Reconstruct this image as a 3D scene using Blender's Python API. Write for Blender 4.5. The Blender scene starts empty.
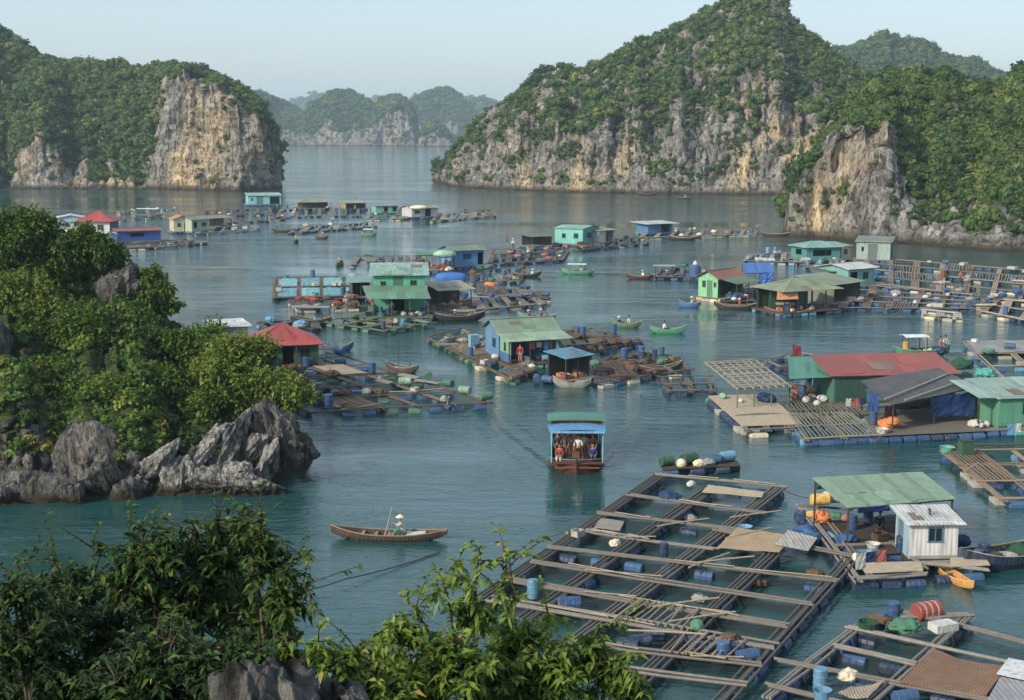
import bpy, math, random
import numpy as np
from mathutils import Vector, Matrix

R = math.radians
rnd = random.Random(7)
npr = np.random.default_rng(11)
sc = bpy.context.scene
COL = sc.collection

# ------------------------------------------------------------------ camera
CAM_H, FPX, YH = 21.0, 1400.0, 130.0
PITCH = math.atan((350 - YH) / FPX)
cd = bpy.data.cameras.new('camera')
cam = bpy.data.objects.new('camera', cd)
COL.objects.link(cam)
cam.location = (0, 0, CAM_H)
cam.rotation_euler = (math.pi / 2 - PITCH, 0, 0)
cd.sensor_width = 36.0
cd.lens = 36.0 * FPX / 1024.0
cd.clip_start = 0.2
cd.clip_end = 12000
sc.camera = cam
sc.render.resolution_x, sc.render.resolution_y = 1024, 700

# ------------------------------------------------------------------ light
SUN_EL, SUN_AZ = 30.0, 229.0        # azimuth clockwise from +Y: behind the viewer, to the left
w = bpy.data.worlds.new('World')
sc.world = w
w.use_nodes = True
nt = w.node_tree
sky = nt.nodes.new('ShaderNodeTexSky')
sky.sky_type = 'NISHITA'
sky.sun_disc = False
sky.sun_elevation = R(SUN_EL)
sky.sun_rotation = R(SUN_AZ)
sky.air_density = 1.0
sky.dust_density = 1.6
sky.ozone_density = 2.6
bg = nt.nodes['Background']
bg.inputs['Strength'].default_value = 0.15
veil = nt.nodes.new('ShaderNodeMix'); veil.data_type = 'RGBA'      # thin high cloud veiling the blue
veil.inputs[0].default_value = 0.66
veil.inputs[7].default_value = (2.08, 2.42, 2.62, 1)
nt.links.new(sky.outputs[0], veil.inputs[6])
nt.links.new(veil.outputs[2], bg.inputs['Color'])
sl = bpy.data.lights.new('sun', 'SUN')
sl.energy = 2.3
sl.angle = R(5.0)
sl.color = (1.0, 0.89, 0.72)
so = bpy.data.objects.new('sun', sl)
COL.objects.link(so)
to_sun = Vector((math.sin(R(SUN_AZ)) * math.cos(R(SUN_EL)), math.cos(R(SUN_AZ)) * math.cos(R(SUN_EL)), math.sin(R(SUN_EL))))
so.rotation_euler = to_sun.to_track_quat('Z', 'Y').to_euler()
so.location = to_sun * 300
sc.view_settings.view_transform = 'Standard'
sc.view_settings.look = 'None'
sc.view_settings.exposure = 0.88
sc.view_settings.gamma = 1.0
sc.cycles.max_bounces = 6
sc.cycles.diffuse_bounces = 2
sc.cycles.glossy_bounces = 3
sc.cycles.transparent_max_bounces = 8
sc.cycles.volume_bounces = 1

# ------------------------------------------------------------------ pixels to places
def ray(px, py):
    x = (px - 512) / FPX
    v = (350 - py) / FPX
    return x, math.cos(PITCH) + v * math.sin(PITCH), -math.sin(PITCH) + v * math.cos(PITCH)

def P(px, py, z=0.0):
    dx, dy, dz = ray(px, py)
    k = (z - CAM_H) / dz
    return Vector((dx * k, dy * k, z))

def PY(px, py, Y):
    dx, dy, dz = ray(px, py)
    k = Y / dy
    return Vector((dx * k, Y, CAM_H + dz * k))

# ------------------------------------------------------------------ numpy gradient noise
def _hash(ix, iy, iz):
    h = (ix.astype(np.int64) * 374761393 + iy.astype(np.int64) * 668265263 + iz.astype(np.int64) * 2147483647 + 1013904223) & 0xffffffff
    h = ((h ^ (h >> 13)) * 1274126177) & 0xffffffff
    return (h ^ (h >> 16)) & 0xffffffff

def pnoise(x, y, z):
    x, y, z = np.broadcast_arrays(np.asarray(x, float), np.asarray(y, float), np.asarray(z, float))
    ix, iy, iz = np.floor(x), np.floor(y), np.floor(z)
    fx, fy, fz = x - ix, y - iy, z - iz
    u, v, t = [f * f * f * (f * (f * 6 - 15) + 10) for f in (fx, fy, fz)]
    out = 0
    for a in (0, 1):
        for b in (0, 1):
            for c in (0, 1):
                h = _hash(ix + a, iy + b, iz + c)
                gx = ((h & 255) / 127.5 - 1); gy = (((h >> 8) & 255) / 127.5 - 1); gz = (((h >> 16) & 255) / 127.5 - 1)
                d = gx * (fx - a) + gy * (fy - b) + gz * (fz - c)
                wgt = (u if a else 1 - u) * (v if b else 1 - v) * (t if c else 1 - t)
                out = out + d * wgt
    return out * 1.1

def fbm(x, y, z, octv=4, gain=0.5):
    s, a, f = 0, 1.0, 1.0
    for k in range(octv):
        s = s + a * pnoise(x * f + 17.3 * k, y * f + 5.1 * k, z * f + 9.7 * k)
        a *= gain; f *= 2.03
    return s

def ridged(x, y, z, octv=4):
    s, a, f = 0, 1.0, 1.0
    for k in range(octv):
        s = s + a * (1 - np.abs(pnoise(x * f + 3.3 * k, y * f + 7.1 * k, z * f + 1.7 * k)) * 2)
        a *= 0.5; f *= 2.1
    return s

def sstep(a, b, x):
    t = np.clip((x - a) / (b - a), 0, 1)
    return t * t * (3 - 2 * t)

# ------------------------------------------------------------------ materials
def lin(c):
    c = c / 255.0
    return c / 12.92 if c <= 0.04045 else ((c + 0.055) / 1.055) ** 2.4

def C(r, g, b, k=1.0):
    c = [lin(v) * k for v in (r, g, b)]
    y = .25 * c[0] + .6 * c[1] + .15 * c[2]
    return tuple(min(0.82, v * .78 + y * .22) for v in c)       # sun bleached paint

_mats = {}
class NT:
    def __init__(s, name):
        s.m = bpy.data.materials.new(name)
        s.m.use_nodes = True
        s.t = s.m.node_tree
        s.b = s.t.nodes['Principled BSDF']
    def n(s, typ, **kw):
        nd = s.t.nodes.new(typ)
        for k, v in kw.items():
            if k.startswith('i_'):
                nd.inputs[int(k[2:]) if k[2:].isdigit() else k[2:].replace('_', ' ')].default_value = v
            else:
                setattr(nd, k, v)
        return nd
    def l(s, a, b):
        s.t.links.new(a, b)
    def coord(s, kind='Object', scale=(1, 1, 1), rand=True):
        tc = s.n('ShaderNodeTexCoord')
        mp = s.n('ShaderNodeMapping')
        mp.inputs['Scale'].default_value = scale
        s.l(tc.outputs[kind], mp.inputs['Vector'])
        if rand:
            oi = s.n('ShaderNodeObjectInfo')
            mu = s.n('ShaderNodeMath', operation='MULTIPLY'); mu.inputs[1].default_value = 37.0
            s.l(oi.outputs['Random'], mu.inputs[0])
            s.l(mu.outputs[0], mp.inputs['Location'])
        return mp.outputs[0]
    def noise(s, vec, scale, detail=4, rough=0.55):
        nz = s.n('ShaderNodeTexNoise')
        nz.inputs['Scale'].default_value = scale
        nz.inputs['Detail'].default_value = detail
        nz.inputs['Roughness'].default_value = rough
        s.l(vec, nz.inputs['Vector'])
        return nz.outputs['Fac']
    def ramp(s, fac, stops, interp='LINEAR'):
        r = s.n('ShaderNodeValToRGB')
        r.color_ramp.interpolation = interp
        e = r.color_ramp.elements
        while len(e) < len(stops):
            e.new(0.5)
        for el, (p, c) in zip(e, stops):
            el.position = p
            el.color = (*c, 1) if len(c) == 3 else c
        s.l(fac, r.inputs[0])
        return r.outputs[0]
    def mix(s, fac, a, b, mode='MIX'):
        m = s.n('ShaderNodeMix', data_type='RGBA', blend_type=mode)
        for sock, v in ((m.inputs[0], fac), (m.inputs[6], a), (m.inputs[7], b)):
            if isinstance(v, (int, float)):
                sock.default_value = v
            elif isinstance(v, tuple):
                sock.default_value = (*v, 1) if len(v) == 3 else v
            else:
                s.l(v, sock)
        return m.outputs[2]
    def bump(s, h, strength=0.3, dist=0.05):
        b = s.n('ShaderNodeBump')
        b.inputs['Strength'].default_value = strength
        b.inputs['Distance'].default_value = dist
        s.l(h, b.inputs['Height'])
        s.l(b.outputs[0], s.b.inputs['Normal'])
        return b
    def out(s, col, rough=0.6, spec=0.3):
        if isinstance(col, tuple):
            s.b.inputs['Base Color'].default_value = (*col, 1)
        else:
            s.l(col, s.b.inputs['Base Color'])
        s.b.inputs['Roughness'].default_value = rough
        s.b.inputs['Specular IOR Level'].default_value = spec
        return s.m

def mul(c, k):
    return tuple(min(0.9, v * k) for v in c)

def mat(kind, col=(0.5, 0.5, 0.5)):
    key = (kind, tuple(round(v, 3) for v in col))
    if key in _mats:
        return _mats[key]
    t = NT('%s_%d' % (kind, len(_mats)))
    if kind == 'board':            # painted boards, weather stained, upright joints
        v = t.coord(scale=(1, 1, 1))
        a = t.noise(v, 1.1, 5)
        st = t.noise(t.coord(scale=(6, 6, 0.5)), 1.0, 3)
        c = t.mix(a, mul(col, 0.72), mul(col, 1.12))
        f = t.ramp(st, [(0.46, (0, 0, 0)), (0.70, (0.75, 0.75, 0.75))])
        c = t.mix(f, c, mul((col[0] * .5 + .12, col[1] * .5 + .10, col[2] * .5 + .07), 0.6))
        wv = t.n('ShaderNodeTexWave', wave_type='BANDS', bands_direction='DIAGONAL'); wv.inputs['Scale'].default_value = 3.0
        t.l(t.coord(scale=(1, 1, 0.0), rand=False), wv.inputs['Vector'])
        t.bump(wv.outputs['Fac'], 0.35, 0.03)
        m = t.out(c, 0.6, 0.3)
    elif kind == 'sheet':          # corrugated roofing sheet
        a = t.noise(t.coord(scale=(1, 1, 1)), 0.8, 5, 0.6)
        st = t.noise(t.coord(scale=(5, 0.5, 1)), 1.2, 4)
        br = t.n('ShaderNodeTexBrick')
        br.inputs['Scale'].default_value = 1.0
        br.inputs['Brick Width'].default_value = 1.05
        br.inputs['Row Height'].default_value = 2.3
        br.inputs['Mortar Size'].default_value = 0.012
        br.inputs['Color1'].default_value = (0.78, 0.78, 0.78, 1)
        br.inputs['Color2'].default_value = (1.12, 1.12, 1.12, 1)
        br.inputs['Mortar'].default_value = (0.6, 0.6, 0.6, 1)
        t.l(t.coord(scale=(1, 1, 0), rand=False), br.inputs['Vector'])
        c = t.mix(a, mul(col, 0.74), mul(col, 1.12))
        c = t.mix(1.0, c, br.outputs['Color'], 'MULTIPLY')
        f = t.ramp(st, [(0.48, (0, 0, 0)), (0.72, (0.7, 0.7, 0.7))])
        c = t.mix(f, c, (0.17, 0.115, 0.075))
        wv = t.n('ShaderNodeTexWave', wave_type='BANDS', bands_direction='X'); wv.inputs['Scale'].default_value = 1.6
        t.l(t.coord(rand=False), wv.inputs['Vector'])
        t.bump(wv.outputs['Fac'], 0.5, 0.04)
        m = t.out(c, 0.5, 0.4)
    elif kind == 'wood':
        a = t.noise(t.coord(scale=(1, 1, 1)), 3.0, 5, 0.65)
        g = t.noise(t.coord(scale=(9, 9, 9)), 2.0, 3)
        c = t.mix(a, mul(col, 0.5), mul(col, 1.35))
        c = t.mix(t.ramp(g, [(0.45, (0, 0, 0)), (0.7, (0.5, 0.5, 0.5))]), c, mul(col, 0.45))
        t.bump(g, 0.4, 0.02)
        m = t.out(c, 0.75, 0.2)
    elif kind == 'plastic':
        a = t.noise(t.coord(), 2.2, 4)
        c = t.mix(a, mul(col, 0.7), mul(col, 1.15))
        g = t.noise(t.coord(), 5.0, 4)
        oi = t.n('ShaderNodeObjectInfo')
        c = t.mix(1.0, c, t.ramp(oi.outputs['Random'], [(0.0, (0.62, 0.62, 0.66)), (1.0, (1.2, 1.2, 1.15))]), 'MULTIPLY')
        c = t.mix(t.ramp(g, [(0.46, (0, 0, 0)), (0.72, (0.7, 0.7, 0.7))]), c, (0.13, 0.125, 0.10))
        m = t.out(c, 0.48, 0.35)
    elif kind in ('tarp', 'cloth'):
        a = t.noise(t.coord(), 1.6, 5)
        c = t.mix(a, mul(col, 0.65), mul(col, 1.2))
        g = t.noise(t.coord(scale=(1.5, 1.5, 0.7)), 2.4, 4)
        t.bump(g, 0.7, 0.12)
        m = t.out(c, 0.5 if kind == 'tarp' else 0.85, 0.3)
    elif kind == 'metal':
        c = t.mix(t.noise(t.coord(), 4.0, 4), mul(col, 0.6), mul(col, 1.2))
        m = t.out(c, 0.45, 0.5)
    elif kind == 'glass':
        m = t.out(col, 0.12, 0.6)
    elif kind == 'skin':
        m = t.out(col, 0.55, 0.3)
    elif kind == 'net':
        a = t.noise(t.coord(), 1.5, 4)
        c = t.mix(a, mul(col, 0.6), mul(col, 1.3))
        g = t.noise(t.coord(), 14.0, 2)
        t.bump(g, 0.8, 0.05)
        m = t.out(c, 0.8, 0.2)
        t.b.inputs['Alpha'].default_value = 0.82
    elif kind == 'mesh':           # hanging cage net seen through
        a = t.noise(t.coord(), 1.5, 4)
        c = t.mix(a, mul(col, 0.6), mul(col, 1.3))
        m = t.out(c, 0.8, 0.2)
        t.b.inputs['Alpha'].default_value = 0.45
    elif kind == 'mat':            # split bamboo mats: fine slats across x
        wv = t.n('ShaderNodeTexWave', wave_type='BANDS', bands_direction='X'); wv.inputs['Scale'].default_value = 2.6; wv.inputs['Distortion'].default_value = 1.5
        t.l(t.coord(rand=False), wv.inputs['Vector'])
        a = t.noise(t.coord(), 1.6, 5)
        c = t.mix(a, mul(col, 0.6), mul(col, 1.25))
        c = t.mix(t.ramp(wv.outputs['Fac'], [(0.1, (0.7, 0.7, 0.7)), (0.35, (0, 0, 0))]), c, mul(col, 0.35))
        t.bump(wv.outputs['Fac'], 0.5, 0.03)
        m = t.out(c, 0.8, 0.2)
    else:
        raise KeyError(kind)
    _mats[key] = m
    return m

def rock_material(name, greys, warm, tint_amt, scale, veg=False):
    t = NT(name)
    v1 = t.coord('Object', (1, 1, 0.33), rand=False)
    big = t.noise(t.coord('Object', (1, 1, 0.5), rand=False), 0.045 * scale, 4, 0.55)
    mid = t.noise(v1, 0.35 * scale, 6, 0.65)
    fine = t.noise(v1, 1.6 * scale, 6, 0.7)
    c = t.ramp(mid, [(0.28, greys[0]), (0.5, greys[1]), (0.68, greys[2])])
    c2 = t.ramp(mid, [(0.3, warm[0]), (0.52, warm[1]), (0.7, warm[2])])
    f = t.ramp(big, [(0.5 - tint_amt, (0, 0, 0)), (0.5 - tint_amt + 0.16, (1, 1, 1))])
    if veg:
        sa = t.n('ShaderNodeAttribute', attribute_name='stain')
        f = t.mix(0.8, f, sa.outputs['Color'], 'ADD')
        c2 = t.mix(t.mix(0.0, sa.outputs['Color'], (0, 0, 0)), c2, t.mix(mid, (0.60, 0.44, 0.25), (0.85, 0.68, 0.42)))
    c = t.mix(f, c, c2)
    fr = t.noise(t.coord('Object', (1, 1, 0.12), rand=False), 0.55 * scale, 3, 0.6)
    c = t.mix(1.0, c, t.ramp(fr, [(0.40, (0.4, 0.39, 0.38)), (0.47, (1, 1, 1)), (0.62, (1.05, 1.04, 1.02)), (0.70, (0.78, 0.77, 0.76))]), 'MULTIPLY')
    dk = t.ramp(fine, [(0.38, (0.28, 0.28, 0.28)), (0.53, (1, 1, 1))])
    c = t.mix(1.0, c, dk, 'MULTIPLY')
    geo = t.n('ShaderNodeNewGeometry')
    sep = t.n('ShaderNodeSeparateXYZ'); t.l(geo.outputs['Position'], sep.inputs[0])
    mr = t.n('ShaderNodeMapRange'); mr.inputs['From Min'].default_value = 0.25; mr.inputs['From Max'].default_value = 0.3 + 1.7 / scale
    t.l(sep.outputs['Z'], mr.inputs['Value'])
    c = t.mix(mr.outputs[0], (0.05, 0.04, 0.025), c)       # tide line
    if veg:
        at = t.n('ShaderNodeAttribute', attribute_name='veg')
        gn = t.noise(v1, 0.9 * scale, 5)
        gcol = t.ramp(gn, [(0.3, (0.02, 0.036, 0.012)), (0.55, (0.05, 0.078, 0.022)), (0.75, (0.10, 0.12, 0.035))])
        c = t.mix(at.outputs['Fac'], c, gcol)
    hb = t.n('ShaderNodeMath', operation='ADD'); t.l(mid, hb.inputs[0]); t.l(fine, hb.inputs[1])
    t.bump(hb.outputs[0], 0.9, 0.9 / scale)
    return t.out(c, 0.9, 0.12)

def leaf_material(name, c0, c1, c2):
    t = NT(name)
    at = t.n('ShaderNodeAttribute', attribute_name='tint')
    c = t.ramp(at.outputs['Fac'], [(0.0, c0), (0.5, c1), (0.93, c2), (1.0, (0.30, 0.24, 0.06))])
    m = t.out(c, 0.55, 0.25)
    tr = t.n('ShaderNodeBsdfTranslucent')
    t.l(c, tr.inputs['Color'])
    ad = t.n('ShaderNodeMixShader'); ad.inputs[0].default_value = 0.22
    t.l(t.b.outputs[0], ad.inputs[1]); t.l(tr.outputs[0], ad.inputs[2])
    t.l(ad.outputs[0], t.t.nodes['Material Output'].inputs['Surface'])
    return m

# ------------------------------------------------------------------ object helpers
def tag(o, label=None, cat=None, group=None, kind=None):
    if label: o['label'] = label
    if cat: o['category'] = cat
    if group: o['group'] = group
    if kind: o['kind'] = kind
    return o

def mesh_np(name, V, F, m, parent=None, smooth=False, attrs=None):
    """V (n,3); F a list of (k,4) or (k,3) arrays."""
    me = bpy.data.meshes.new(name)
    if not isinstance(F, list): F = [F]
    F = [f for f in F if len(f)]
    me.vertices.add(len(V))
    me.vertices.foreach_set('co', np.ascontiguousarray(V, np.float32).ravel())
    loops = np.concatenate([f.ravel() for f in F])
    sizes = np.concatenate([np.full(len(f), f.shape[1]) for f in F])
    starts = np.concatenate([[0], np.cumsum(sizes)[:-1]])
    me.loops.add(len(loops))
    me.loops.foreach_set('vertex_index', loops.astype(np.int32))
    me.polygons.add(len(sizes))
    me.polygons.foreach_set('loop_start', starts.astype(np.int32))
    me.polygons.foreach_set('loop_total', sizes.astype(np.int32))
    if smooth: me.polygons.foreach_set('use_smooth', np.ones(len(sizes), bool))
    for k, a in (attrs or {}).items():
        at = me.attributes.new(k, 'FLOAT', 'POINT')
        at.data.foreach_set('value', np.ascontiguousarray(a, np.float32))
    me.update(calc_edges=True)
    me.validate()
    me.materials.append(m)
    o = bpy.data.objects.new(name, me)
    COL.objects.link(o)
    if parent: o.parent = parent
    return o

# ------------------------------------------------------------------ water
WAKE = (P(576, 462).x, P(576, 462).y - 2.0)
def water_material():
    t = NT('water')
    geo = t.n('ShaderNodeTexCoord')
    def nz(sx, sy, scale, det, rough=0.55):
        mp = t.n('ShaderNodeMapping'); mp.inputs['Scale'].default_value = (sx, sy, 1)
        mp.inputs['Rotation'].default_value = (0, 0, R(18))
        t.l(geo.outputs['Object'], mp.inputs['Vector'])
        return t.noise(mp.outputs[0], scale, det, rough)
    def mth(op, a, b=None, c=None):
        nd = t.n('ShaderNodeMath', operation=op)
        for k, v in enumerate((a, b, c)):
            if v is None: continue
            if isinstance(v, (int, float)): nd.inputs[k].default_value = v
            else: t.l(v, nd.inputs[k])
        return nd.outputs[0]
    small = nz(1.0, 1.35, 1.9, 4, 0.6)
    mid = nz(1.0, 2.4, 0.38, 3)
    amp = mth('MULTIPLY', t.ramp(nz(0.5, 1.7, 0.016, 4), [(0.38, (0.12, 0.12, 0.12)), (0.58, (1, 1, 1))]), t.ramp(nz(0.7, 1.6, 0.07, 3), [(0.34, (0.35, 0.35, 0.35)), (0.62, (1.25, 1.25, 1.25))]))
    h = mth('MULTIPLY', mth('MULTIPLY_ADD', mid, 1.9, small), amp)
    # spreading wake astern of the passenger boat
    sep = t.n('ShaderNodeSeparateXYZ'); t.l(geo.outputs['Object'], sep.inputs[0])
    bx, by = WAKE
    dy = mth('MAXIMUM', mth('SUBTRACT', sep.outputs[1], by), 0.0)
    off = mth('SUBTRACT', mth('ABSOLUTE', mth('SUBTRACT', sep.outputs[0], bx)), mth('MULTIPLY_ADD', dy, 0.30, 1.3))
    env = mth('MULTIPLY', mth('POWER', 2.718, mth('MULTIPLY', mth('MULTIPLY', off, off), -0.35)), mth('MULTIPLY', mth('POWER', 2.718, mth('MULTIPLY', dy, -0.05)), mth('MINIMUM', dy, 1.0)))
    h = mth('MULTIPLY_ADD', mth('MULTIPLY', mth('SINE', mth('MULTIPLY', off, 3.6)), env), 0.8, h)
    t.bump(h, 0.85, 0.145)
    c = t.ramp(nz(1, 1, 0.012, 3), [(0.3, (0.013, 0.056, 0.055)), (0.7, (0.021, 0.080, 0.084))])
    m = t.out(c, 0.05, 0.5)
    t.b.inputs['IOR'].default_value = 1.45
    return m

def sheet_grid(x0, x1, y0, y1, z):
    return np.array([(x0, y0, z), (x1, y0, z), (x1, y1, z), (x0, y1, z)], float)
wat = mesh_np('bay_water', sheet_grid(-1500, 1500, 14.0, 3000, 0), np.array([[0, 1, 2, 3]]), water_material())
tag(wat, kind='structure')

# ------------------------------------------------------------------ karst hills
M_ROCK = rock_material('limestone', ((0.085, 0.084, 0.08), (0.24, 0.232, 0.215), (0.44, 0.42, 0.385)), ((0.15, 0.12, 0.085), (0.38, 0.315, 0.225), (0.58, 0.50, 0.38)), 0.0, 1.0, True)
M_ROCKW = rock_material('warm_limestone', ((0.09, 0.088, 0.082), (0.26, 0.25, 0.23), (0.46, 0.44, 0.40)), ((0.15, 0.12, 0.085), (0.40, 0.325, 0.23), (0.60, 0.52, 0.40)), 0.0, 1.0, True)
M_LEAF_FAR = leaf_material('hill_foliage', (0.026, 0.062, 0.017), (0.082, 0.140, 0.032), (0.17, 0.222, 0.056))

_s = math.sqrt(0.5)
_ico = None
def ico(sub=1):
    import bmesh
    bm = bmesh.new(); bmesh.ops.create_icosphere(bm, subdivisions=sub, radius=1.0)
    V = np.array([v.co[:] for v in bm.verts]); F = np.array([[v.index for v in f.verts] for f in bm.faces])
    bm.free()
    return V, F
ICO1, ICO2, ICO3, ICO4 = ico(1), ico(2), ico(3), ico(4)

def leaf_quads(cen, nrm, size, asp=1.0, rng=npr):
    """quads centred at cen facing nrm with random spin; returns V (4n,3), F (n,4)"""
    n = len(cen)
    a = rng.normal(size=(n, 3))
    u = np.cross(nrm, a); u /= np.linalg.norm(u, axis=1, keepdims=True) + 1e-9
    v = np.cross(nrm, u)
    su = (size * asp)[:, None] * u; sv = size[:, None] * v
    V = np.stack([cen - su, cen - sv * 0.62, cen + su, cen + sv * 0.62], 1).reshape(-1, 3)
    F = np.arange(4 * n).reshape(n, 4)
    return V, F

def crowns_mesh(name, cen, rad, per, leaf, m, squash=0.8, core=True, parent=None):
    """one mesh of leafy crowns. cen (n,3), rad (n,), per leaves each, leaf size relative to radius"""
    n = len(cen)
    d = npr.normal(size=(n * per, 3)); d[:, 2] = d[:, 2] * 0.9 + 0.25
    d /= np.linalg.norm(d, axis=1, keepdims=True)
    rr = np.repeat(rad, per); cc = np.repeat(cen, per, 0)
    lump = 1 + 0.30 * pnoise(d[:, 0] * 1.9 + cc[:, 0] * 3, d[:, 1] * 1.9 + cc[:, 1] * 3, d[:, 2] * 1.9 + cc[:, 2])
    off = d * (rr * lump * npr.uniform(0.72, 1.06, n * per))[:, None]; off[:, 2] *= squash
    nr = d + npr.normal(size=d.shape) * 0.55; nr /= np.linalg.norm(nr, axis=1, keepdims=True)
    V, F = leaf_quads(cc + off, nr, rr * leaf * npr.uniform(0.6, 1.3, n * per), 1.0)
    tint_c = np.clip(npr.normal(0.45, 0.22, n) + 0.5 * pnoise(cen[:, 0] / 14, cen[:, 1] / 14, cen[:, 2] / 10), 0, 1)
    tl = np.clip(np.repeat(tint_c, per) + npr.normal(0, 0.10, n * per), 0, 1)
    tint = np.repeat(tl, 4)
    Fs = [F]
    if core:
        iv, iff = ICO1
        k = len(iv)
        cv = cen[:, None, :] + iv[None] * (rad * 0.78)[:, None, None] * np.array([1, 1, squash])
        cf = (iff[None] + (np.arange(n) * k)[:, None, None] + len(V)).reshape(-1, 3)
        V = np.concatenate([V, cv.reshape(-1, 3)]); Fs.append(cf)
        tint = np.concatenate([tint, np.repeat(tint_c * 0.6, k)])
    return mesh_np(name, V, Fs, m, parent, False, {'tint': tint})

def interp(tab, x):
    tab = sorted(tab)
    return np.interp(x, [a for a, b in tab], [b for a, b in tab])

def karst(name, water, crest, off, cliff, px0, px1, step, amp, mrock, trees, tree_r, seed, cliff_s=0.10, per=46, forest_label=None, outcrop=0.35, slope_pow=0.85, wl=1.0, bushy=1.6, cn=1.0, stain=(), bare=()):
    nu = int((px1 - px0) / step) + 1
    px = np.linspace(px0, px1, nu)
    yw = interp(water, px); yc = interp(crest, px); of = interp(off, px); cl = interp(cliff, px)
    cl = np.clip(cl + cn * 0.22 * pnoise(px / 38.0 + seed, px * 0 + 4, px * 0) + cn * 0.20 * pnoise(px / 16.0 + seed, px * 0, px * 0 + seed) + cn * 0.12 * pnoise(px / 5.0 + seed, px * 0, px * 0 + seed), 0.02, 0.98)
    Pf = np.array([P(a, b)[:] for a, b in zip(px, yw)])
    Yc = Pf[:, 1] + of
    Pc = np.array([PY(a, b, y)[:] for a, b, y in zip(px, yc, Yc)])
    Hc = np.maximum(Pc[:, 2], 1.0)
    tap = np.clip(np.minimum(np.arange(nu), nu - 1 - np.arange(nu)) / 5.0, 0, 1)
    Hc = Hc * tap - 0.8 * (1 - tap)
    zst = step * np.median(Pf[:, 1]) / FPX * 1.1
    nv = max(24, int((Hc.max() * 0.9 + np.median(of) * 0.8) / zst))
    t = np.linspace(0, 1, nv)
    S = np.zeros((nu, nv)); Hh = np.zeros((nu, nv))
    tc = 0.16 + 0.5 * cl
    for i in range(nu):
        a = np.clip(t / tc[i], 0, 1); b = np.clip((t - tc[i]) / (1 - tc[i]), 0, 1)
        S[i] = cliff_s * a + (1 - cliff_s) * b
        Hh[i] = cl[i] * a + (1 - cl[i]) * (1 - (1 - b) ** (1 / slope_pow) if slope_pow < 1 else b)
    tb = np.linspace(0, 1, max(8, nv // 4))[1:]
    S = np.concatenate([S, np.repeat((1 + 0.9 * tb)[None], nu, 0)], 1)
    Hh = np.concatenate([Hh, np.repeat((np.cos(tb * math.pi / 2) * 1.03 - 0.03)[None], nu, 0)], 1)
    X = Pf[:, 0:1] + (Pc[:, 0:1] - Pf[:, 0:1]) * S
    Y = Pf[:, 1:2] + (Pc[:, 1:2] - Pf[:, 1:2]) * S
    Z = Hc[:, None] * Hh
    Z[:, 0] = -2.0
    def normals(X, Y, Z):
        G = np.stack([X, Y, Z], -1)
        du = np.gradient(G, axis=0); dv = np.gradient(G, axis=1)
        N = np.cross(du, dv); N /= np.linalg.norm(N, axis=-1, keepdims=True) + 1e-9
        return N
    N = normals(X, Y, Z)
    w1 = amp
    fade = (np.clip(Hc / (8 * amp), 0.15, 1) * np.clip(tap + .1, 0, 1))[:, None]
    big = fbm(X / (16 * wl) + seed, Y / (16 * wl), Z / (46 * wl), 3)
    rb = ridged(X / (6.5 * wl) + seed, Y / (6.5 * wl), Z / (15 * wl), 4) - 1.1
    fn = fbm(X / (2.2 * wl), Y / (2.2 * wl) + seed, Z / (3.4 * wl), 3)
    but = ridged(px[:, None] * 0 + X / (15 * wl) + seed * 2, Y / (15 * wl), Z / (70 * wl), 3) - 1.0
    led = fbm(X / (9 * wl), Y / (9 * wl) + seed, Z / (2.6 * wl), 3)
    steep = 1 - 0.55 * sstep(0.25, 0.6, N[..., 2])
    D = (2.0 * big + 1.5 * but * steep + 1.25 * rb * steep + 0.7 * led * steep + 0.6 * fn) * w1 * fade
    X = X + N[..., 0] * D; Y = Y + N[..., 1] * D; Z = Z + N[..., 2] * D * 0.8
    Z[:, 0] = -2.0
    N = normals(X, Y, Z)
    vn = fbm(X / 11 + seed * 3, Y / 11, Z / 9, 4)
    rel = Hh - cl[:, None]
    veg = sstep(-0.07, 0.06, rel + 0.22 * vn) * sstep(0.10, 0.42, N[..., 2] + 0.15 * vn)
    oc = fbm(X / (10 * wl) + 9 + seed, Y / (10 * wl), Z / (22 * wl), 4) + 0.25 * (ridged(X / (13 * wl) + seed, Y / (13 * wl), Z / (40 * wl), 3) - 1.2)
    veg *= 1 - sstep(outcrop, outcrop + 0.10, oc + 0.25 * (0.55 - N[..., 2]))
    veg[:, nv:] = 1.0
    for b0, b1, bt in bare:        # faces too steep for more than a few tufts
        sel = (sstep(b0 - 4, b0 + 4, px) * (1 - sstep(b1 - 4, b1 + 4, px)))[:, None] * (1 - sstep(bt - .06, bt + .04, Hh + .12 * vn))
        sel[:, nv + len(tb) // 3:] = 0
        veg = veg * (1 - .93 * sel)
    st = np.zeros_like(Z)
    for c0, w0, z0, k0 in stain:      # ochre faces where slabs have broken off
        g = np.exp(-((px[:, None] - c0) / w0) ** 2) * sstep(z0 + 9, z0 - 4, Z)
        st = np.maximum(st, k0 * g * sstep(-0.35, 0.15, fbm(X / 9 + c0, Y / 9, Z / 14, 3)))
    V = np.stack([X, Y, Z], -1).reshape(-1, 3)
    nvt = X.shape[1]
    I = np.arange(nu * nvt).reshape(nu, nvt)
    F = np.stack([I[:-1, :-1], I[1:, :-1], I[1:, 1:], I[:-1, 1:]], -1).reshape(-1, 4)
    o = mesh_np(name, V, F, mrock, None, True, {'veg': veg.ravel(), 'stain': st.ravel()})
    tag(o, kind='structure')
    st_ = st
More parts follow.
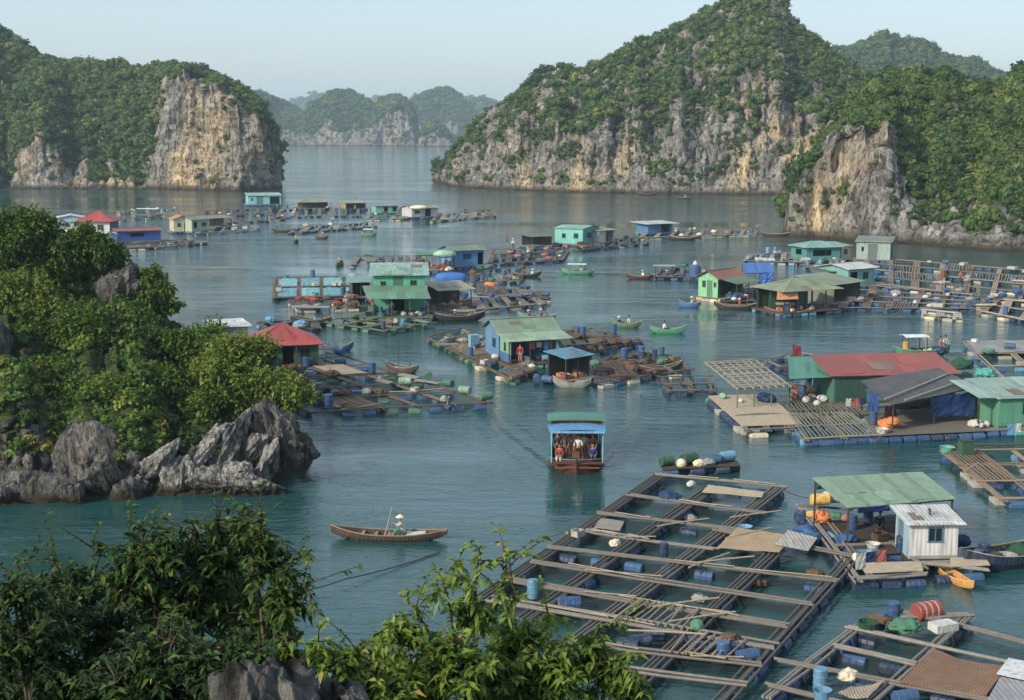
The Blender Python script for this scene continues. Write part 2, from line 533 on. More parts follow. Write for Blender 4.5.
    if trees:
        area = np.linalg.norm(np.cross(np.gradient(np.stack([X, Y, Z], -1), axis=0), np.gradient(np.stack([X, Y, Z], -1), axis=1)), axis=-1)
        clump = sstep(0.05, 0.4, fbm(X / 9 + 50, Y / 9, Z / 7, 3))
        prob = area * (veg ** 2 + 0.02 * (Z > 3) + bushy * clump * (Z > 2.5) * (1 - veg) * (1 - .92 * np.clip(st_ * 1.3, 0, 1))) * (Z > 1.5)
        prob[:, nv + len(tb) // 2:] = 0
        prob[:10] *= 0.15
        prob = prob.ravel() / prob.sum()
        pick = npr.choice(len(prob), trees, p=prob)
        vv = veg.ravel()[pick]
        r = npr.uniform(tree_r[0], tree_r[1], trees) * (0.62 + 0.38 * vv)
        big_ones = npr.random(trees) < 0.10
        r = np.where(big_ones & (vv > .5), r * 1.5, r)
        c = V[pick] + N.reshape(-1, 3)[pick] * (r * 0.25)[:, None] + np.stack([npr.normal(0, .4, trees), npr.normal(0, .4, trees), r * 0.35], 1)
        f = crowns_mesh('hill_forest', c, r, int(per * 1.35), 0.25, M_LEAF_FAR)
        tag(f, forest_label, 'forest', None, 'stuff')
    return o

# left headland
karst('left_headland',
      [(-80, 189), (0, 189), (100, 189), (165, 189), (240, 191), (272, 190), (284, 187)],
      [(-80, 12), (-30, 12), (0, 32), (20, 44), (38, 57), (70, 68), (110, 66), (130, 68), (165, 69), (195, 71), (212, 76), (226, 84), (240, 95), (255, 106), (264, 120), (271, 136), (278, 162), (284, 186)],
      [(-80, 110), (100, 90), (200, 60), (250, 34), (275, 16), (284, 4)],
      [(-80, .08), (10, .08), (22, .30), (50, .30), (64, .12), (100, .10), (140, .10), (156, .30), (168, .80), (190, .90), (205, .86), (250, .84), (275, .95), (284, .95)],
      -80, 284, 1.1, 1.5, M_ROCKW, 6500, (1.0, 2.1), 3.0, forest_label='dense green forest covering the cliff headland across the bay', outcrop=0.62, per=36, stain=[(182, 16, 14, .9), (205, 12, 24, .6), (110, 60, 6, .6)], bare=[(164, 300, .93)], bushy=.5)
# great hill
karst('great_hill',
      [(430, 180), (445, 184), (470, 188), (560, 192), (700, 194), (800, 195), (900, 197), (940, 198)],
      [(430, 176), (434, 170), (446, 160), (470, 133), (490, 113), (520, 92), (545, 76), (560, 71), (585, 72), (600, 66), (640, 44), (680, 29), (700, 16), (712, 10), (725, 6), (745, 0), (772, 0), (784, 10), (794, 26), (815, 42), (830, 52), (855, 74), (880, 92), (910, 110), (940, 140)],
      [(430, 3), (445, 14), (490, 50), (560, 80), (700, 110), (800, 110), (940, 80)],
      [(430, .7), (470, .55), (520, .50), (560, .46), (610, .44), (650, .40), (700, .34), (730, .36), (770, .40), (810, .38), (900, .3), (940, .3)],
      430, 940, 1.1, 1.7, M_ROCK, 9500, (0.8, 1.8), 8.0, cliff_s=0.16, forest_label='green scrub forest on the tall peaked hill', outcrop=-0.02, per=34, bushy=3.0, stain=[(786, 36, 26, 1.0), (742, 12, 16, .7), (620, 14, 22, .7), (527, 12, 9, .8), (580, 10, 20, .6)])
# right slope, nearer
karst('right_slope',
      [(782, 234), (800, 237), (830, 239), (900, 243), (960, 248), (1024, 252), (1110, 256)],
      [(782, 226), (788, 206), (798, 178), (812, 158), (832, 124), (850, 106), (868, 100), (882, 84), (900, 82), (916, 80), (940, 77), (952, 82), (966, 90), (996, 92), (1012, 86), (1024, 80), (1060, 60), (1110, 50)],
      [(782, 2), (800, 14), (830, 32), (880, 52), (960, 75), (1110, 90)],
      [(782, .95), (800, .90), (830, .88), (860, .80), (884, .74), (897, .40), (920, .2), (960, .16), (1024, .16), (1110, .1)],
      782, 1110, 1.3, 1.15, M_ROCK, 6500, (0.75, 1.6), 21.0, cliff_s=0.18, per=46, forest_label='lush dark green forest on the slope behind the far right farms', outcrop=0.50, cn=.5, bushy=.8, stain=[(816, 6, 6, .9)], bare=[(770, 850, .97), (850, 895, .80)])
# blue wooded ridge behind
karst('back_ridge',
      [(800, 156), (1100, 156)],
      [(800, 66), (835, 52), (860, 44), (885, 35), (905, 46), (920, 42), (940, 54), (960, 59), (990, 72), (1010, 77), (1040, 92), (1100, 110)],
      [(800, 150), (1100, 150)], [(800, .1), (1100, .1)],
      800, 1100, 1.6, 3.0, M_ROCK, 5000, (2.0, 3.6), 31.0, per=24, forest_label='bluish forest on the ridge beyond the right hills', outcrop=0.6, wl=2)
# far karsts
def far(name, yb, crest, offv, cl, seed, mr=M_ROCK, lab=None, trees=1500, r=(2.0, 3.8)):
    a, b = crest[0][0], crest[-1][0]
    karst(name, [(a, yb), (b, yb)], crest, [(a, offv * .3), ((a + b) / 2, offv), (b, offv * .3)], [(a, cl), (b, cl)], a, b, 0.8, 3.2, mr, trees, r, seed, cliff_s=0.2, per=24, forest_label=lab, outcrop=0.5, wl=3.2)
far('far_karst', 145.5, [(236, 96), (250, 94), (268, 96), (282, 101), (296, 108), (306, 116), (318, 128), (326, 144)], 160, .30, 2.0, lab='hazy forest on the far low ridge behind the left headland')
far('far_karst', 145.8, [(296, 140), (306, 116), (318, 102), (330, 95), (342, 92), (356, 93), (368, 99), (376, 108), (384, 124), (390, 144)], 150, .34, 5.0, lab='hazy forest on the far rounded dome hill')
far('far_karst', 146.0, [(372, 144), (376, 118), (384, 103), (392, 98), (400, 98), (408, 106), (413, 120), (417, 144)], 90, .72, 9.0, M_ROCKW, lab='hazy forest on the far narrow cliff hill')
far('far_karst', 142.5, [(396, 138), (406, 104), (420, 97), (434, 92), (446, 90), (456, 95), (468, 105), (480, 118), (496, 136), (510, 141)], 220, .34, 13.0, lab='pale hazy forest on the farthest pointed hill', r=(3, 5))
far('far_islet', 146.5, [(416, 145), (421, 133), (428, 126), (436, 124), (443, 128), (450, 136), (456, 145)], 40, .6, 17.0, lab='hazy scrub on the small far rock islet', trees=150, r=(3, 5))
far('far_ridge', 140.0, [(452, 130), (466, 108), (474, 103), (482, 102), (492, 106), (505, 112), (530, 125), (560, 138)], 250, .3, 19.0, lab='pale hazy forest on the ridge behind the great hill', r=(8, 13), trees=350)
far('far_ridge', 137.5, [(270, 122), (290, 105), (305, 100), (318, 98), (330, 102), (345, 108), (365, 104), (376, 99), (390, 104), (410, 110), (440, 135)], 300, .2, 23.0, lab='palest hazy forest on the lowest far ridge', r=(9, 14), trees=350)
# ------------------------------------------------------------------ mesh builder for made things
class MB:
    def __init__(s):
        s.v = []; s.f = []
    def add(s, V, F):
        o = len(s.v)
        s.v.extend([tuple(p) for p in V]); s.f.extend([tuple(i + o for i in f) for f in F])
        return s
    def box(s, c, d, rz=0.0, tilt=None):
        x, y, z = d[0] / 2, d[1] / 2, d[2] / 2
        M = Matrix.Translation(c) @ Matrix.Rotation(rz, 4, 'Z')
        if tilt: M = M @ tilt
        V = [M @ Vector(p) for p in ((-x, -y, -z), (x, -y, -z), (x, y, -z), (-x, y, -z), (-x, -y, z), (x, -y, z), (x, y, z), (-x, y, z))]
        return s.add(V, ((0, 3, 2, 1), (4, 5, 6, 7), (0, 1, 5, 4), (1, 2, 6, 5), (2, 3, 7, 6), (3, 0, 4, 7)))
    def bar(s, p, q, w, h, up=(0, 0, 1)):
        p, q = Vector(p), Vector(q); d = (q - p).normalized(); up = Vector(up)
        if abs(d.dot(up)) > 0.98: up = Vector((1, 0, 0))
        a = d.cross(up).normalized() * (w / 2); b = a.cross(d).normalized() * (h / 2)
        V = [p - a - b, p + a - b, p + a + b, p - a + b, q - a - b, q + a - b, q + a + b, q - a + b]
        return s.add(V, ((0, 1, 2, 3), (5, 4, 7, 6), (1, 0, 4, 5), (2, 1, 5, 6), (3, 2, 6, 7), (0, 3, 7, 4)))
    def tube(s, pts, r, n=6):
        pts = [Vector(p) for p in pts]
        rs = r if isinstance(r, (list, tuple)) else [r] * len(pts)
        rings = []
        for i, p in enumerate(pts):
            d = (pts[min(i + 1, len(pts) - 1)] - pts[max(i - 1, 0)]).normalized()
            up = Vector((0, 0, 1)) if abs(d.z) < 0.95 else Vector((1, 0, 0))
            a = d.cross(up).normalized(); b = a.cross(d)
            rings.append([p + (a * math.cos(k * 2 * math.pi / n) + b * math.sin(k * 2 * math.pi / n)) * rs[i] for k in range(n)])
        V = [v for rg in rings for v in rg]
        F = []
        for i in range(len(pts) - 1):
            for k in range(n):
                F.append((i * n + k, (i + 1) * n + k, (i + 1) * n + (k + 1) % n, i * n + (k + 1) % n))
        F.append(tuple(range(n))); F.append(tuple(reversed(range((len(pts) - 1) * n, len(pts) * n))))
        return s.add(V, F)
    def lathe(s, prof, M=None, n=14):
        M = M or Matrix()
        V, F = [], []
        for r, z in prof:
            for k in range(n):
                a = k * 2 * math.pi / n
                V.append(M @ Vector((r * math.cos(a), r * math.sin(a), z)))
        for i in range(len(prof) - 1):
            for k in range(n):
                F.append((i * n + k, i * n + (k + 1) % n, (i + 1) * n + (k + 1) % n, (i + 1) * n + k))
        F.append(tuple(reversed(range(n)))); F.append(tuple(range((len(prof) - 1) * n, len(prof) * n)))
        return s.add(V, F)
    def slab(s, p00, p10, p11, p01, nu=4, nv=3, th=0.05, wob=0.0, disp=None):
        p00, p10, p11, p01 = [Vector(p) for p in (p00, p10, p11, p01)]
        nrm = (p10 - p00).cross(p01 - p00).normalized()
        G = []
        for j in range(nv + 1):
            for i in range(nu + 1):
                u, v = i / nu, j / nv
                q = p00 * (1 - u) * (1 - v) + p10 * u * (1 - v) + p11 * u * v + p01 * (1 - u) * v
                dd = rnd.uniform(-wob, wob) + (disp(u, v) if disp else 0)
                G.append(q + nrm * dd)
        n = len(G); w_ = nu + 1
        V = [g + nrm * th / 2 for g in G] + [g - nrm * th / 2 for g in G]
        F = []
        for j in range(nv):
            for i in range(nu):
                a = j * w_ + i
                F.append((a, a + 1, a + w_ + 1, a + w_)); F.append((n + a, n + a + w_, n + a + w_ + 1, n + a + 1))
        edge = [i for i in range(w_)] + [j * w_ + nu for j in range(1, nv + 1)] + [nv * w_ + i for i in range(nu - 1, -1, -1)] + [j * w_ for j in range(nv - 1, 0, -1)]
        for k in range(len(edge)):
            a, b = edge[k], edge[(k + 1) % len(edge)]
            F.append((a, n + a, n + b, b))
        return s.add(V, F)
    def mesh(s, name):
        me = bpy.data.meshes.new(name)
        me.from_pydata(s.v, [], s.f); me.update()
        return me
    def build(s, name, m, parent=None, smooth=False):
        me = s.mesh(name)
        if smooth: me.polygons.foreach_set('use_smooth', [True] * len(me.polygons))
        me.materials.append(m)
        o = bpy.data.objects.new(name, me); COL.objects.link(o)
        if parent: o.parent = parent
        return o

def empty(name, loc, rz, label, cat, group=None):
    o = bpy.data.objects.new(name, None); COL.objects.link(o)
    o.empty_display_size = 0.3
    o.location = loc; o.rotation_euler = (0, 0, rz)
    return tag(o, label, cat, group)

def link_copy(src, loc, rz=0.0, rx=0.0, sc_=1.0):
    """a copy of a thing with copies of its parts and sub-parts"""
    r = src.copy(); COL.objects.link(r); r.location = loc; r.rotation_euler = (rx, 0, rz); r.scale = (sc_,) * 3
    for ch in list(src.children):
        c = ch.copy(); COL.objects.link(c); c.parent = r
        for g in list(ch.children):
            d = g.copy(); COL.objects.link(d); d.parent = c
    return r

# colours as the paint itself
BLUE = C(36, 92, 148); DBLUE = C(28, 60, 104); SKYB = C(90, 160, 205); TEAL = C(60, 165, 150); TURQ = C(95, 195, 190)
GREEN = C(70, 130, 100); DGREEN = C(35, 85, 60); MINT = C(120, 195, 150); OLIVE = C(125, 150, 115); WHITE = C(215, 217, 212); CREAM = C(225, 210, 175)
RED = C(170, 55, 52); ORANGE = C(225, 125, 40); YELLOW = C(225, 175, 50); GREY = C(150, 152, 148); DGREY = C(80, 80, 84); BROWN = C(105, 78, 58)
BAMBOO = C(178, 160, 134); WOOD = C(138, 131, 122); DWOOD = C(82, 72, 62); PALEWOOD = C(190, 170, 140); ROOFGREEN = C(125, 158, 130); SHADE = C(40, 48, 46)
CNAME = {}
for k_, v_ in dict(blue=BLUE, darkblue=DBLUE, skyblue=SKYB, teal=TEAL, turquoise=TURQ, green=GREEN, darkgreen=DGREEN, mint=MINT, white=WHITE, cream=CREAM, red=RED, orange=ORANGE, yellow=YELLOW, grey=GREY, brown=BROWN, pink=C(190, 125, 122), dirty=C(178, 174, 160)).items():
    CNAME[k_] = v_
CNAME['tan'] = BAMBOO; CNAME['white'] = C(198, 198, 190); CNAME['pink'] = C(168, 118, 110); CNAME['mint'] = C(130, 175, 145); CNAME['red'] = C(150, 62, 56)
SAY = dict(darkblue='dark blue', skyblue='sky blue', darkgreen='dark green', mint='mint green')

# ------------------------------------------------------------------ loose things
BARREL = [(0.0, 0), (0.26, 0), (0.285, 0.04), (0.285, 0.28), (0.30, 0.31), (0.285, 0.34), (0.285, 0.56), (0.30, 0.59), (0.285, 0.62), (0.285, 0.86), (0.26, 0.90), (0.0, 0.90)]
def barrel_mesh(lying):
    m = MB()
    M = Matrix.Translation((-0.45, 0, 0.29)) @ Matrix.Rotation(R(90), 4, 'Y') if lying else Matrix()
    m.lathe(BARREL, M, 14)
    return m
_proto = {}
def proto(kind, colour):
    key = (kind, colour)
    if key in _proto: return _proto[key]
    col = CNAME.get(colour, GREY); m = MB(); smooth = False; mt = mat('plastic', col); extra = None
    if kind == 'barrel': m = barrel_mesh(False); smooth = False
    elif kind == 'lying barrel': m = barrel_mesh(True)
    elif kind == 'float barrel':
        m.lathe([(a, b) for a, b in BARREL], Matrix.Translation((-0.45, 0, 0)) @ Matrix.Rotation(R(90), 4, 'Y'), 10)
    elif kind == 'crate':
        for x, y, sx, sy in ((0, -.2, .6, .03), (0, .2, .6, .03), (-.285, 0, .03, .37), (.285, 0, .03, .37)):
            m.box((x, y, .16), (sx, sy, .32))
        m.box((0, 0, .02), (.54, .37, .03)); m.box((0, -.215, .27), (.62, .02, .05)); m.box((0, .215, .27), (.62, .02, .05))
    elif kind == 'foam block':
        m.slab((-.6, -.35, .18), (.6, -.35, .18), (.6, .35, .18), (-.6, .35, .18), 6, 4, .36, .025); mt = mat('cloth', col)
    elif kind == 'basket':
        m.lathe([(0, 0), (.2, 0), (.26, .12), (.29, .3), (.27, .31), (.24, .14), (.18, .04), (0, .04)], None, 12); mt = mat('wood', col)
    elif kind == 'bucket':
        m.lathe([(0, 0), (.17, 0), (.22, .34), (.235, .35), (.21, .34), (.16, .03), (0, .03)], None, 12)
    elif kind == 'tub':
        m.lathe([(0, 0), (.34, 0), (.42, .3), (.46, .32), (.40, .3), (.33, .04), (0, .04)], None, 16)
    elif kind in ('sack', 'net heap', 'tarp bundle', 'buoy'):
        V, F = ICO4
        sd = rnd.uniform(0, 50)
        amp, scl = {'sack': (.16, (.38, .28, .26)), 'net heap': (.4, (.6, .45, .26)), 'tarp bundle': (.35, (.7, .5, .36)), 'buoy': (0.02, (.24, .24, .24))}[kind]
        d = 1 + amp * fbm(V[:, 0] * 1.9 + sd, V[:, 1] * 1.9, V[:, 2] * 1.9, 4) + amp * .45 * (ridged(V[:, 0] * 3.1 + sd, V[:, 1] * 3.1, V[:, 2] * 3.1, 3) - 1)
        W = V * d[:, None] * np.array(scl); W[:, 2] = np.maximum(W[:, 2], -scl[2] * .55) + scl[2] * .55
        m.add(W, F); smooth = True
        mt = mat({'sack': 'cloth', 'net heap': 'net', 'tarp bundle': 'tarp', 'buoy': 'plastic'}[kind], col)
        if kind == 'net heap': mt = mat('cloth', col)
    elif kind == 'plank pile':
        for k in range(9):
            a = rnd.uniform(-.12, .12); y = rnd.uniform(-.3, .3); z = .05 + .05 * (k % 3)
            m.bar((-1.1 + rnd.uniform(-.2, .2), y - a, z), (1.1 + rnd.uniform(-.2, .2), y + a, z + .015), .11, .035)
        mt = mat('wood', col)
    elif kind == 'pole':
        m.tube([(-1.6, 0, .05), (0, .03, .06), (1.6, 0, .05)], .045, 6); mt = mat('wood', col)
    me = m.mesh(kind.replace(' ', '_')); me.materials.append(mt)
    if smooth or 'barrel' in kind and False: me.polygons.foreach_set('use_smooth', [True] * len(me.polygons))
    _proto[key] = me
    return me

CAT = {'lying barrel': 'barrel', 'foam block': 'float', 'net heap': 'fishing net', 'tarp bundle': 'tarpaulin', 'plank pile': 'planks'}
NMAT = {'barrel': 'plastic ', 'lying barrel': 'plastic ', 'crate': 'plastic ', 'basket': 'woven ', 'pole': 'bamboo ', 'foam block': 'polystyrene ', 'tub': 'plastic ', 'bucket': 'plastic '}
def item(kind, colour, loc, rz=None, where='', sc_=1.0, label=None):
    o = bpy.data.objects.new(kind.replace(' ', '_'), proto(kind, colour)); COL.objects.link(o)
    o.location = loc; o.rotation_euler = (0, 0, rnd.uniform(0, 6.28) if rz is None else rz); o.scale = (sc_,) * 3
    say = SAY.get(colour, colour)
    base = label or '%s %s%s lying on %s' % (say, NMAT.get(kind, ''), kind.replace('lying ', ''), where) if 'lying' in kind or kind not in ('barrel',) else label or '%s plastic barrel standing on %s' % (say, where)
    for x_ in ('plastic ', 'polystyrene ', 'lying '):
        if len(base.split()) > 16: base = base.replace(x_, '', 1)
    if len(base.split()) > 16: print('LONG', base)
    tag(o, base, CAT.get(kind, kind), None if label else '%s %ss on %s' % (say, kind, where))
    return o

# ------------------------------------------------------------------ rafts
def scale_at(v):
    return FPX / max(v.y, 1)

def poles(root, p, q, n, r, m, name='pole', spread=0.16, z=0.0):
    """n parallel poles from p to q (local coords of root); each its own part"""
    p, q = Vector(p), Vector(q); d = (q - p); L = d.length; d.normalize()
    s_ = Vector((-d.y, d.x, 0))
    for k in range(n):
        o_ = (k - (n - 1) / 2) * spread + rnd.uniform(-.03, .03)
        a = p + s_ * o_ - d * rnd.uniform(0, .35); b = q + s_ * (o_ + rnd.uniform(-.05, .05)) + d * rnd.uniform(0, .35)
        mid = (a + b) / 2 + Vector((rnd.uniform(-.09, .09), rnd.uniform(-.09, .09), rnd.uniform(-.05, .05)))
        up = Vector((0, 0, z + rnd.uniform(-.02, .02)))
        MB().tube([a + up, mid + up, b + up], [r, r * .93, r * rnd.uniform(.75, 1)], 6).build(name, m, root)

def planks(root, p, q, w_, m, name='walkway', z=0.0):
    p, q = Vector(p), Vector(q); d = (q - p); d.normalize(); s_ = Vector((-d.y, d.x, 0))
    n = max(2, int(w_ / .2))
    mb = MB()
    for k in range(n):
        o_ = (k - (n - 1) / 2) * w_ / n
        a = p + s_ * o_ - d * rnd.uniform(0, .25); b = q + s_ * o_ + d * rnd.uniform(0, .25)
        mb.bar(a + Vector((0, 0, z + rnd.uniform(-.02, .02))), b + Vector((0, 0, z + rnd.uniform(-.02, .02))), w_ / n * .82, .05)
    return mb.build(name, m, root)

def floats(root, p, q, cols, every=1.3, z=0.06, jit=.15, skip=.2, budget=None):
    p, q = Vector(p), Vector(q); L = (q - p).length; d = (q - p).normalized()
    n = max(1, int(L / every))
    for k in range(n):
        if rnd.random() < skip or (budget and budget[0] <= 0): continue
        if budget: budget[0] -= 1
        t_ = (k + .5) / n
        c = cols[int(rnd.random() ** 1.6 * len(cols))]
        if c == 'foam':
            o = bpy.data.objects.new('foam_float', proto('foam block', 'dirty' if rnd.random() < .7 else 'cream')); z_ = z - .2
        else:
            o = bpy.data.objects.new('float_barrel', proto('float barrel', c)); z_ = z
        COL.objects.link(o); o.parent = root
        o.location = p + d * (L * t_) + Vector((rnd.uniform(-jit, jit), rnd.uniform(-jit, jit), z_ - p.z))
        o.rotation_euler = (rnd.uniform(0, 6), 0, math.atan2(d.y, d.x) + rnd.uniform(-.15, .15)) if c != 'foam' else (0, 0, math.atan2(d.y, d.x))

def blerp(q, u, v):
    return q[0] * (1 - u) * (1 - v) + q[1] * u * (1 - v) + q[2] * u * v + q[3] * (1 - u) * v

def cage_net(root, c4, m, depth=.7):
    mb = MB()
    cen = sum(c4, Vector()) / 4
    c4 = [c + (cen - c) * .07 for c in c4]
    for k in range(4):
        a, b = c4[k], c4[(k + 1) % 4]
        nn = 5
        for i in range(nn):
            u0, u1 = i / nn, (i + 1) / nn
            s0 = -.10 * math.sin(u0 * math.pi) + .02; s1 = -.10 * math.sin(u1 * math.pi) + .02
            mb.add([a.lerp(b, u0) + Vector((0, 0, s0)), a.lerp(b, u1) + Vector((0, 0, s1)), a.lerp(b, u1) - Vector((0, 0, depth)), a.lerp(b, u0) - Vector((0, 0, depth))], [(0, 1, 2, 3)])
    return mb.build('cage_net', m, root)

def raft(label, quad, nu, nv, cols=('blue', 'blue', 'foam'), wood=WOOD, mats=(), nets=.5, where=None, clutter=(), np_=2, zt=.42, netcol=C(50, 75, 75), mode=None, group=None, every=1.5, slat=0):
    """quad: pixels of front-left, front-right, back-right, back-left corners on the water"""
    q = [P(a, b, zt) for a, b in quad]
    o0 = q[0].copy(); o0.z = 0
    root = empty('cage_raft', o0, 0, label, 'fish farm raft', group or 'fish cage rafts in the bay')
    L = [v - o0 for v in q]
    s = scale_at(q[0])
    mode = mode or ('poles' if s > 10.5 else 'planks')
    wm = [mat('wood', mul(wood, k)) for k in (.8, 1.0, 1.2)]
    bud = [96]
    for j in range(nv + 1):
        a, b = blerp(L, 0, j / nv), blerp(L, 1, j / nv)
        if mode == 'poles': poles(root, a, b, np_, .055, rnd.choice(wm), z=.1)
        else: planks(root, a, b, rnd.uniform(.5, 1.0), rnd.choice(wm), z=.1)
        floats(root, a, b, cols, every, budget=bud)
    for i in range(nu + 1):
        a, b = blerp(L, i / nu, 0), blerp(L, i / nu, 1)
        if mode == 'poles': poles(root, a, b, np_ + 1, .06, rnd.choice(wm))
        else: planks(root, a, b, rnd.uniform(.5, 1.1), rnd.choice(wm))
        floats(root, a, b, cols, every * 1.2, budget=bud)
    for j in range(nv):
        for i in range(nu):
            c4 = [blerp(L, (i + a) / nu, (j + b) / nv) for a, b in ((0, 0), (1, 0), (1, 1), (0, 1))]
            r_ = rnd.random()
            if (i, j) in dict(mats):
                k = dict(mats)[(i, j)]
                up = Vector((0, 0, .2))
                MB().slab(*[c + up for c in c4], 6, 5, .05, .03).build('bamboo_mat' if k != 'sheet' else 'roofing_sheet', mat('mat', BAMBOO) if k != 'sheet' else mat('sheet', GREY), root)
            elif r_ < slat:
                mb = MB()
                for k in range(9):
                    u = (k + .5) / 9
                    mb.bar(c4[0].lerp(c4[1], u) + Vector((0, 0, .2)), c4[3].lerp(c4[2], u + rnd.uniform(-.04, .04)) + Vector((0, 0, .2)), .09, .05)
                mb.build('slat_rack', rnd.choice(wm), root)
            elif r_ < slat + nets * .8 and s > 6:
                cage_net(root, c4, mat('mesh', netcol))
    wh = where or label
    for spec in clutter:
        kind, colr, n = spec[:3]
        for k in range(n):
            if rnd.random() < .5: u, v = rnd.random(), rnd.randint(0, nv) / nv
            else: u, v = rnd.randint(0, nu) / nu, rnd.random()
            pos = blerp(L, u * .94 + .03, v * .94 + .03) + o0
            item(kind, colr, (pos.x, pos.y, zt + .16), None, wh, rnd.uniform(.85, 1.15))
    return root

# ------------------------------------------------------------------ houses on floats
def wall_mesh(W, H, th, openings):
    """an upright wall in the xz plane (y 0..th) with rectangular holes"""
    xs = sorted({0, W} | {round(v, 4) for o in openings for v in (o[0], o[2]) if 0 < v < W})
    zs = sorted({0, H} | {round(v, 4) for o in openings for v in (o[1], o[3]) if 0 < v < H})
    solid = {}
    for i in range(len(xs) - 1):
        for j in range(len(zs) - 1):
            cx, cz = (xs[i] + xs[i + 1]) / 2, (zs[j] + zs[j + 1]) / 2
            solid[i, j] = not any(o[0] < cx < o[2] and o[1] < cz < o[3] for o in openings)
    m = MB()
    idx = {}
    def v(i, j, y):
        k = (i, j, y)
        if k not in idx:
            idx[k] = len(m.v); m.v.append((xs[i], y, zs[j]))
        return idx[k]
    for (i, j), sld in solid.items():
        if not sld: continue
        m.f.append((v(i, j, 0), v(i + 1, j, 0), v(i + 1, j + 1, 0), v(i, j + 1, 0)))
        m.f.append((v(i, j, th), v(i, j + 1, th), v(i + 1, j + 1, th), v(i + 1, j, th)))
        for (di, dj, e) in ((-1, 0, ((i, j), (i, j + 1))), (1, 0, ((i + 1, j + 1), (i + 1, j))), (0, -1, ((i + 1, j), (i, j))), (0, 1, ((i, j + 1), (i + 1, j + 1)))):
            if not solid.get((i + di, j + dj), False):
                a, b = e
                m.f.append((v(*a, 0), v(*b, 0), v(*b, th), v(*a, th)))
    return m

def xf(mb, M):
    mb.v = [tuple(M @ Vector(p)) for p in mb.v]
    return mb

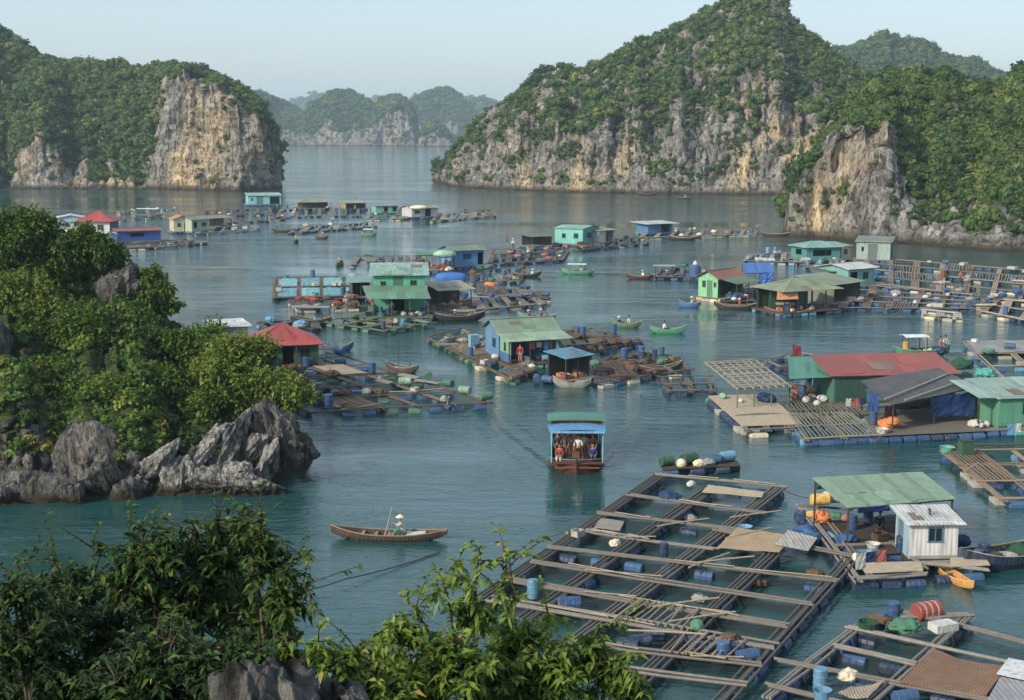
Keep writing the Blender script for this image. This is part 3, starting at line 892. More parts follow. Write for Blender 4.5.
FRAMEC = C(120, 130, 130)
def house(label, A, B, depth, h, roof, wallc, roofc, rise=.9, over=.35, sides=None, openc=(), ops=None, zd=.5, floats_c=('blue', 'blue', 'teal'), porch=None, deck=(.5, .5, .6, .3), deckc=WOOD, group='floating houses of the fishing village', name='floating_house', roofkind='sheet', wallkind='board', posts=None, fr=.28, framec=None):
    a, b = P(*A, zd), P(*B, zd)
    W = (b - a).length; rz = math.atan2((b - a).y, (b - a).x)
    org = Vector((a.x, a.y, 0))
    root = empty(name, org, rz, label, 'floating house', group)
    ops = ops or {}; sides = sides or {}
    l_, r_, f_, k_ = deck
    # deck of boards on floats
    mb = MB()
    n = max(3, int((depth + f_ + k_) / .35))
    for k in range(n):
        y = -f_ + (depth + f_ + k_) * (k + .5) / n
        mb.bar((-l_, y, zd - .04 + rnd.uniform(-.008, .008)), (W + r_, y, zd - .04 + rnd.uniform(-.008, .008)), (depth + f_ + k_) / n * .9, .06)
    for x in (-l_ + .1, W / 2, W + r_ - .1):
        mb.bar((x, -f_ + .05, zd - .16), (x, depth + k_ - .05, zd - .16), .12, .14)
    mb.build('deck', mat('wood', deckc), root)
    bud = [40]
    for y in (-f_ + .25, depth + k_ - .3):
        floats(root, (-l_, y, zd), (W + r_, y, zd), floats_c, 1.05, .14, .05, .1, bud)
    for x in (-l_ + .3, W + r_ - .3):
        floats(root, (x, -f_ + .6, zd), (x, depth + k_ - .6, zd), floats_c, 1.1, .14, .05, .1, bud)
    th = .07
    frames = {'front': (W, Matrix.Translation((0, 0, zd))),
              'back': (W, Matrix.Translation((W, depth, zd)) @ Matrix.Rotation(math.pi, 4, 'Z')),
              'left': (depth - 2 * th - .004, Matrix.Translation((0, depth - th - .002, zd)) @ Matrix.Rotation(-math.pi / 2, 4, 'Z')),
              'right': (depth - 2 * th - .004, Matrix.Translation((W, th + .002, zd)) @ Matrix.Rotation(math.pi / 2, 4, 'Z'))}
    for side, (ww, M) in frames.items():
        if side in openc: continue
        hh = h
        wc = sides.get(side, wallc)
        holes = ops.get(side, [])
        abs_holes = []
        for (x0, z0, x1, z1, typ) in holes:
            abs_holes.append((x0 * ww, z0, x1 * ww, z1, typ))
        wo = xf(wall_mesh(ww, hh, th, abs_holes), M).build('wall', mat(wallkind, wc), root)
        for (x0, z0, x1, z1, typ) in abs_holes:
            if typ == 'void': continue
            if typ == 'window':
                fm = MB(); t_ = .05
                for bx in (((x0 + x1) / 2, z0, x1 - x0 + .1, t_), ((x0 + x1) / 2, z1, x1 - x0 + .1, t_), (x0, (z0 + z1) / 2, t_, z1 - z0 - t_), (x1, (z0 + z1) / 2, t_, z1 - z0 - t_), ((x0 + x1) / 2, (z0 + z1) / 2, .03, z1 - z0 - t_)):
                    fm.box((bx[0], .01, bx[1]), (bx[2], .12, bx[3]))
                w_ = xf(fm, M).build('window', mat('board', framec or mul(wc, .55)), root)
                xf(MB().box(((x0 + x1) / 2, .05, (z0 + z1) / 2), (x1 - x0 - .01, .012, z1 - z0 - .01)), M).build('pane', mat('glass', (.02, .028, .03)), w_)
            if typ == 'door':
                d_ = xf(MB().box(((x0 + x1) / 2, .03, (z0 + z1) / 2), (x1 - x0 - .02, .04, z1 - z0 - .02)), M).build('door', mat('board', mul(wc, .4)), root)
                xf(MB().box((x1 - .12, -.01, (z0 + z1) / 2), (.03, .05, .12)), M).build('handle', mat('metal', GREY), d_)
    pm = mat('wood', DWOOD)
    if openc or posts:
        for x, y in (posts or [(x, y) for x in (.08, W / 2, W - .08) for y in (.08, depth - .08)]):
            z1 = h
            MB().box((x, y, zd + z1 / 2), (.1, .1, z1)).build('post', pm, root)
    rm = mat(roofkind, roofc)
    o, z = over, zd + h + .02
    t_ = .05
    nu = max(4, int(W / .8))
    near = scale_at(a) > 8.5
    def sl(name, *pts, th=.05):
        r__ = MB().slab(*pts, nu, 5, th, .018).build(name, rm, root)
        if near and roofkind == 'sheet':
            q4 = [Vector(p) for p in pts]
            for k in range(3):
                u, v = rnd.uniform(.05, .75), rnd.uniform(.05, .6); du, dv = rnd.uniform(.10, .2), rnd.uniform(.2, .38)
                MB().slab(*[blerp(q4, x, y) + Vector((0, 0, .045)) for x, y in ((u, v), (u + du, v), (u + du, v + dv), (u, v + dv))], 2, 2, .012, .006).build('patch', mat('sheet', mul(roofc, rnd.choice((.7, .82, 1.15))) if k else C(140, 112, 90)), root)
        return r__
    if roof == 'gable_x':
        zr = z + rise; ze = z - rise * o / (depth / 2) * .9
        sl('roof', (-o, -o, ze), (W + o, -o, ze), (W + o, depth / 2 - .004, zr), (-o, depth / 2 - .004, zr))
        sl('roof', (-o, depth / 2 + .004, zr), (W + o, depth / 2 + .004, zr), (W + o, depth + o, ze), (-o, depth + o, ze))
        for side, x in (('left', .0), ('right', W - th)):
            if side in openc and side not in sides: continue
            g = MB().add([(x, .05, zd + h), (x, depth - .05, zd + h), (x, depth / 2, zr - .07), (x + th, .05, zd + h), (x + th, depth - .05, zd + h), (x + th, depth / 2, zr - .07)], [(0, 2, 1), (3, 4, 5), (0, 1, 4, 3), (1, 2, 5, 4), (2, 0, 3, 5)])
            g.build('gable', mat(wallkind, sides.get(side, wallc)), root)
        MB().bar((-o, depth / 2, zr + .03), (W + o, depth / 2, zr + .03), .28, .03).build('ridge_cap', mat('sheet', mul(roofc, .8)), root)
    elif roof == 'gable_y':
        zr = z + rise; ze = z - rise * o / (W / 2) * .9
        sl('roof', (-o, -o, ze), (W / 2 - .004, -o, zr), (W / 2 - .004, depth + o, zr), (-o, depth + o, ze))
        sl('roof', (W / 2 + .004, -o, zr), (W + o, -o, ze), (W + o, depth + o, ze), (W / 2 + .004, depth + o, zr))
        for side, y in (('front', 0.), ('back', depth - th)):
            if side in openc and side not in sides: continue
            g = MB().add([(.05, y, zd + h), (W - .05, y, zd + h), (W / 2, y, zr - .07), (.05, y + th, zd + h), (W - .05, y + th, zd + h), (W / 2, y + th, zr - .07)], [(0, 1, 2), (3, 5, 4), (0, 3, 4, 1), (1, 4, 5, 2), (2, 5, 3, 0)])
            g.build('gable', mat(wallkind, sides.get(side, wallc)), root)
        MB().bar((W / 2, -o, zr + .03), (W / 2, depth + o, zr + .03), .28, .03).build('ridge_cap', mat('sheet', mul(roofc, .8)), root)
    elif roof == 'hip':
        zr = z + rise; ze = z - .12
        cx0, cx1, cy = W * fr + depth * .08, W * (1 - fr) - depth * .08, depth / 2
        if cx1 < cx0: cx0 = cx1 = W / 2
        for pts in (((-o, -o, ze), (W + o, -o, ze), (cx1, cy, zr), (cx0, cy, zr)), ((W + o, -o, ze), (W + o, depth + o, ze), (cx1, cy + .01, zr), (cx1, cy - .01, zr)),
                    ((W + o, depth + o, ze), (-o, depth + o, ze), (cx0, cy, zr), (cx1, cy, zr)), ((-o, depth + o, ze), (-o, -o, ze), (cx0, cy - .01, zr), (cx0, cy + .01, zr))):
            sl('roof', *pts)
        for px_, py_, ex in ((-o, -o, cx0), (W + o, -o, cx1)):
            MB().bar((px_, py_, ze + .04), (ex, cy, zr + .04), .16, .03).build('ridge_cap', mat('sheet', mul(roofc, 1.15)), root)
    elif roof in ('shed', 'flat', 'shed_left'):
        z0, z1 = z, z + rise
        if roof == 'flat': z1 = z + .12
        if roof == 'shed_left':
            pts = ((-o, -o, z1), (W + o, -o, z0), (W + o, depth + o, z0), (-o, depth + o, z1))
        else:
            pts = ((-o, -o, z0 - .1), (W + o, -o, z0 - .1), (W + o, depth + o, z1), (-o, depth + o, z1))
        sl('roof', *pts)
        if roof == 'shed':
            for side, x in (('left', 0.), ('right', W - th)):
                if side in openc: continue
                zz = z0 + (z1 - z0) * .93
                g = MB().add([(x, .1, zd + h), (x, depth - .05, zd + h), (x, depth - .05, zz), (x + th, .1, zd + h), (x + th, depth - .05, zd + h), (x + th, depth - .05, zz)], [(0, 2, 1), (3, 4, 5), (0, 1, 4, 3), (1, 2, 5, 4), (2, 0, 3, 5)])
                g.build('gable', mat(wallkind, sides.get(side, wallc)), root)
            if 'back' not in openc and z1 - z0 > .2:
                MB().box((W / 2, depth - th / 2, (zd + h + z1) / 2 - .02), (W - 2 * th, th, z1 - zd - h - .08)).build('gable', mat(wallkind, sides.get('back', wallc)), root)
    if porch:
        pd, pc, zlow = porch[:3]
        x0, x1 = (porch[3], porch[4]) if len(porch) > 3 else (-o, W + o)
        MB().slab((x0, -pd, zd + zlow), (x1, -pd, zd + zlow), (x1, -.02, zd + h - .12), (x0, -.02, zd + h - .12), nu, 4, .05, .015).build('porch_roof', mat('sheet', pc), root)
        npst = max(2, int((x1 - x0) / 2.0) + 1)
        for k in range(npst):
            x = x0 + .15 + (x1 - x0 - .3) * k / (npst - 1)
            MB().box((x, -pd + .15, zd + zlow / 2 - .02), (.09, .09, zlow - .04)).build('post', pm, root)
    root['W'] = W
    if near:        # a plinth board, an eave board and a clothes line under the eave
        if 'front' not in openc: MB().box((W / 2, -.012, zd + .09), (W, .02, .16)).build('plinth', mat('wood', mul(wallc, .5)), root)
    return root, W
def clothes_line(label, a, b, zs, cols):
    p, q = P(*a, zs), P(*b, zs); o0 = p.copy(); q = q - p; 
    root = empty('clothes_line', o0, 0, label, 'clothes line')
    MB().tube([(0, 0, 0), q * .5 - Vector((0, 0, .08)), q], .012, 4).build('line', mat('metal', DGREY), root)
    n = len(cols)
    for k, c in enumerate(cols):
        u = (k + .6) / (n + .4); w_ = rnd.uniform(.35, .6) / q.length; h_ = rnd.uniform(.45, .8)
        z = -.08 * 4 * u * (1 - u)
        t0, t1 = q * u, q * (u + w_)
        MB().slab(t0 + Vector((0, 0, z - h_)), t1 + Vector((0, 0, z - h_ + rnd.uniform(-.06, .06))), t1 + Vector((0, 0, z)), t0 + Vector((0, 0, z)), 4, 4, .015, .03).build('garment', mat('cloth', c), root)
def aerial(label, px, py, z, h):
    root = empty('aerial', P(px, py, z), rnd.uniform(0, 3), label, 'aerial')
    MB().tube([(0, 0, -.5), (0, 0, h)], .03, 5).build('pole', mat('metal', GREY), root)
    m = MB(); m.bar((-.5, 0, h - .1), (.5, 0, h - .1), .03, .03)
    for k in range(5): m.bar((-.4 + .2 * k, -.3 + .04 * k, h - .1), (-.4 + .2 * k, .3 - .04 * k, h - .1), .02, .02)
    m.build('antenna', mat('metal', GREY), root)

def loc(root, x, y, z=0.0):
    return Matrix.Translation(root.location) @ root.rotation_euler.to_matrix().to_4x4() @ Vector((x, y, z))

def scatter(root, x0, x1, y0, y1, z, where, specs):
    for kind, colr, n in specs:
        for k in range(n):
            p = loc(root, rnd.uniform(x0, x1), rnd.uniform(y0, y1), z)
            item(kind, colr, p, None, where, rnd.uniform(.85, 1.15))

# ------------------------------------------------------------------ people
def skin_mesh(name, pts, edges, m, sub=1, rootv=0):
    me = bpy.data.meshes.new(name)
    me.from_pydata([p[:3] for p in pts], edges, [])
    o = bpy.data.objects.new(name, me); COL.objects.link(o)
    md = o.modifiers.new('skin', 'SKIN')
    if not me.skin_vertices: me.attributes.new('skin', 'FLOAT', 'POINT')
    for i, p in enumerate(pts):
        r = p[3]
        me.skin_vertices[0].data[i].radius = r if isinstance(r, tuple) else (r, r)
        me.skin_vertices[0].data[i].use_root = i == rootv
    sb = o.modifiers.new('sub', 'SUBSURF'); sb.levels = sub; sb.render_levels = sub
    dg = bpy.context.evaluated_depsgraph_get()
    out = bpy.data.meshes.new_from_object(o.evaluated_get(dg))
    bpy.data.objects.remove(o); out.name = name
    out.polygons.foreach_set('use_smooth', [True] * len(out.polygons))
    out.materials.clear(); out.materials.append(m)
    return out

POSES = {  # hip, knees, feet, shoulders, elbows, hands ; facing +X, metres above what carries them
    'stand': dict(hip=(0, 0, .92), kn=[(.03, .10, .50), (.0, -.10, .50)], ft=[(.0, .11, .05), (-.03, -.11, .05)], el=[(.05, .27, 1.12), (.02, -.27, 1.10)], hd=[(.22, .22, .96), (.16, -.25, .90)], lean=.03),
    'stand2': dict(hip=(0, 0, .92), kn=[(.06, .10, .50), (.0, -.11, .50)], ft=[(.05, .12, .05), (-.06, -.12, .05)], el=[(.10, .28, 1.14), (-.08, -.28, 1.12)], hd=[(.30, .12, 1.10), (-.02, -.30, .86)], lean=.06),
    'sit': dict(hip=(0, 0, .36), kn=[(.38, .12, .40), (.38, -.12, .40)], ft=[(.40, .12, .05), (.40, -.12, .05)], el=[(.10, .26, .58), (.10, -.26, .58)], hd=[(.34, .14, .48), (.34, -.14, .48)], lean=.06),
    'row': dict(hip=(0, 0, .20), kn=[(.34, .16, .40), (.34, -.16, .40)], ft=[(.62, .14, .06), (.62, -.14, .06)], el=[(.30, .26, .62), (.30, -.26, .58)], hd=[(.56, .10, .74), (.56, -.10, .62)], lean=.10),
    'squat': dict(hip=(-.05, 0, .22), kn=[(.30, .16, .42), (.30, -.16, .42)], ft=[(.12, .14, .05), (.12, -.14, .05)], el=[(.25, .24, .50), (.25, -.24, .48)], hd=[(.46, .10, .36), (.46, -.10, .34)], lean=.16),
}
_body = {}
def person(label, pos, face, pose='stand', shirt=WHITE, trousers=DBLUE, head='hair', hat=None, group=None, size=1.0):
    ps = POSES[pose]
    hip = Vector(ps['hip']); sh = hip + Vector((ps['lean'] * 1.6, 0, .50)); nk = sh + Vector((ps['lean'] * .3, 0, .08)); hdv = nk + Vector((.03, 0, .17))
    root = empty('person', pos, face, label, 'person', group)
    root.scale = (size,) * 3
    S = [sh + Vector((0, s * .17, -.02)) for s in (1, -1)]
    H = [hip + Vector((0, s * .09, -.02)) for s in (1, -1)]
    E = [Vector(v) for v in ps['el']]; D = [Vector(v) for v in ps['hd']]; K = [Vector(v) for v in ps['kn']]; T = [Vector(v) for v in ps['ft']]
    key = (pose, 'body')
    if key not in _body:
        pts = [(*hip, (.11, .14)), (*(hip.lerp(sh, .5)), (.10, .135)), (*sh, (.095, .13)), (*nk, .052), (*(hdv + Vector((0, 0, -.07))), (.075, .068)), (*hdv, (.098, .085)), (*(hdv + Vector((-.01, 0, .09))), (.07, .065))]
        ed = [(0, 1), (1, 2), (2, 3), (3, 4), (4, 5), (5, 6)]
        pts.append((*(hdv + Vector((.105, 0, -.02))), .016)); ed.append((5, 7))          # nose
        for i in (0, 1):
            b0 = len(pts)
            pts += [(*S[i], .055), (*E[i], .042), (*D[i].lerp(E[i], .15), .03), (*(D[i] + (D[i] - E[i]).normalized() * .06), .03)]
            ed += [(2, b0), (b0, b0 + 1), (b0 + 1, b0 + 2), (b0 + 2, b0 + 3)]
            hand = b0 + 3
            dirn = (D[i] - E[i]).normalized(); sd = Vector((-dirn.y, dirn.x, 0)); sd = sd.normalized() if sd.length > .1 else Vector((0, 1, 0))
            for fz in (-.6, -.2, .2, .6):
                pts.append((*(Vector(pts[hand][:3]) + dirn * .075 + sd * fz * .045 + Vector((0, 0, -.01))), .010)); ed.append((hand, len(pts) - 1))
            pts.append((*(Vector(pts[hand][:3]) + dirn * .02 + sd * .055), .011)); ed.append((hand, len(pts) - 1))
            b1 = len(pts)
            pts += [(*H[i], .085), (*K[i], .056), (*T[i], .038), (*(T[i] + Vector((.14, 0, -.02))), .032)]
            ed += [(0, b1), (b1, b1 + 1), (b1 + 1, b1 + 2), (b1 + 2, b1 + 3)]
        _body[key] = skin_mesh('person', pts, ed, mat('skin', C(168, 118, 88)), 1)
        pts = [(*hip, (.125, .155)), (*(hip.lerp(sh, .5)), (.118, .15)), (*(sh), (.122, .15)), (*(sh.lerp(nk, .9)), (.085, .095))]; ed = [(0, 1), (1, 2), (2, 3)]
        for i in (0, 1):
            b0 = len(pts); pts += [(*S[i], .072), (*E[i], .06), (*D[i].lerp(E[i], .45), .05)]; ed += [(2, b0), (b0, b0 + 1), (b0 + 1, b0 + 2)]
        _body[pose, 'shirt'] = (pts, ed)
        pts = [(*(hip + Vector((0, 0, .08))), (.125, .15)), (*hip, (.13, .155))]; ed = [(0, 1)]
        for i in (0, 1):
            b0 = len(pts); pts += [(*H[i], .10), (*K[i], .072), (*(T[i].lerp(K[i], .18)), .062)]; ed += [(1, b0), (b0, b0 + 1), (b0 + 1, b0 + 2)]
        _body[pose, 'trousers'] = (pts, ed)
    def part(name, me):
        o = bpy.data.objects.new(name, me); COL.objects.link(o); o.parent = root; return o
    part('body', _body[key])
    for nm, c in (('shirt', shirt), ('trousers', trousers)):
        k2 = (pose, nm, c)
        if k2 not in _body: _body[k2] = skin_mesh(nm, *_body[pose, nm], mat('cloth', c), 1)
        part(nm, _body[k2])
    if hat:
        m = MB()
        if hat == 'cone': m.lathe([(.235, 0), (.24, .012), (.13, .09), (.02, .165), (0, .165)], Matrix.Translation(hdv + Vector((-.01, 0, .055))), 18)
        else: m.lathe([(.19, 0), (.19, .012), (.115, .02), (.11, .09), (.06, .12), (0, .12)], Matrix.Translation(hdv + Vector((-.01, 0, .05))), 14)
        m.build('hat', mat('cloth', CREAM if hat == 'cone' else WHITE), root, True)
    else:
        V, F = ICO2
        W = V * np.array((.122, .108, .135)); W[:, 2] = np.maximum(W[:, 2], -.03 + (W[:, 0] > .03) * .075)
        W[:, 0] = np.minimum(W[:, 0], .085)
        MB().add(W + np.array(hdv + Vector((-.014, 0, .045))), F).build('hair', mat('cloth', (.012, .010, .009)), root, True)
    return root

# ------------------------------------------------------------------ boats
def hull_parts(root, L, W, D=.55, sheer=.35, col=TEAL, inner=WOOD, rim=None, bow=2.2, stern=3.5, draft=.18, thwarts=3, floor_z=.12, rise=1.0):
    ns = 22
    out, inn, rimL, rimR = [], [], [], []
    def sec(t_, off):
        e = abs(2 * t_ - 1)
        pw = bow if t_ > .5 else stern
        b = W / 2 * max(.04, (1 - e ** pw)) * (1.0 if t_ > .5 else 1.0)
        if t_ < .5: b = max(b, W * .12)
        top = D - draft + sheer * e ** 2.2 * (1.25 if t_ > .5 else .8)
        bot = -draft + (D * .75 + sheer * .4) * e ** 4 * rise
        b -= off; b = max(b, .012); bot += off; 
        x = (t_ - .5) * L * (1 - off * .3 / L)
        prof = [(-1, 1), (-.93, .55), (-.74, .18), (0, 0), (.74, .18), (.93, .55), (1, 1)]
        return [Vector((x, u * b, bot + (top - bot) * v)) for u, v in prof]
    A = [sec(i / ns, 0) for i in range(ns + 1)]
    B = [sec(i / ns, .05) for i in range(ns + 1)]
    m = MB()
    V = [p for s_ in A for p in s_] + [p for s_ in B for p in s_]
    n0 = 7 * (ns + 1); F = []
    for i in range(ns):
        for k in range(6):
            a = i * 7 + k
            F.append((a, a + 7, a + 8, a + 1)); F.append((n0 + a, n0 + a + 1, n0 + a + 8, n0 + a + 7))
        for k in (0, 6):
            a = i * 7 + k
            F.append((a, n0 + a, n0 + a + 7, a + 7) if k == 0 else (a, a + 7, n0 + a + 7, n0 + a))
    F.append(tuple(range(7))); F.append(tuple(reversed(range(ns * 7, ns * 7 + 7))))
    F.append(tuple(n0 + k for k in reversed(range(7)))); F.append(tuple(n0 + ns * 7 + k for k in range(7)))
    m.add(V, F)
    m.build('hull', mat('board', col), root)
    for k, sgn in ((0, 1), (6, -1)):
        MB().tube([s_[k] + Vector((0, .02 * sgn, .02)) for s_ in A], .035 if L > 4 else .028, 5).build('gunwale', mat('wood', rim or C(165, 155, 135)), root)
    fm = MB()
    i0, i1 = 4, ns - 4
    for i in range(i0, i1):
        b = min(B[i][5].y, B[i + 1][5].y) * .86
        x0, x1 = B[i][0].x, B[i + 1][0].x
        zf = max(floor_z - draft, B[i][3].z + .03, B[i + 1][3].z + .03) + .03
        fm.box(((x0 + x1) / 2, 0, zf), ((x1 - x0) * .93, abs(b) * 2, .03))
    fm.build('floor_boards', mat('wood', inner), root)
    for k in range(thwarts):
        t_ = .22 + .56 * (k + .5) / thwarts
        s_ = sec(t_, .03)
        MB().box((s_[0].x, 0, s_[0].z - .1), (.16, abs(s_[0].y) * 1.94, .04)).build('thwart', mat('wood', mul(inner, 1.1)), root)
    return A

def boat(label, px, py, heading, L, W, col=TEAL, canopy=None, inner=WOOD, cargo=(), crew=0, name='fishing_boat', engine=True, rim=None, D=.6, mast=False, group='small boats about the bay', sheer=.4, hats=('cone', 'cap', None), short=None):
    p = P(px, py, 0)
    root = empty(name, p, R(heading), label, 'boat', group)
    hull_parts(root, L, W, D, sheer, col, inner, rim)
    top = D - .18
    if engine:
        eb = MB().box((-L * .26, 0, top - .08), (L * .13, W * .42, .34)).build('engine_box', mat('board', mul(inner, .8)), root)
        MB().tube([(-L * .26, .08, top + .1), (-L * .28, .1, top + .5)], .04, 6).build('exhaust_pipe', mat('metal', DGREY), eb)
    if canopy:
        cc, x0, x1, hz = canopy
        for x in (x0, x1):
            for s in (-1, 1):
                MB().box((x * L, s * W * .40, (top + hz) / 2), (.06, .06, hz - top + .1)).build('post', mat('wood', DWOOD), root)
        def arch(u, v): return .12 * math.sin(math.pi * v)
        MB().slab((x0 * L - .3, -W * .48, hz), (x1 * L + .3, -W * .48, hz), (x1 * L + .3, W * .48, hz), (x0 * L - .3, W * .48, hz), 6, 6, .04, .012, arch).build('canopy', mat('tarp', cc), root)
    if mast:
        MB().tube([(L * .1, 0, top), (L * .1, 0, top + 2.6)], .03, 6).build('mast', mat('wood', DWOOD), root)
    short = short or label
    for kind, colr, n in cargo:
        for k in range(n):
            pos = loc(root, rnd.uniform(-.2, .3) * L, rnd.uniform(-.15, .15) * W, .10)
            item(kind, colr, pos, None, 'the ' + short, .8)
    cs = [WHITE, RED, DBLUE, C(60, 60, 70), C(190, 120, 60), SKYB]
    for k in range(crew):
        t_ = [-.12, .16, .02][k % 3]
        s_ = ['sit', 'squat', 'stand'][k % 3]
        hat = hats[(k + int(px)) % len(hats)]
        sc_ = rnd.choice(cs); nmc = {WHITE: 'white', RED: 'red', DBLUE: 'dark blue', SKYB: 'light blue'}.get(sc_, 'dull')
        person('person in %s shirt%s aboard the %s' % (nmc, {'cone': ' and conical hat', 'cap': ' and pale cap', None: ''}[hat], short)if k == 0 else 'other person in %s shirt aboard the %s' % (nmc, short), loc(root, t_ * L, .05, .02), R(heading) + rnd.choice((0, .6, -.5)), s_, sc_, rnd.choice((DBLUE, DGREY, BROWN)), hat=hat, group='people in small boats')
    return root
# ------------------------------------------------------------------ near islet, its rocks and trees
from mathutils.bvhtree import BVHTree
M_ISLE = rock_material('islet_rock', ((0.05, 0.05, 0.048), (0.15, 0.145, 0.138), (0.30, 0.29, 0.275)), ((0.06, 0.052, 0.043), (0.17, 0.155, 0.128), (0.32, 0.29, 0.25)), 0.0, 4.0, True)
M_BOULD = rock_material('grey_limestone', ((0.09, 0.09, 0.09), (0.29, 0.287, 0.28), (0.55, 0.54, 0.52)), ((0.08, 0.078, 0.074), (0.26, 0.25, 0.238), (0.50, 0.485, 0.46)), 0.0, 5.0)
M_DARKR = rock_material('dark_limestone', ((0.045, 0.045, 0.046), (0.13, 0.129, 0.128), (0.25, 0.248, 0.242)), ((0.05, 0.047, 0.043), (0.135, 0.126, 0.112), (0.26, 0.24, 0.215)), 0.0, 5.0)
isle = karst('islet',
      [(-90, 508), (0, 503), (60, 501), (100, 498), (160, 496), (215, 492), (260, 485), (300, 472), (318, 459)],
      [(-90, 238), (0, 243), (45, 258), (85, 272), (120, 268), (150, 300), (170, 345), (200, 375), (240, 390), (270, 400), (290, 424), (300, 444), (309, 456), (318, 460)],
      [(-90, 26), (0, 26), (100, 24), (200, 16), (280, 9), (318, 3)],
      [(-90, .15), (0, .18), (60, .2), (120, .25), (200, .4), (260, .5), (318, .6)],
      -90, 318, 2.2, .42, M_ISLE, 0, (1, 1), 41.0, cliff_s=.10, wl=.22, outcrop=.55)
_me = isle.data
bvh = BVHTree.FromPolygons([v.co for v in _me.vertices], [p.vertices[:] for p in _me.polygons])
def ground_z(x, y):
    h = bvh.ray_cast(Vector((x, y, 60)), Vector((0, 0, -1)))
    return h[0].z if h[0] is not None else 0.0

ICO5 = ico(6)
def rock_shape(dims, seed, jag, sub, scl=1.0):
    V, F = sub
    g_ = np.random.default_rng(int(seed * 10))
    W = V * (1 + .35 * fbm(V[:, 0] * 1.1 + seed, V[:, 1] * 1.1, V[:, 2] * 1.1, 2))[:, None]
    for k in range(15):        # cleaved faces, mostly upright
        g = g_.normal(size=3) * np.array((1, 1, .55)); g /= np.linalg.norm(g)
        ex = np.maximum(W @ g - g_.uniform(.45, .8), 0); W = W - ex[:, None] * g
    W = W * np.array(dims) * scl * 1.18
    md = min(dims)
    nn = V / np.linalg.norm(V, axis=1, keepdims=True)
    fl = ridged(W[:, 0] / (.55 * md) + seed, W[:, 1] / (.55 * md), W[:, 2] / (2.2 * md), 4) - 1.15
    f2 = fbm(W[:, 0] / .30 + seed, W[:, 1] / .30, W[:, 2] / .7, 5, .6)
    W = W + nn * (fl * jag * .34 * md + f2 * .085 * md)[:, None]
    W[:, 2] += np.maximum(fl, 0) * .12 * jag * md * sstep(0, dims[2], W[:, 2])
    return W, F

def rock(label, px, py, Y, dims, seed, rot=(0, 0, 0), m=None, jag=.8, group=None, sub=ICO5, name='boulder', scl=1.0):
    c = PY(px, py, Y)
    W, F = rock_shape(dims, seed, jag, sub, scl)
    o = mesh_np(name, W, F, m or M_BOULD, None, False)
    o.location = c; o.rotation_euler = tuple(R(a) for a in rot)
    return tag(o, label, 'rock', group)

def outcrop(label, slabs, m):
    c0 = PY(slabs[0][0], slabs[0][1], slabs[0][2]); Vs, Fs, n = [], [], 0
    for k, (px, py, Y, dims, ry, rz) in enumerate(slabs):
        W, F = rock_shape(dims, 3.1 + 2.7 * k, .75, ICO5)
        Mx = np.array((Matrix.Rotation(R(rz), 3, 'Z') @ Matrix.Rotation(R(ry), 3, 'Y'))[:])
        W = W @ Mx.T + np.array(PY(px, py, Y) - c0)
        Vs.append(W); Fs.append(F + n); n += len(W)
    o = mesh_np('limestone_outcrop', np.concatenate(Vs), np.concatenate(Fs), m)
    o.location = c0
    return tag(o, label, 'rock')
outcrop('large pale outcrop of slanting limestone slabs on the islet shore', [(225, 482, 80.0, (4.3, 1.5, .8), 4, 0), (182, 470, 80.6, (.9, 1.3, 1.35), 40, 8), (203, 458, 81.0, (.8, 1.3, 2.1), 36, -6), (227, 450, 81.3, (.95, 1.4, 2.4), 33, 5), (250, 452, 81.6, (.85, 1.3, 2.2), 30, -8), (268, 462, 81.2, (.8, 1.2, 1.6), 26, 10), (240, 474, 79.8, (1.2, .9, 1.0), 20, 0)], M_BOULD)
outcrop('pale slanting limestone slab leaning beside the large outcrop', [(150, 466, 80.2, (.8, 1.2, 2.2), 52, 0), (137, 482, 79.8, (1.3, 1.0, .7), 10, 20)], M_BOULD)
rock('short grey rock at the foot of the slanting slab', 182, 476, 79.6, (1.0, .9, 1.0), 2.2, (0, 10, 30))
rock('tall grey rock under the bush at the islet tip', 276, 440, 82.6, (1.7, 1.4, 1.9), 9.4, (0, -12, 0), M_DARKR)
rock('dark ledge rock below the bush at the islet tip', 288, 458, 82.5, (1.3, 1.0, .9), 5.5, (0, 8, 0), M_DARKR)
rock('outermost low dark rock off the islet tip', 310, 453, 85.5, (.72, .7, .5), 6.1, (0, 0, 20), M_DARKR)
rock('second low dark rock inside the outermost one off the islet tip', 299, 450, 86.5, (.6, .6, .5), 6.9, (0, 0, 60), M_DARKR)
rock('dark crag showing through the foliage near the islet top', 122, 292, 97.5, (2.4, 1.5, 1.6), 12.3, (0, 14, 0), M_DARKR)
rock('grey crag at the left edge of the islet slope', -2, 348, 88.0, (1.1, 1.2, 2.6), 14.0, (0, -6, 0), M_DARKR)
for k, (px, py, Y, d, lab) in enumerate([(8, 492, 77.5, (1.2, 1.0, .7), 'low tan boulder at the waterline by the left picture edge'), (40, 490, 78.2, (2.2, 1.2, .9), 'broad brown boulder at the islet waterline beside the tan one'), (74, 494, 77.6, (.9, .9, .6), 'small dark boulder between the broad brown one and the cliff foot'), (104, 480, 79, (1.4, 1.1, 1.5), 'upright grey brown boulder under the foliage left of the slanting slab'), (128, 490, 78.6, (.9, .8, .7), 'small rounded boulder in front of the slanting slab'), (84, 466, 80.6, (2.9, 1.3, 2.0), 'tall grey rock face left of the slanting slab'), (28, 466, 80.4, (2.4, 1.2, 1.8), 'dark stepped rock above the broad brown boulder')]):
    rock(lab, px, py, Y, d, 20 + k * 1.7, (0, rnd.uniform(-15, 15), rnd.uniform(0, 90)), M_DARKR if k != 5 else M_ISLE, sub=ICO4)

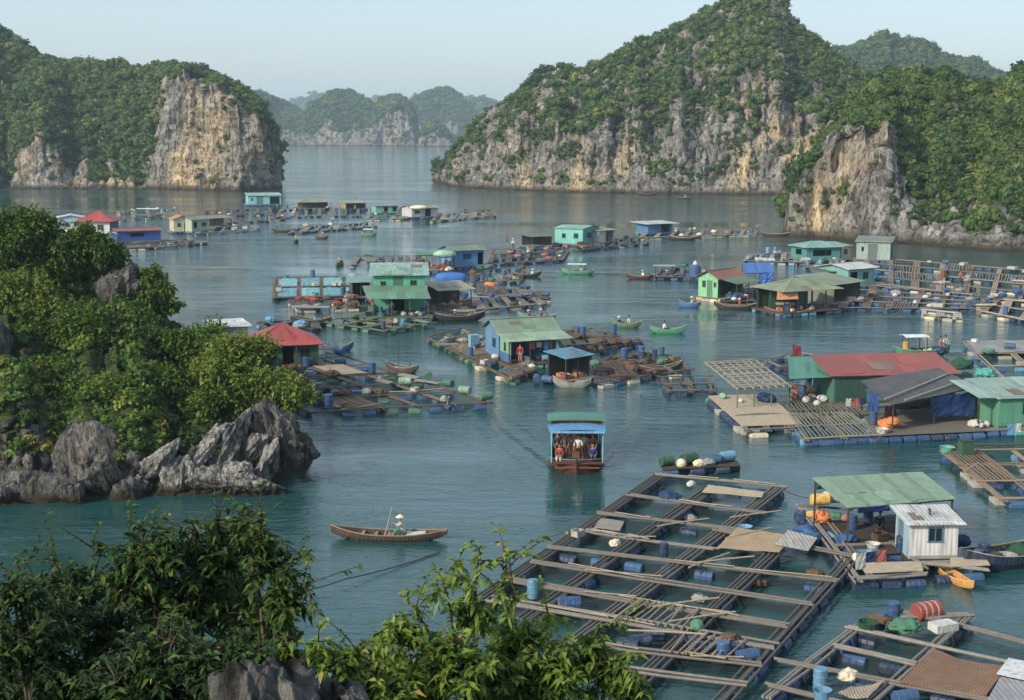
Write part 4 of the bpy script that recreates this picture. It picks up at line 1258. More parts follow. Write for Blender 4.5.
def leaf_set(pos, dirv, L, Wd, droop, tint):
    """folded leaves: pos (n,3) base, dirv (n,3) unit direction, arrays L, Wd. Two quads per leaf."""
    n = len(pos)
    up = np.array([0, 0, 1.0])[None] + npr.normal(size=(n, 3)) * .45
    s = np.cross(dirv, up); s /= np.linalg.norm(s, axis=1, keepdims=True) + 1e-9
    nr = np.cross(s, dirv)
    L = L[:, None]; Wd = Wd[:, None]
    dn = np.array([0, 0, -1.0])[None] * droop * L
    a = pos; mid = pos + dirv * L * .5 + dn * .2; tip = pos + dirv * L + dn
    l = pos + dirv * L * .45 + s * Wd + nr * Wd * .35 + dn * .16; r = pos + dirv * L * .45 - s * Wd + nr * Wd * .35 + dn * .16
    V = np.stack([a, l, tip, r, mid], 1).reshape(-1, 3)
    b = np.arange(n)[:, None] * 5
    F = np.concatenate([b + np.array([[0, 4, 2, 1]]), b + np.array([[0, 3, 2, 4]])])
    return V, F, np.repeat(tint, 5)

M_LEAF_ISLE = leaf_material('islet_foliage', (0.016, 0.046, 0.010), (0.058, 0.124, 0.019), (0.18, 0.25, 0.04))
M_LEAF_A = leaf_material('shrub_leaves', (0.010, 0.032, 0.011), (0.032, 0.078, 0.019), (0.12, 0.185, 0.034))
M_LEAF_B = leaf_material('broad_leaves', (0.022, 0.060, 0.013), (0.085, 0.165, 0.026), (0.23, 0.31, 0.05))
M_BARK = mat('wood', C(92, 80, 66))

def lobes_of(c, r, n, flat=.75):
    out = []
    for k in range(n):
        d = npr.normal(size=3); d[2] = d[2] * .7 + .2; d /= np.linalg.norm(d)
        out.append((c + d * r * npr.uniform(.35, .78) * np.array([1, 1, flat]), r * npr.uniform(.30, .52)))
    return out

def tree(label, cl, Y, m, leaf=.22, dens=1.0, tint0=.45, group='trees on the near islet', name='broadleaf_tree', cat='tree'):
    """cl: crown clumps (px, py, radius px) at world distance Y"""
    C0 = [(np.array(PY(a, b, Y + npr.uniform(-1, 1))[:]), r_ * Y / FPX) for a, b, r_ in cl]
    bx, by = C0[0][0][0], C0[0][0][1]
    gz = ground_z(bx, by)
    root = empty(name, (bx, by, gz), 0, label, cat, group)
    ro = np.array((bx, by, gz))
    Vs, Fs, Ts = [], [], []; nv = 0; lobes = []
    for c, r in C0:
        lobes += [(q, s_) for q, s_ in lobes_of(c, r, int(9 + 5 * r))]
    for q, s_ in lobes:
        n = int(420 * dens * (s_ / .8) ** 2 * (.22 / leaf) ** 2) + 30
        d = npr.normal(size=(n, 3)); d[:, 2] = d[:, 2] * .8 + .25; d /= np.linalg.norm(d, axis=1, keepdims=True)
        lump = 1 + .35 * pnoise(d[:, 0] * 2 + q[0] * 2, d[:, 1] * 2 + q[1], d[:, 2] * 2 + q[2])
        pos = q + d * (s_ * lump * npr.uniform(.45, 1.05, n))[:, None] * np.array([1, 1, .85]) - ro
        dr = d + npr.normal(size=d.shape) * .8 + np.array([0, 0, -.25]); dr /= np.linalg.norm(dr, axis=1, keepdims=True)
        tt = np.clip(tint0 + npr.normal(0, .13) + npr.normal(0, .13, n), 0, 1)
        V, F, T = leaf_set(pos, dr, leaf * npr.uniform(.7, 1.4, n), leaf * .36 * npr.uniform(.8, 1.2, n), .25, tt)
        Vs.append(V); Fs.append(F + nv); Ts.append(T); nv += len(V)
        ns_ = int(5 + 7 * s_)          # leafy shoots breaking the outline
        d = npr.normal(size=(ns_, 3)); d[:, 2] = np.abs(d[:, 2]) + .1; d /= np.linalg.norm(d, axis=1, keepdims=True)
        u = npr.uniform(0, 1, (ns_, 9))
        ln = npr.uniform(.35, .85, (ns_, 1, 1))
        ps = (q - ro) + d[:, None, :] * s_ * .9 + d[:, None, :] * u[..., None] * ln + np.array([0, 0, -.22]) * (u[..., None] ** 2) * ln
        dr = np.repeat(d[:, None, :], 9, 1) + npr.normal(size=ps.shape) * .75; dr /= np.linalg.norm(dr, axis=2, keepdims=True)
        V, F, T = leaf_set(ps.reshape(-1, 3), dr.reshape(-1, 3), leaf * npr.uniform(.7, 1.3, ns_ * 9), leaf * .34 * npr.uniform(.8, 1.2, ns_ * 9), .3, np.clip(tint0 + .12 + npr.normal(0, .12, ns_ * 9), 0, 1))
        Vs.append(V); Fs.append(F + nv); Ts.append(T); nv += len(V)
    mesh_np('crown', np.concatenate(Vs), np.concatenate(Fs), m, root, False, {'tint': np.concatenate(Ts)})
    tm = MB()
    c0 = Vector(C0[0][0] - ro)
    base = Vector((0, 0, -.3))
    fork = base.lerp(c0, .45) + Vector((.1, 0, 0))
    tm.tube([base, base.lerp(fork, .5) + Vector((.06, .04, 0)), fork], [.17, .14, .11], 7)
    for q, s_ in lobes[:14]:
        t_ = Vector(q - ro)
        tm.tube([fork, fork.lerp(t_, .5) + Vector((0, 0, .15)), t_], [.08, .05, .02], 5)
    tm.build('trunk', M_BARK, root, True)
    return root

def undergrowth():
    vg = np.zeros(len(_me.vertices)); _me.attributes['veg'].data.foreach_get('value', vg)
    co = np.zeros(len(_me.vertices) * 3); _me.vertices.foreach_get('co', co); co = co.reshape(-1, 3)
    dist = co[:, 1] / 80
    pr = np.clip(vg, .04, 1) * (co[:, 2] > 1.2) * (co[:, 1] < 104); pr /= pr.sum()
    k = npr.choice(len(co), 900, p=pr); r = npr.uniform(.28, .75, 900)
    c = co[k] + np.array([0, 0, .2])
    ob = crowns_mesh('undergrowth', c, r, 90, .26, M_LEAF_ISLE, .8, True)
    tag(ob, 'leafy undergrowth covering the near islet', 'undergrowth', None, 'stuff')
undergrowth()
T_ = [
    ('tall dark tree crowning the left end of the islet', [(22, 236, 34), (8, 262, 30), (40, 255, 24)], 99, .40),
    ('rounded tree beside the tallest one at the islet top', [(66, 252, 30), (84, 240, 16), (50, 272, 26)], 98, .42),
    ('small tree at the islet crest above the dark crag', [(100, 252, 20), (114, 262, 13)], 99, .38),
    ('bright green tree below the tallest one on the islet', [(20, 300, 36), (45, 318, 30)], 94, .52),
    ('spreading tree in the middle of the islet slope', [(80, 332, 34), (60, 345, 30), (104, 345, 24)], 92, .45),
    ('dark bush under the crag on the islet', [(140, 338, 30), (120, 330, 22), (160, 350, 20)], 93, .36),
    ('wispy tree hanging right of the dark crag', [(158, 296, 17), (150, 280, 13), (168, 308, 12)], 97, .40),
    ('yellowish tree low at the islet left edge', [(22, 408, 34), (8, 430, 26), (44, 424, 22)], 86, .66),
    ('lush tree over the left rock face of the islet', [(62, 388, 34), (84, 402, 26)], 87, .48),
    ('bright tree above the slanting slab', [(118, 398, 36), (100, 420, 26), (132, 425, 22)], 86, .54),
    ('dark tree behind the large outcrop', [(165, 395, 34), (180, 415, 24), (150, 415, 24)], 88, .38),
    ('grey green bush on the islet shoulder', [(196, 348, 26), (214, 340, 16), (180, 345, 20)], 92, .40),
    ('sunlit broad bush hiding the red roofed house side', [(236, 362, 34), (215, 372, 24), (256, 356, 22)], 88, .62),
    ('bright bush at the islet end by the cage rafts', [(280, 388, 28), (296, 396, 18), (262, 392, 24)], 86, .60),
    ('low bush draped over the large outcrop', [(222, 402, 28), (205, 410, 22), (245, 405, 24)], 86, .50),
    ('hanging bush on the cliff foot at the islet left', [(30, 452, 22), (55, 442, 20), (12, 460, 16)], 82.5, .58),
    ('leafy bush between the rock face and the slanting slab', [(108, 442, 22), (124, 452, 14)], 82.5, .55),
]
for lab, cl, Y, ti in T_:
    tree(lab, cl, Y, M_LEAF_ISLE, .25, 1.0, ti + .10)

# ------------------------------------------------------------------ the hillside underfoot, its rocks and shrubs
gx, gy = np.meshgrid(np.linspace(-40, 40, 81), np.linspace(-40, 38, 79), indexing='ij')
gz = 19.2 - .55 * np.maximum(gy, -2) - .03 * np.maximum(gy - 8, 0) ** 1.4 + .5 * fbm(gx / 6, gy / 6, gx * 0, 4) + .25 * np.maximum(-gy - 4, 0)
gz = np.where(np.hypot(gx, gy) < 3, np.minimum(gz, 19.3), gz)
I = np.arange(gx.size).reshape(gx.shape)
hs = mesh_np('hillside', np.stack([gx, gy, gz], -1).reshape(-1, 3), np.stack([I[:-1, :-1], I[1:, :-1], I[1:, 1:], I[:-1, 1:]], -1).reshape(-1, 4), M_ISLE, None, True, {'veg': np.clip(.8 + .5 * fbm(gx / 2, gy / 2, gx * 0 + 3, 3), 0, 1).ravel()})
tag(hs, kind='structure')
def hill_z(x, y):
    i = int(np.clip(round(x + 40), 0, 80)); j = int(np.clip(round(y + 40), 0, 78)); return float(gz[i, j])

rock('dark fluted limestone peak rising at the bottom between the shrubs', 262, 712, 9.2, (.40, .35, .36), 31.0, (0, 6, 20), M_DARKR, name='limestone_rock', scl=1.0)
rock('lower dark limestone lump right of the fluted peak', 344, 712, 9.6, (.27, .25, .21), 35.0, (0, -8, 60), M_DARKR, name='limestone_rock')

def shrub(label, clumps, Y, m, leaf, wid, tint0, dens=1.0, name='leafy_shrub', droop=.45, sprigs=()):
    """clumps (px, py, radius px); shoots carry leaves along them"""
    cl = [(np.array(PY(a, b, Y + npr.uniform(-.6, .6))[:]), r_ * Y / FPX) for a, b, r_ in clumps]
    bx, by = cl[0][0][0], cl[0][0][1]
    bz = hill_z(bx, by) - .1
    ro = np.array((bx, by, bz))
    root = empty(name, tuple(ro), 0, label, 'shrub', 'shrubs on the hillside below the viewer')
    Vs, Fs, Ts = [], [], []; nv = 0
    st = MB()
    def shoot(p0, p1, nl, t0, r0=.010, lf=1.0):
        nonlocal nv
        p0 = np.array(p0); p1 = np.array(p1); ax = p1 - p0; ln = np.linalg.norm(ax); 
        bend = npr.normal(size=3) * ln * .10; sag = np.array([0, 0, .12 * ln])
        def at(u): return p0 + ax * u[:, None] + (bend + sag)[None] * (4 * u * (1 - u))[:, None] * .6
        st.tube([Vector(q) for q in at(np.array([0, .35, .7, 1.0]))], [r0, r0 * .8, r0 * .55, r0 * .25], 4)
        u = np.sort(npr.uniform(.22, 1.0, nl)); pos = at(u)
        axn = ax / (ln + 1e-9)
        sd = np.cross(axn, np.array([0, 0, 1.0]) + npr.normal(size=3) * .3); sd /= np.linalg.norm(sd) + 1e-9
        sg = np.where(np.arange(nl) % 2 == 0, 1, -1)[:, None]
        dr = axn[None] * npr.uniform(.3, .8, (nl, 1)) + sg * sd[None] * npr.uniform(.6, 1, (nl, 1)) + npr.normal(size=(nl, 3)) * .28
        dr /= np.linalg.norm(dr, axis=1, keepdims=True)
        V, F, T = leaf_set(pos, dr, leaf * lf * npr.uniform(.4, 1.25, nl), wid * lf * npr.uniform(.6, 1.15, nl), droop, np.clip(t0 + .18 * (u - .5) + npr.normal(0, .10, nl) + .6 * (npr.random(nl) < .012), 0, 1))
        Vs.append(V); Fs.append(F + nv); Ts.append(T); nv += len(V)
    for c, r in cl:
        c = c - ro
        n = int(150 * dens * (r / .6) ** 2) + 16
        for k in range(n):
            d = npr.normal(size=3); d[2] = d[2] * .8 + .35; d /= np.linalg.norm(d)
            rr = r * npr.uniform(.55, 1.12) * (1 + .25 * math.sin(7 * d[0] + c[0] * 5) * math.sin(6 * d[1] + 2))
            tip = c + d * rr * np.array([1, 1, .95])
            start = c + d * rr * .25 + npr.normal(size=3) * r * .1 - np.array([0, 0, r * .12])
            shoot(start, tip, int(npr.uniform(11, 20)), tint0 + npr.normal(0, .12))
        fk = Vector(c) * .5 + Vector((0, 0, 0))
        st.tube([Vector((0, 0, 0)), fk + Vector((.08, .05, 0)), Vector(c)], [.030, .022, .012], 6)
    for (a0, b0, a1, b1) in sprigs:
        p0 = np.array(PY(a0, b0, Y)[:]) - ro; p1 = np.array(PY(a1, b1, Y - .3)[:]) - ro
        shoot(p0, p1, 34, tint0 + .12, .014, .9)
        for k in range(5):
            u = npr.uniform(.45, .95); q = p0 + (p1 - p0) * u; d = npr.normal(size=3) * .22 + np.array([0, 0, .08])
            shoot(q, q + d, 12, tint0 + .1, .007, .9)
    mesh_np('foliage', np.concatenate(Vs), np.concatenate(Fs), m, root, False, {'tint': np.concatenate(Ts)})
    st.build('stem', M_BARK, root, True)
    return root

shrub('dark shrub filling the lower left corner', [(25, 650, 60), (75, 690, 60), (40, 720, 60), (110, 730, 50), (15, 600, 30), (10, 700, 50)], 12.0, M_LEAF_A, .095, .022, .34, sprigs=[(30, 620, 18, 568), (20, 610, -5, 560)])
shrub('feathery shrub with pinnate leaves left of the tall one', [(80, 590, 40), (115, 640, 55), (60, 625, 40), (45, 590, 26)], 12.8, M_LEAF_A, .092, .020, .42, sprigs=[(70, 590, 52, 545), (95, 570, 92, 540)])
shrub('tall bushy shrub with drooping leaves', [(150, 555, 38), (205, 560, 44), (175, 610, 55), (130, 585, 36), (238, 540, 30), (225, 600, 48)], 13.0, M_LEAF_A, .108, .024, .50, sprigs=[(232, 545, 244, 506), (150, 550, 128, 530), (200, 545, 188, 520), (222, 540, 216, 518)])
shrub('lighter shrub on the right of the tall one', [(270, 570, 34), (285, 605, 30), (258, 620, 44), (280, 650, 26), (255, 545, 24)], 12.6, M_LEAF_A, .105, .023, .56, sprigs=[(280, 580, 308, 552), (285, 600, 313, 578), (262, 550, 262, 512)])
shrub('low shrub in front of the tall one', [(165, 665, 55), (190, 715, 50), (150, 725, 50), (215, 668, 42), (120, 690, 50), (245, 660, 30)], 11.2, M_LEAF_A, .10, .022, .38)
shrub('broad leaved shrub at the bottom centre', [(455, 668, 44), (420, 680, 42), (400, 640, 24), (490, 680, 40), (474, 615, 24), (370, 680, 44)], 12.2, M_LEAF_B, .125, .027, .58, sprigs=[(455, 650, 432, 562), (440, 665, 398, 592), (475, 600, 482, 553), (470, 600, 452, 558), (495, 610, 506, 552), (505, 620, 522, 596)])
shrub('spreading shrub over the end of the large cage raft', [(555, 675, 40), (605, 672, 34), (520, 640, 34), (590, 650, 20), (632, 690, 20), (530, 690, 40)], 12.8, M_LEAF_B, .118, .025, .52, sprigs=[(540, 645, 548, 608), (590, 660, 612, 624), (610, 665, 640, 655)])
shrub('pale shrub beside the low dark rock', [(335, 668, 22), (360, 690, 24), (318, 655, 12), (395, 695, 26)], 11.6, M_LEAF_B, .12, .024, .56, sprigs=[(340, 665, 316, 640), (350, 670, 372, 640)])
# ------------------------------------------------------------------ open shelters made from roof corners
def shelter(label, roof4, deck4, roofc, kind='sheet', where=None, frame=False, postc=DWOOD, floats_c=('blue', 'blue', 'skyblue'), deckc=WOOD, posts=True, name='open_shelter', cat='shelter', nu=8, sag=0.0, zd=.5, group=None, deck=True, inner_posts=1, panels=0):
    """roof4: (px, py, z) of front-left, front-right, back-right, back-left; deck4: pixels on the deck"""
    rp = [P(*t) for t in roof4]
    dp = [P(a, b, zd) for a, b in deck4]
    o0 = Vector((dp[0].x, dp[0].y, 0))
    root = empty(name, o0, 0, label, cat, group)
    rp = [p - o0 for p in rp]; dp = [p - o0 for p in dp]
    if deck:
        mb = MB(); n = max(4, int((dp[3] - dp[0]).length / .32))
        for k in range(n):
            v = (k + .5) / n
            a, b = blerp(dp, 0, v), blerp(dp, 1, v)
            j = Vector((0, 0, rnd.uniform(-.01, .01)))
            mb.bar(a + j, b + j, (dp[3] - dp[0]).length / n * .88, .06)
        mb.build('deck', mat('wood', deckc), root)
        bud = [46]
        for k in range(4):
            floats(root, dp[k], dp[(k + 1) % 4], floats_c, 1.02, .12, .04, .08, bud)
    if frame:
        fm = mat('wood', BAMBOO)
        for k in range(8):
            u = k / 7 + rnd.uniform(-.02, .02)
            MB().tube([blerp(rp, u, -.02), blerp(rp, u + rnd.uniform(-.03, .03), 1.03)], .05, 6).build('rafter', fm, root)
        for k in range(12):
            v = k / 11
            v += rnd.uniform(-.03, .03)
            MB().bar(blerp(rp, rnd.uniform(-.05, .05), v) + Vector((0, 0, .07)), blerp(rp, rnd.uniform(.85, 1.06), v + rnd.uniform(-.04, .04)) + Vector((0, 0, .07 + rnd.uniform(-.02, .03))), rnd.uniform(.06, .14), .05).build('batten', fm, root)
    else:
        MB().slab(*rp, nu, 6, .05, .015, (lambda u, v: -sag * math.sin(math.pi * v) * math.sin(math.pi * u * 3) ** 2)).build('roof', mat(kind, roofc), root)
    for k in range(panels):
        u = (k + 1) / (panels + 1) + rnd.uniform(-.03, .03)
        MB().slab(*[blerp(rp, a, b) + Vector((0, 0, .045)) for a, b in ((u - .03, .01), (u + .015, .01), (u + .02, .99), (u - .025, .99))], 1, 6, .02, .006).build('seam', mat(kind, mul(roofc, rnd.uniform(.72, .9))), root)
    if panels:
        for u0, u1, v0, v1 in ((.62, .80, .05, .55), (.12, .30, .4, .96), (.36, .5, .1, .4)):
            MB().slab(*[blerp(rp, a, b) + Vector((0, 0, .05)) for a, b in ((u0, v0), (u1, v0), (u1, v1), (u0, v1))], 3, 3, .012, .008).build('patch', mat(kind, mul(roofc, rnd.uniform(.8, 1.15))), root)
    if posts:
        pm = mat('wood', postc)
        us = [0.02 + .96 * k / (inner_posts + 1) for k in range(inner_posts + 2)]
        for v in (.04, .96):
            for u in us:
                t = blerp(rp, u, v)
                MB().box((t.x, t.y, (zd + t.z - .03) / 2), (.09, .09, t.z - zd - .03)).build('post', pm, root)
        for v in (.04, .96):
            a, b = blerp(rp, .02, v), blerp(rp, .98, v)
            MB().bar(a - Vector((0, 0, .09)), b - Vector((0, 0, .09)), .07, .09).build('beam', pm, root)
    root['zd'] = zd
    return root, o0

# ------------------------------------------------------------------ great cage raft in front
def main_raft():
    ZT = .45
    o0 = P(780, 488, ZT); o0.z = 0
    root = empty('cage_raft', o0, 0, 'largest cage raft of bamboo poles stretching from the shrubs to the drum boat', 'fish farm raft', 'fish cage rafts in the bay')
    lp = lambda a, b: P(a, b, ZT) - o0
    wm = [mat('wood', mul(WOOD, k)) for k in (.52, .72, .92)] + [mat('wood', mul(BAMBOO, .85))]
    cols = [((660, 476), (478, 601)), ((708, 492), (525, 620)), ((780, 488), (570, 646)), ((777, 551), (614, 706)), ((851, 559), (714, 712))]
    rows = [((658, 477), (782, 489)), ((630, 498), (762, 516)), ((600, 516), (742, 533)), ((576, 533), (713, 552)), ((553, 551), (832, 584)), ((534, 565), (809, 607)), ((508, 583), (786, 629)), ((492, 603), (772, 650)), ((565, 645), (756, 668)), ((590, 668), (738, 688)), ((719, 533), (851, 559))]
    for a, b in cols: poles(root, lp(*a), lp(*b), 4, .075, rnd.choice(wm[:3]), spread=.22, z=.06)
    for k, (a, b) in enumerate(rows):
        poles(root, lp(*a), lp(*b), 2 if k not in (6, 7) else 3, .068, rnd.choice(wm[1:3]), spread=.26, z=.18)
    for k in range(26):        # thin canes laid over the pens
        a, b = rnd.choice(rows[:9]); u = rnd.uniform(.05, .7); p0 = lp(*a).lerp(lp(*b), u); p1 = lp(*a).lerp(lp(*b), u + rnd.uniform(.2, .3))
        j = Vector((rnd.uniform(-.3, .3), rnd.uniform(-.35, .35), 0))
        MB().tube([p0 + j + Vector((0, 0, .27)), p1 - j + Vector((0, 0, .3))], .035, 5).build('cane', wm[3], root)
    bud = [95]
    for k, (a, b) in enumerate(cols):
        floats(root, lp(*a), lp(*b), ('darkblue', 'blue', 'darkblue'), 1.1, .08, .10, .08 if k > 2 else .22, bud)
    for k in (0, 2, 4, 6, 7, 8):
        floats(root, lp(*rows[k][0]), lp(*rows[k][1]), ('darkblue', 'blue'), 1.6, .1, .1, .45, bud)
    # nets under each pen
    def meet(c, r):
        a, b = [lp(*t) for t in cols[c]]; p, q = [lp(*t) for t in rows[r]]
        d, e = b - a, q - p
        den = d.x * e.y - d.y * e.x
        t = ((p.x - a.x) * e.y - (p.y - a.y) * e.x) / den
        return a + d * t
    for c0, c1, rr in ((0, 1, range(0, 8)), (1, 2, range(0, 8)), (2, 3, (10, 4, 5, 6, 7, 8)), (3, 4, (10, 4, 5, 6, 7, 8))):
        rr = list(rr)
        for i in range(len(rr) - 1):
            c4 = [meet(c0, rr[i + 1]), meet(c1, rr[i + 1]), meet(c1, rr[i]), meet(c0, rr[i])]
            cage_net(root, c4, mat('mesh', C(34, 46, 48)), .55)
    for (c0, c1, r0, r1, u0, u1) in ((2, 3, 7, 6, .02, .98), (3, 4, 8, 7, .05, .7)):
        c4 = [meet(c0, r0), meet(c1, r0), meet(c1, r1), meet(c0, r1)]
        for k in range(11):
            u = u0 + (u1 - u0) * (k + .5) / 11 + rnd.uniform(-.02, .02)
            MB().tube([blerp(c4, u, -.03) + Vector((0, 0, .27)), blerp(c4, u + rnd.uniform(-.06, .06), 1.03) + Vector((0, 0, .3))], .04, 5).build('slat', wm[3], root)
    m4 = [lp(*t) + Vector((0, 0, .27)) for t in ((717, 553), (779, 557), (795, 541), (737, 533))]
    MB().slab(*m4, 8, 5, .05, .03).build('bamboo_mat', mat('mat', C(190, 160, 120)), root)
    m4 = [lp(*t) + Vector((0, 0, .36)) for t in ((775, 551), (808, 558), (817, 545), (788, 537))]
    MB().slab(*m4, 8, 3, .03, .01).build('roofing_sheet', mat('sheet', C(185, 178, 168)), root)
    m4 = [lp(*t) + Vector((0, 0, .3)) for t in ((702, 497), (762, 502), (764, 497), (708, 490))]
    MB().slab(*m4, 6, 3, .05, .02).build('board', mat('wood', PALEWOOD), root)
    for px, py, dx in ((606, 530, 1), (612, 525, 1)):
        m4 = [lp(*t) + Vector((0, 0, .3)) for t in ((px - 12, py + 3), (px + 14, py + 6), (px + 18, py - 2), (px - 5, py - 6))]
        MB().slab(*m4, 4, 3, .07, .03).build('board', mat('wood', mul(WOOD, 1.0 + .2 * dx)), root)
        break
main_raft()
W_ = 'the largest cage raft'
def put(kind, colr, px, py, z, rz=None, where=W_, s=1.0, label=None):
    return item(kind, colr, P(px, py, z), rz, where, s, label)
put('lying barrel', 'blue', 569, 611, .1, .1, s=1.15, label='wide blue barrel lashed sideways near the shrub end of the largest raft')
put('barrel', 'skyblue', 533, 598, .1, s=.95, label='pale blue barrel standing beside the broad leaved shrub on the raft edge')
put('barrel', 'darkblue', 664, 556, .35, s=.75, label='dark blue barrel standing in the middle of the largest cage raft')
put('tarp bundle', 'darkblue', 669, 500, .5, s=.9, label='dark blue bundle heaped on the upper end of the largest raft')
put('sack', 'white', 691, 486, .6, s=.8, label='white sack beside the dark blue bundle on the largest raft')
put('tub', 'skyblue', 745, 531, .5, s=.85, label='round pale tub on the right rail of the largest raft')
put('sack', 'green', 697, 629, .6, s=1.0, label='pale green sack on the bamboo slats of the largest raft')
put('barrel', 'blue', 723, 662, .2, s=.95, label='blue barrel upright by the slats at the near end of the raft')
put('lying barrel', 'blue', 747, 663, .25, .4, label='blue barrel on its side next to the upright one by the slats')
put('lying barrel', 'darkblue', 700, 655, .15, .2, label='dark barrel lying across the near pens of the largest raft')
put('lying barrel', 'darkblue', 640, 648, .2, .3, label='dark barrel half hidden by the spreading shrub on the raft')
put('crate', 'white', 578, 536, .62, label='white crate on the left rail of the largest raft')
put('sack', 'pink', 648, 520, .5, s=.6, label='small pinkish sack on a cross pole of the largest raft')
put('net heap', 'brown', 730, 640, .6, s=.7, label='tangle of tan rope and net heaped on the near slats')
put('tarp bundle', 'cream', 615, 545, .5, s=.5, label='crumpled pale sheet on the left pens of the largest raft')

for k in range(9):
    put('pole', 'tan', rnd.uniform(600, 760), rnd.uniform(510, 640), .72, rnd.uniform(-.5, 1.2), s=1.0)
for px, py, c in ((620, 560, 'brown'), (700, 600, 'grey'), (760, 585, 'brown'), (690, 520, 'grey'), (815, 575, 'brown'), (640, 600, 'brown')):
    put('net heap', c, px, py, .02, s=.7)
for px, py in ((600, 628), (655, 640), (690, 648), (735, 655), (628, 652)):
    put('lying barrel', 'darkblue', px, py, .1, R(-10) + rnd.uniform(-.3, .3), s=1.0)
# boat moored at the upper end of the raft
b_ = empty('drum_platform', P(664, 478, 0), R(14), 'narrow plank platform of drums closing the upper end of the largest raft', 'raft')
MB().slab((-.1, 0, .5), (5.0, 0, .5), (5.3, 1.3, .5), (.2, 1.3, .5), 8, 4, .06, .03).build('deck', mat('wood', DWOOD), b_)
for k in range(6):
    o_ = bpy.data.objects.new('float_barrel', proto('float barrel', 'darkblue' if k % 3 else 'blue')); COL.objects.link(o_); o_.parent = b_; o_.location = (.5 + .85 * k, .2 + .5 * (k % 2), .2)
for k, (kind, colr, t, y, s, lab) in enumerate([('lying barrel', 'darkgreen', .5, .9, 1.0, 'dark green drum at one end of the drum platform'), ('lying barrel', 'darkgreen', 2.0, 1.0, 1.2, 'larger green drum midway along the drum platform'), ('buoy', 'cream', 1.3, .5, 1.3, 'round cream buoy between the green drums'), ('lying barrel', 'skyblue', 4.6, 1.1, 1.1, 'pale blue drum at the tip of the drum platform'), ('sack', 'cream', 2.4, .4, 1.0, 'cream sack amid the drum platform load'), ('lying barrel', 'blue', 3.6, .8, .95, 'mid blue drum beside the pale one on the drum platform'), ('net heap', 'grey', 3.0, .5, .9, 'grey net heap behind the cream sack on the drum platform')]):
    item(kind, colr, loc(b_, t, y, .54), R(14) + rnd.uniform(-.4, .4), '', s, lab)

# ------------------------------------------------------------------ raft in the lower right corner
def corner_raft():
    ZT = .45
    o0 = P(932, 646, ZT); o0.z = 0
    root = empty('cage_raft', o0, 0, 'corner cage raft with a brown mat and red striped drum', 'fish farm raft', 'fish cage rafts in the bay')
    lp = lambda a, b: P(a, b, ZT) - o0
    wm = [mat('wood', mul(WOOD, k)) for k in (.75, 1.0, 1.15)]
    cols = [((858, 628), (770, 696)), ((968, 617), (862, 712)), ((1078, 650), (985, 735))]
    rows = [((900, 614), (1075, 660)), ((851, 631), (1090, 683)), ((836, 650), (912, 667)), ((782, 664), (1040, 712)), ((772, 690), (880, 716)), ((905, 620), (966, 618))]
    for a, b in cols: poles(root, lp(*a), lp(*b), 3, .07, rnd.choice(wm), spread=.16, z=.05)
    for a, b in rows: poles(root, lp(*a), lp(*b), 2, .07, rnd.choice(wm), spread=.16, z=.16)
    bud = [60]
    for a, b in cols: floats(root, lp(*a), lp(*b), ('darkblue', 'blue'), 1.1, .08, .06, .1, bud)
    for a, b in rows[1:5]: floats(root, lp(*a), lp(*b), ('darkblue', 'blue'), 1.3, .1, .06, .4, bud)
    q = [lp(*t) + Vector((0, 0, .25)) for t in ((900, 688), (986, 702), (1008, 672), (934, 655))]
    MB().slab(*q, 9, 8, .05, .03, lambda u, v: -.18 * math.sin(math.pi * u) * (v)).build('bamboo_mat', mat('mat', C(150, 112, 84)), root)
    q = [lp(*t) + Vector((0, 0, .33)) for t in ((985, 712), (1050, 722), (1060, 700), (1000, 685))]
    MB().slab(*q, 8, 3, .03, .01).build('roofing_sheet', mat('sheet', C(150, 152, 155)), root)
    q = [lp(*t) + Vector((0, 0, .4)) for t in ((996, 684), (1060, 698), (1070, 680), (1008, 668))]
    MB().slab(*q, 6, 3, .03, .012).build('roofing_sheet', mat('board', C(215, 218, 220)), root)
    q = [lp(*t) + Vector((0, 0, .28)) for t in ((838, 700), (868, 704), (886, 686), (850, 694))]
    MB().slab(*q, 5, 4, .04, .03, lambda u, v: -.12 * math.sin(math.pi * u)).build('bamboo_mat', mat('mat', BAMBOO), root)
    for a in (((786, 680), (840, 690), (850, 662), (800, 668)), ((868, 688), (915, 660), (930, 650), (858, 635))):
        pass
    for c4 in ([(793, 688), (866, 702), (905, 670), (836, 652)], [(840, 650), (912, 665), (930, 650), (858, 634)], [(935, 652), (1010, 668), (1040, 652), (962, 630)]):
        cage_net(root, [lp(*t) for t in c4], mat('mesh', C(34, 46, 48)), .55)
corner_raft()
W_ = 'the corner cage raft'
def red_drum():
    p = P(927, 611, .75)
    root = empty('striped_drum', p, R(24), 'faded red drum with pale bands lying at the head of the corner raft', 'barrel')
    M = Matrix.Translation((-.62, 0, 0)) @ Matrix.Rotation(R(90), 4, 'Y')
    MB().lathe([(0, 0), (.36, 0), (.40, .04), (.40, 1.20), (.36, 1.24), (0, 1.24)], M, 18).build('shell', mat('plastic', C(205, 80, 70)), root)
    for z in (.3, .62, .94):
        MB().lathe([(.395, z - .045), (.415, z - .04), (.415, z + .04), (.395, z + .045)], M, 18).build('band', mat('plastic', C(200, 150, 130)), root)
red_drum()
put('barrel', 'blue', 893, 622, .15, s=1.0, label='stout blue barrel standing against the red striped drum')
put('barrel', 'blue', 880, 629, .2, s=.75, label='smaller blue barrel in front of the stout one on the corner raft')
put('basket', 'darkgreen', 868, 632, .45, s=1.5, label='dark green basket at the top corner of the corner raft')
put('net heap', 'green', 905, 630, .4, s=1.1, label='green net heap beside the blue barrels on the corner raft')
put('net heap', 'brown', 880, 622, .5, s=.9, label='brown rope tangle behind the green basket')
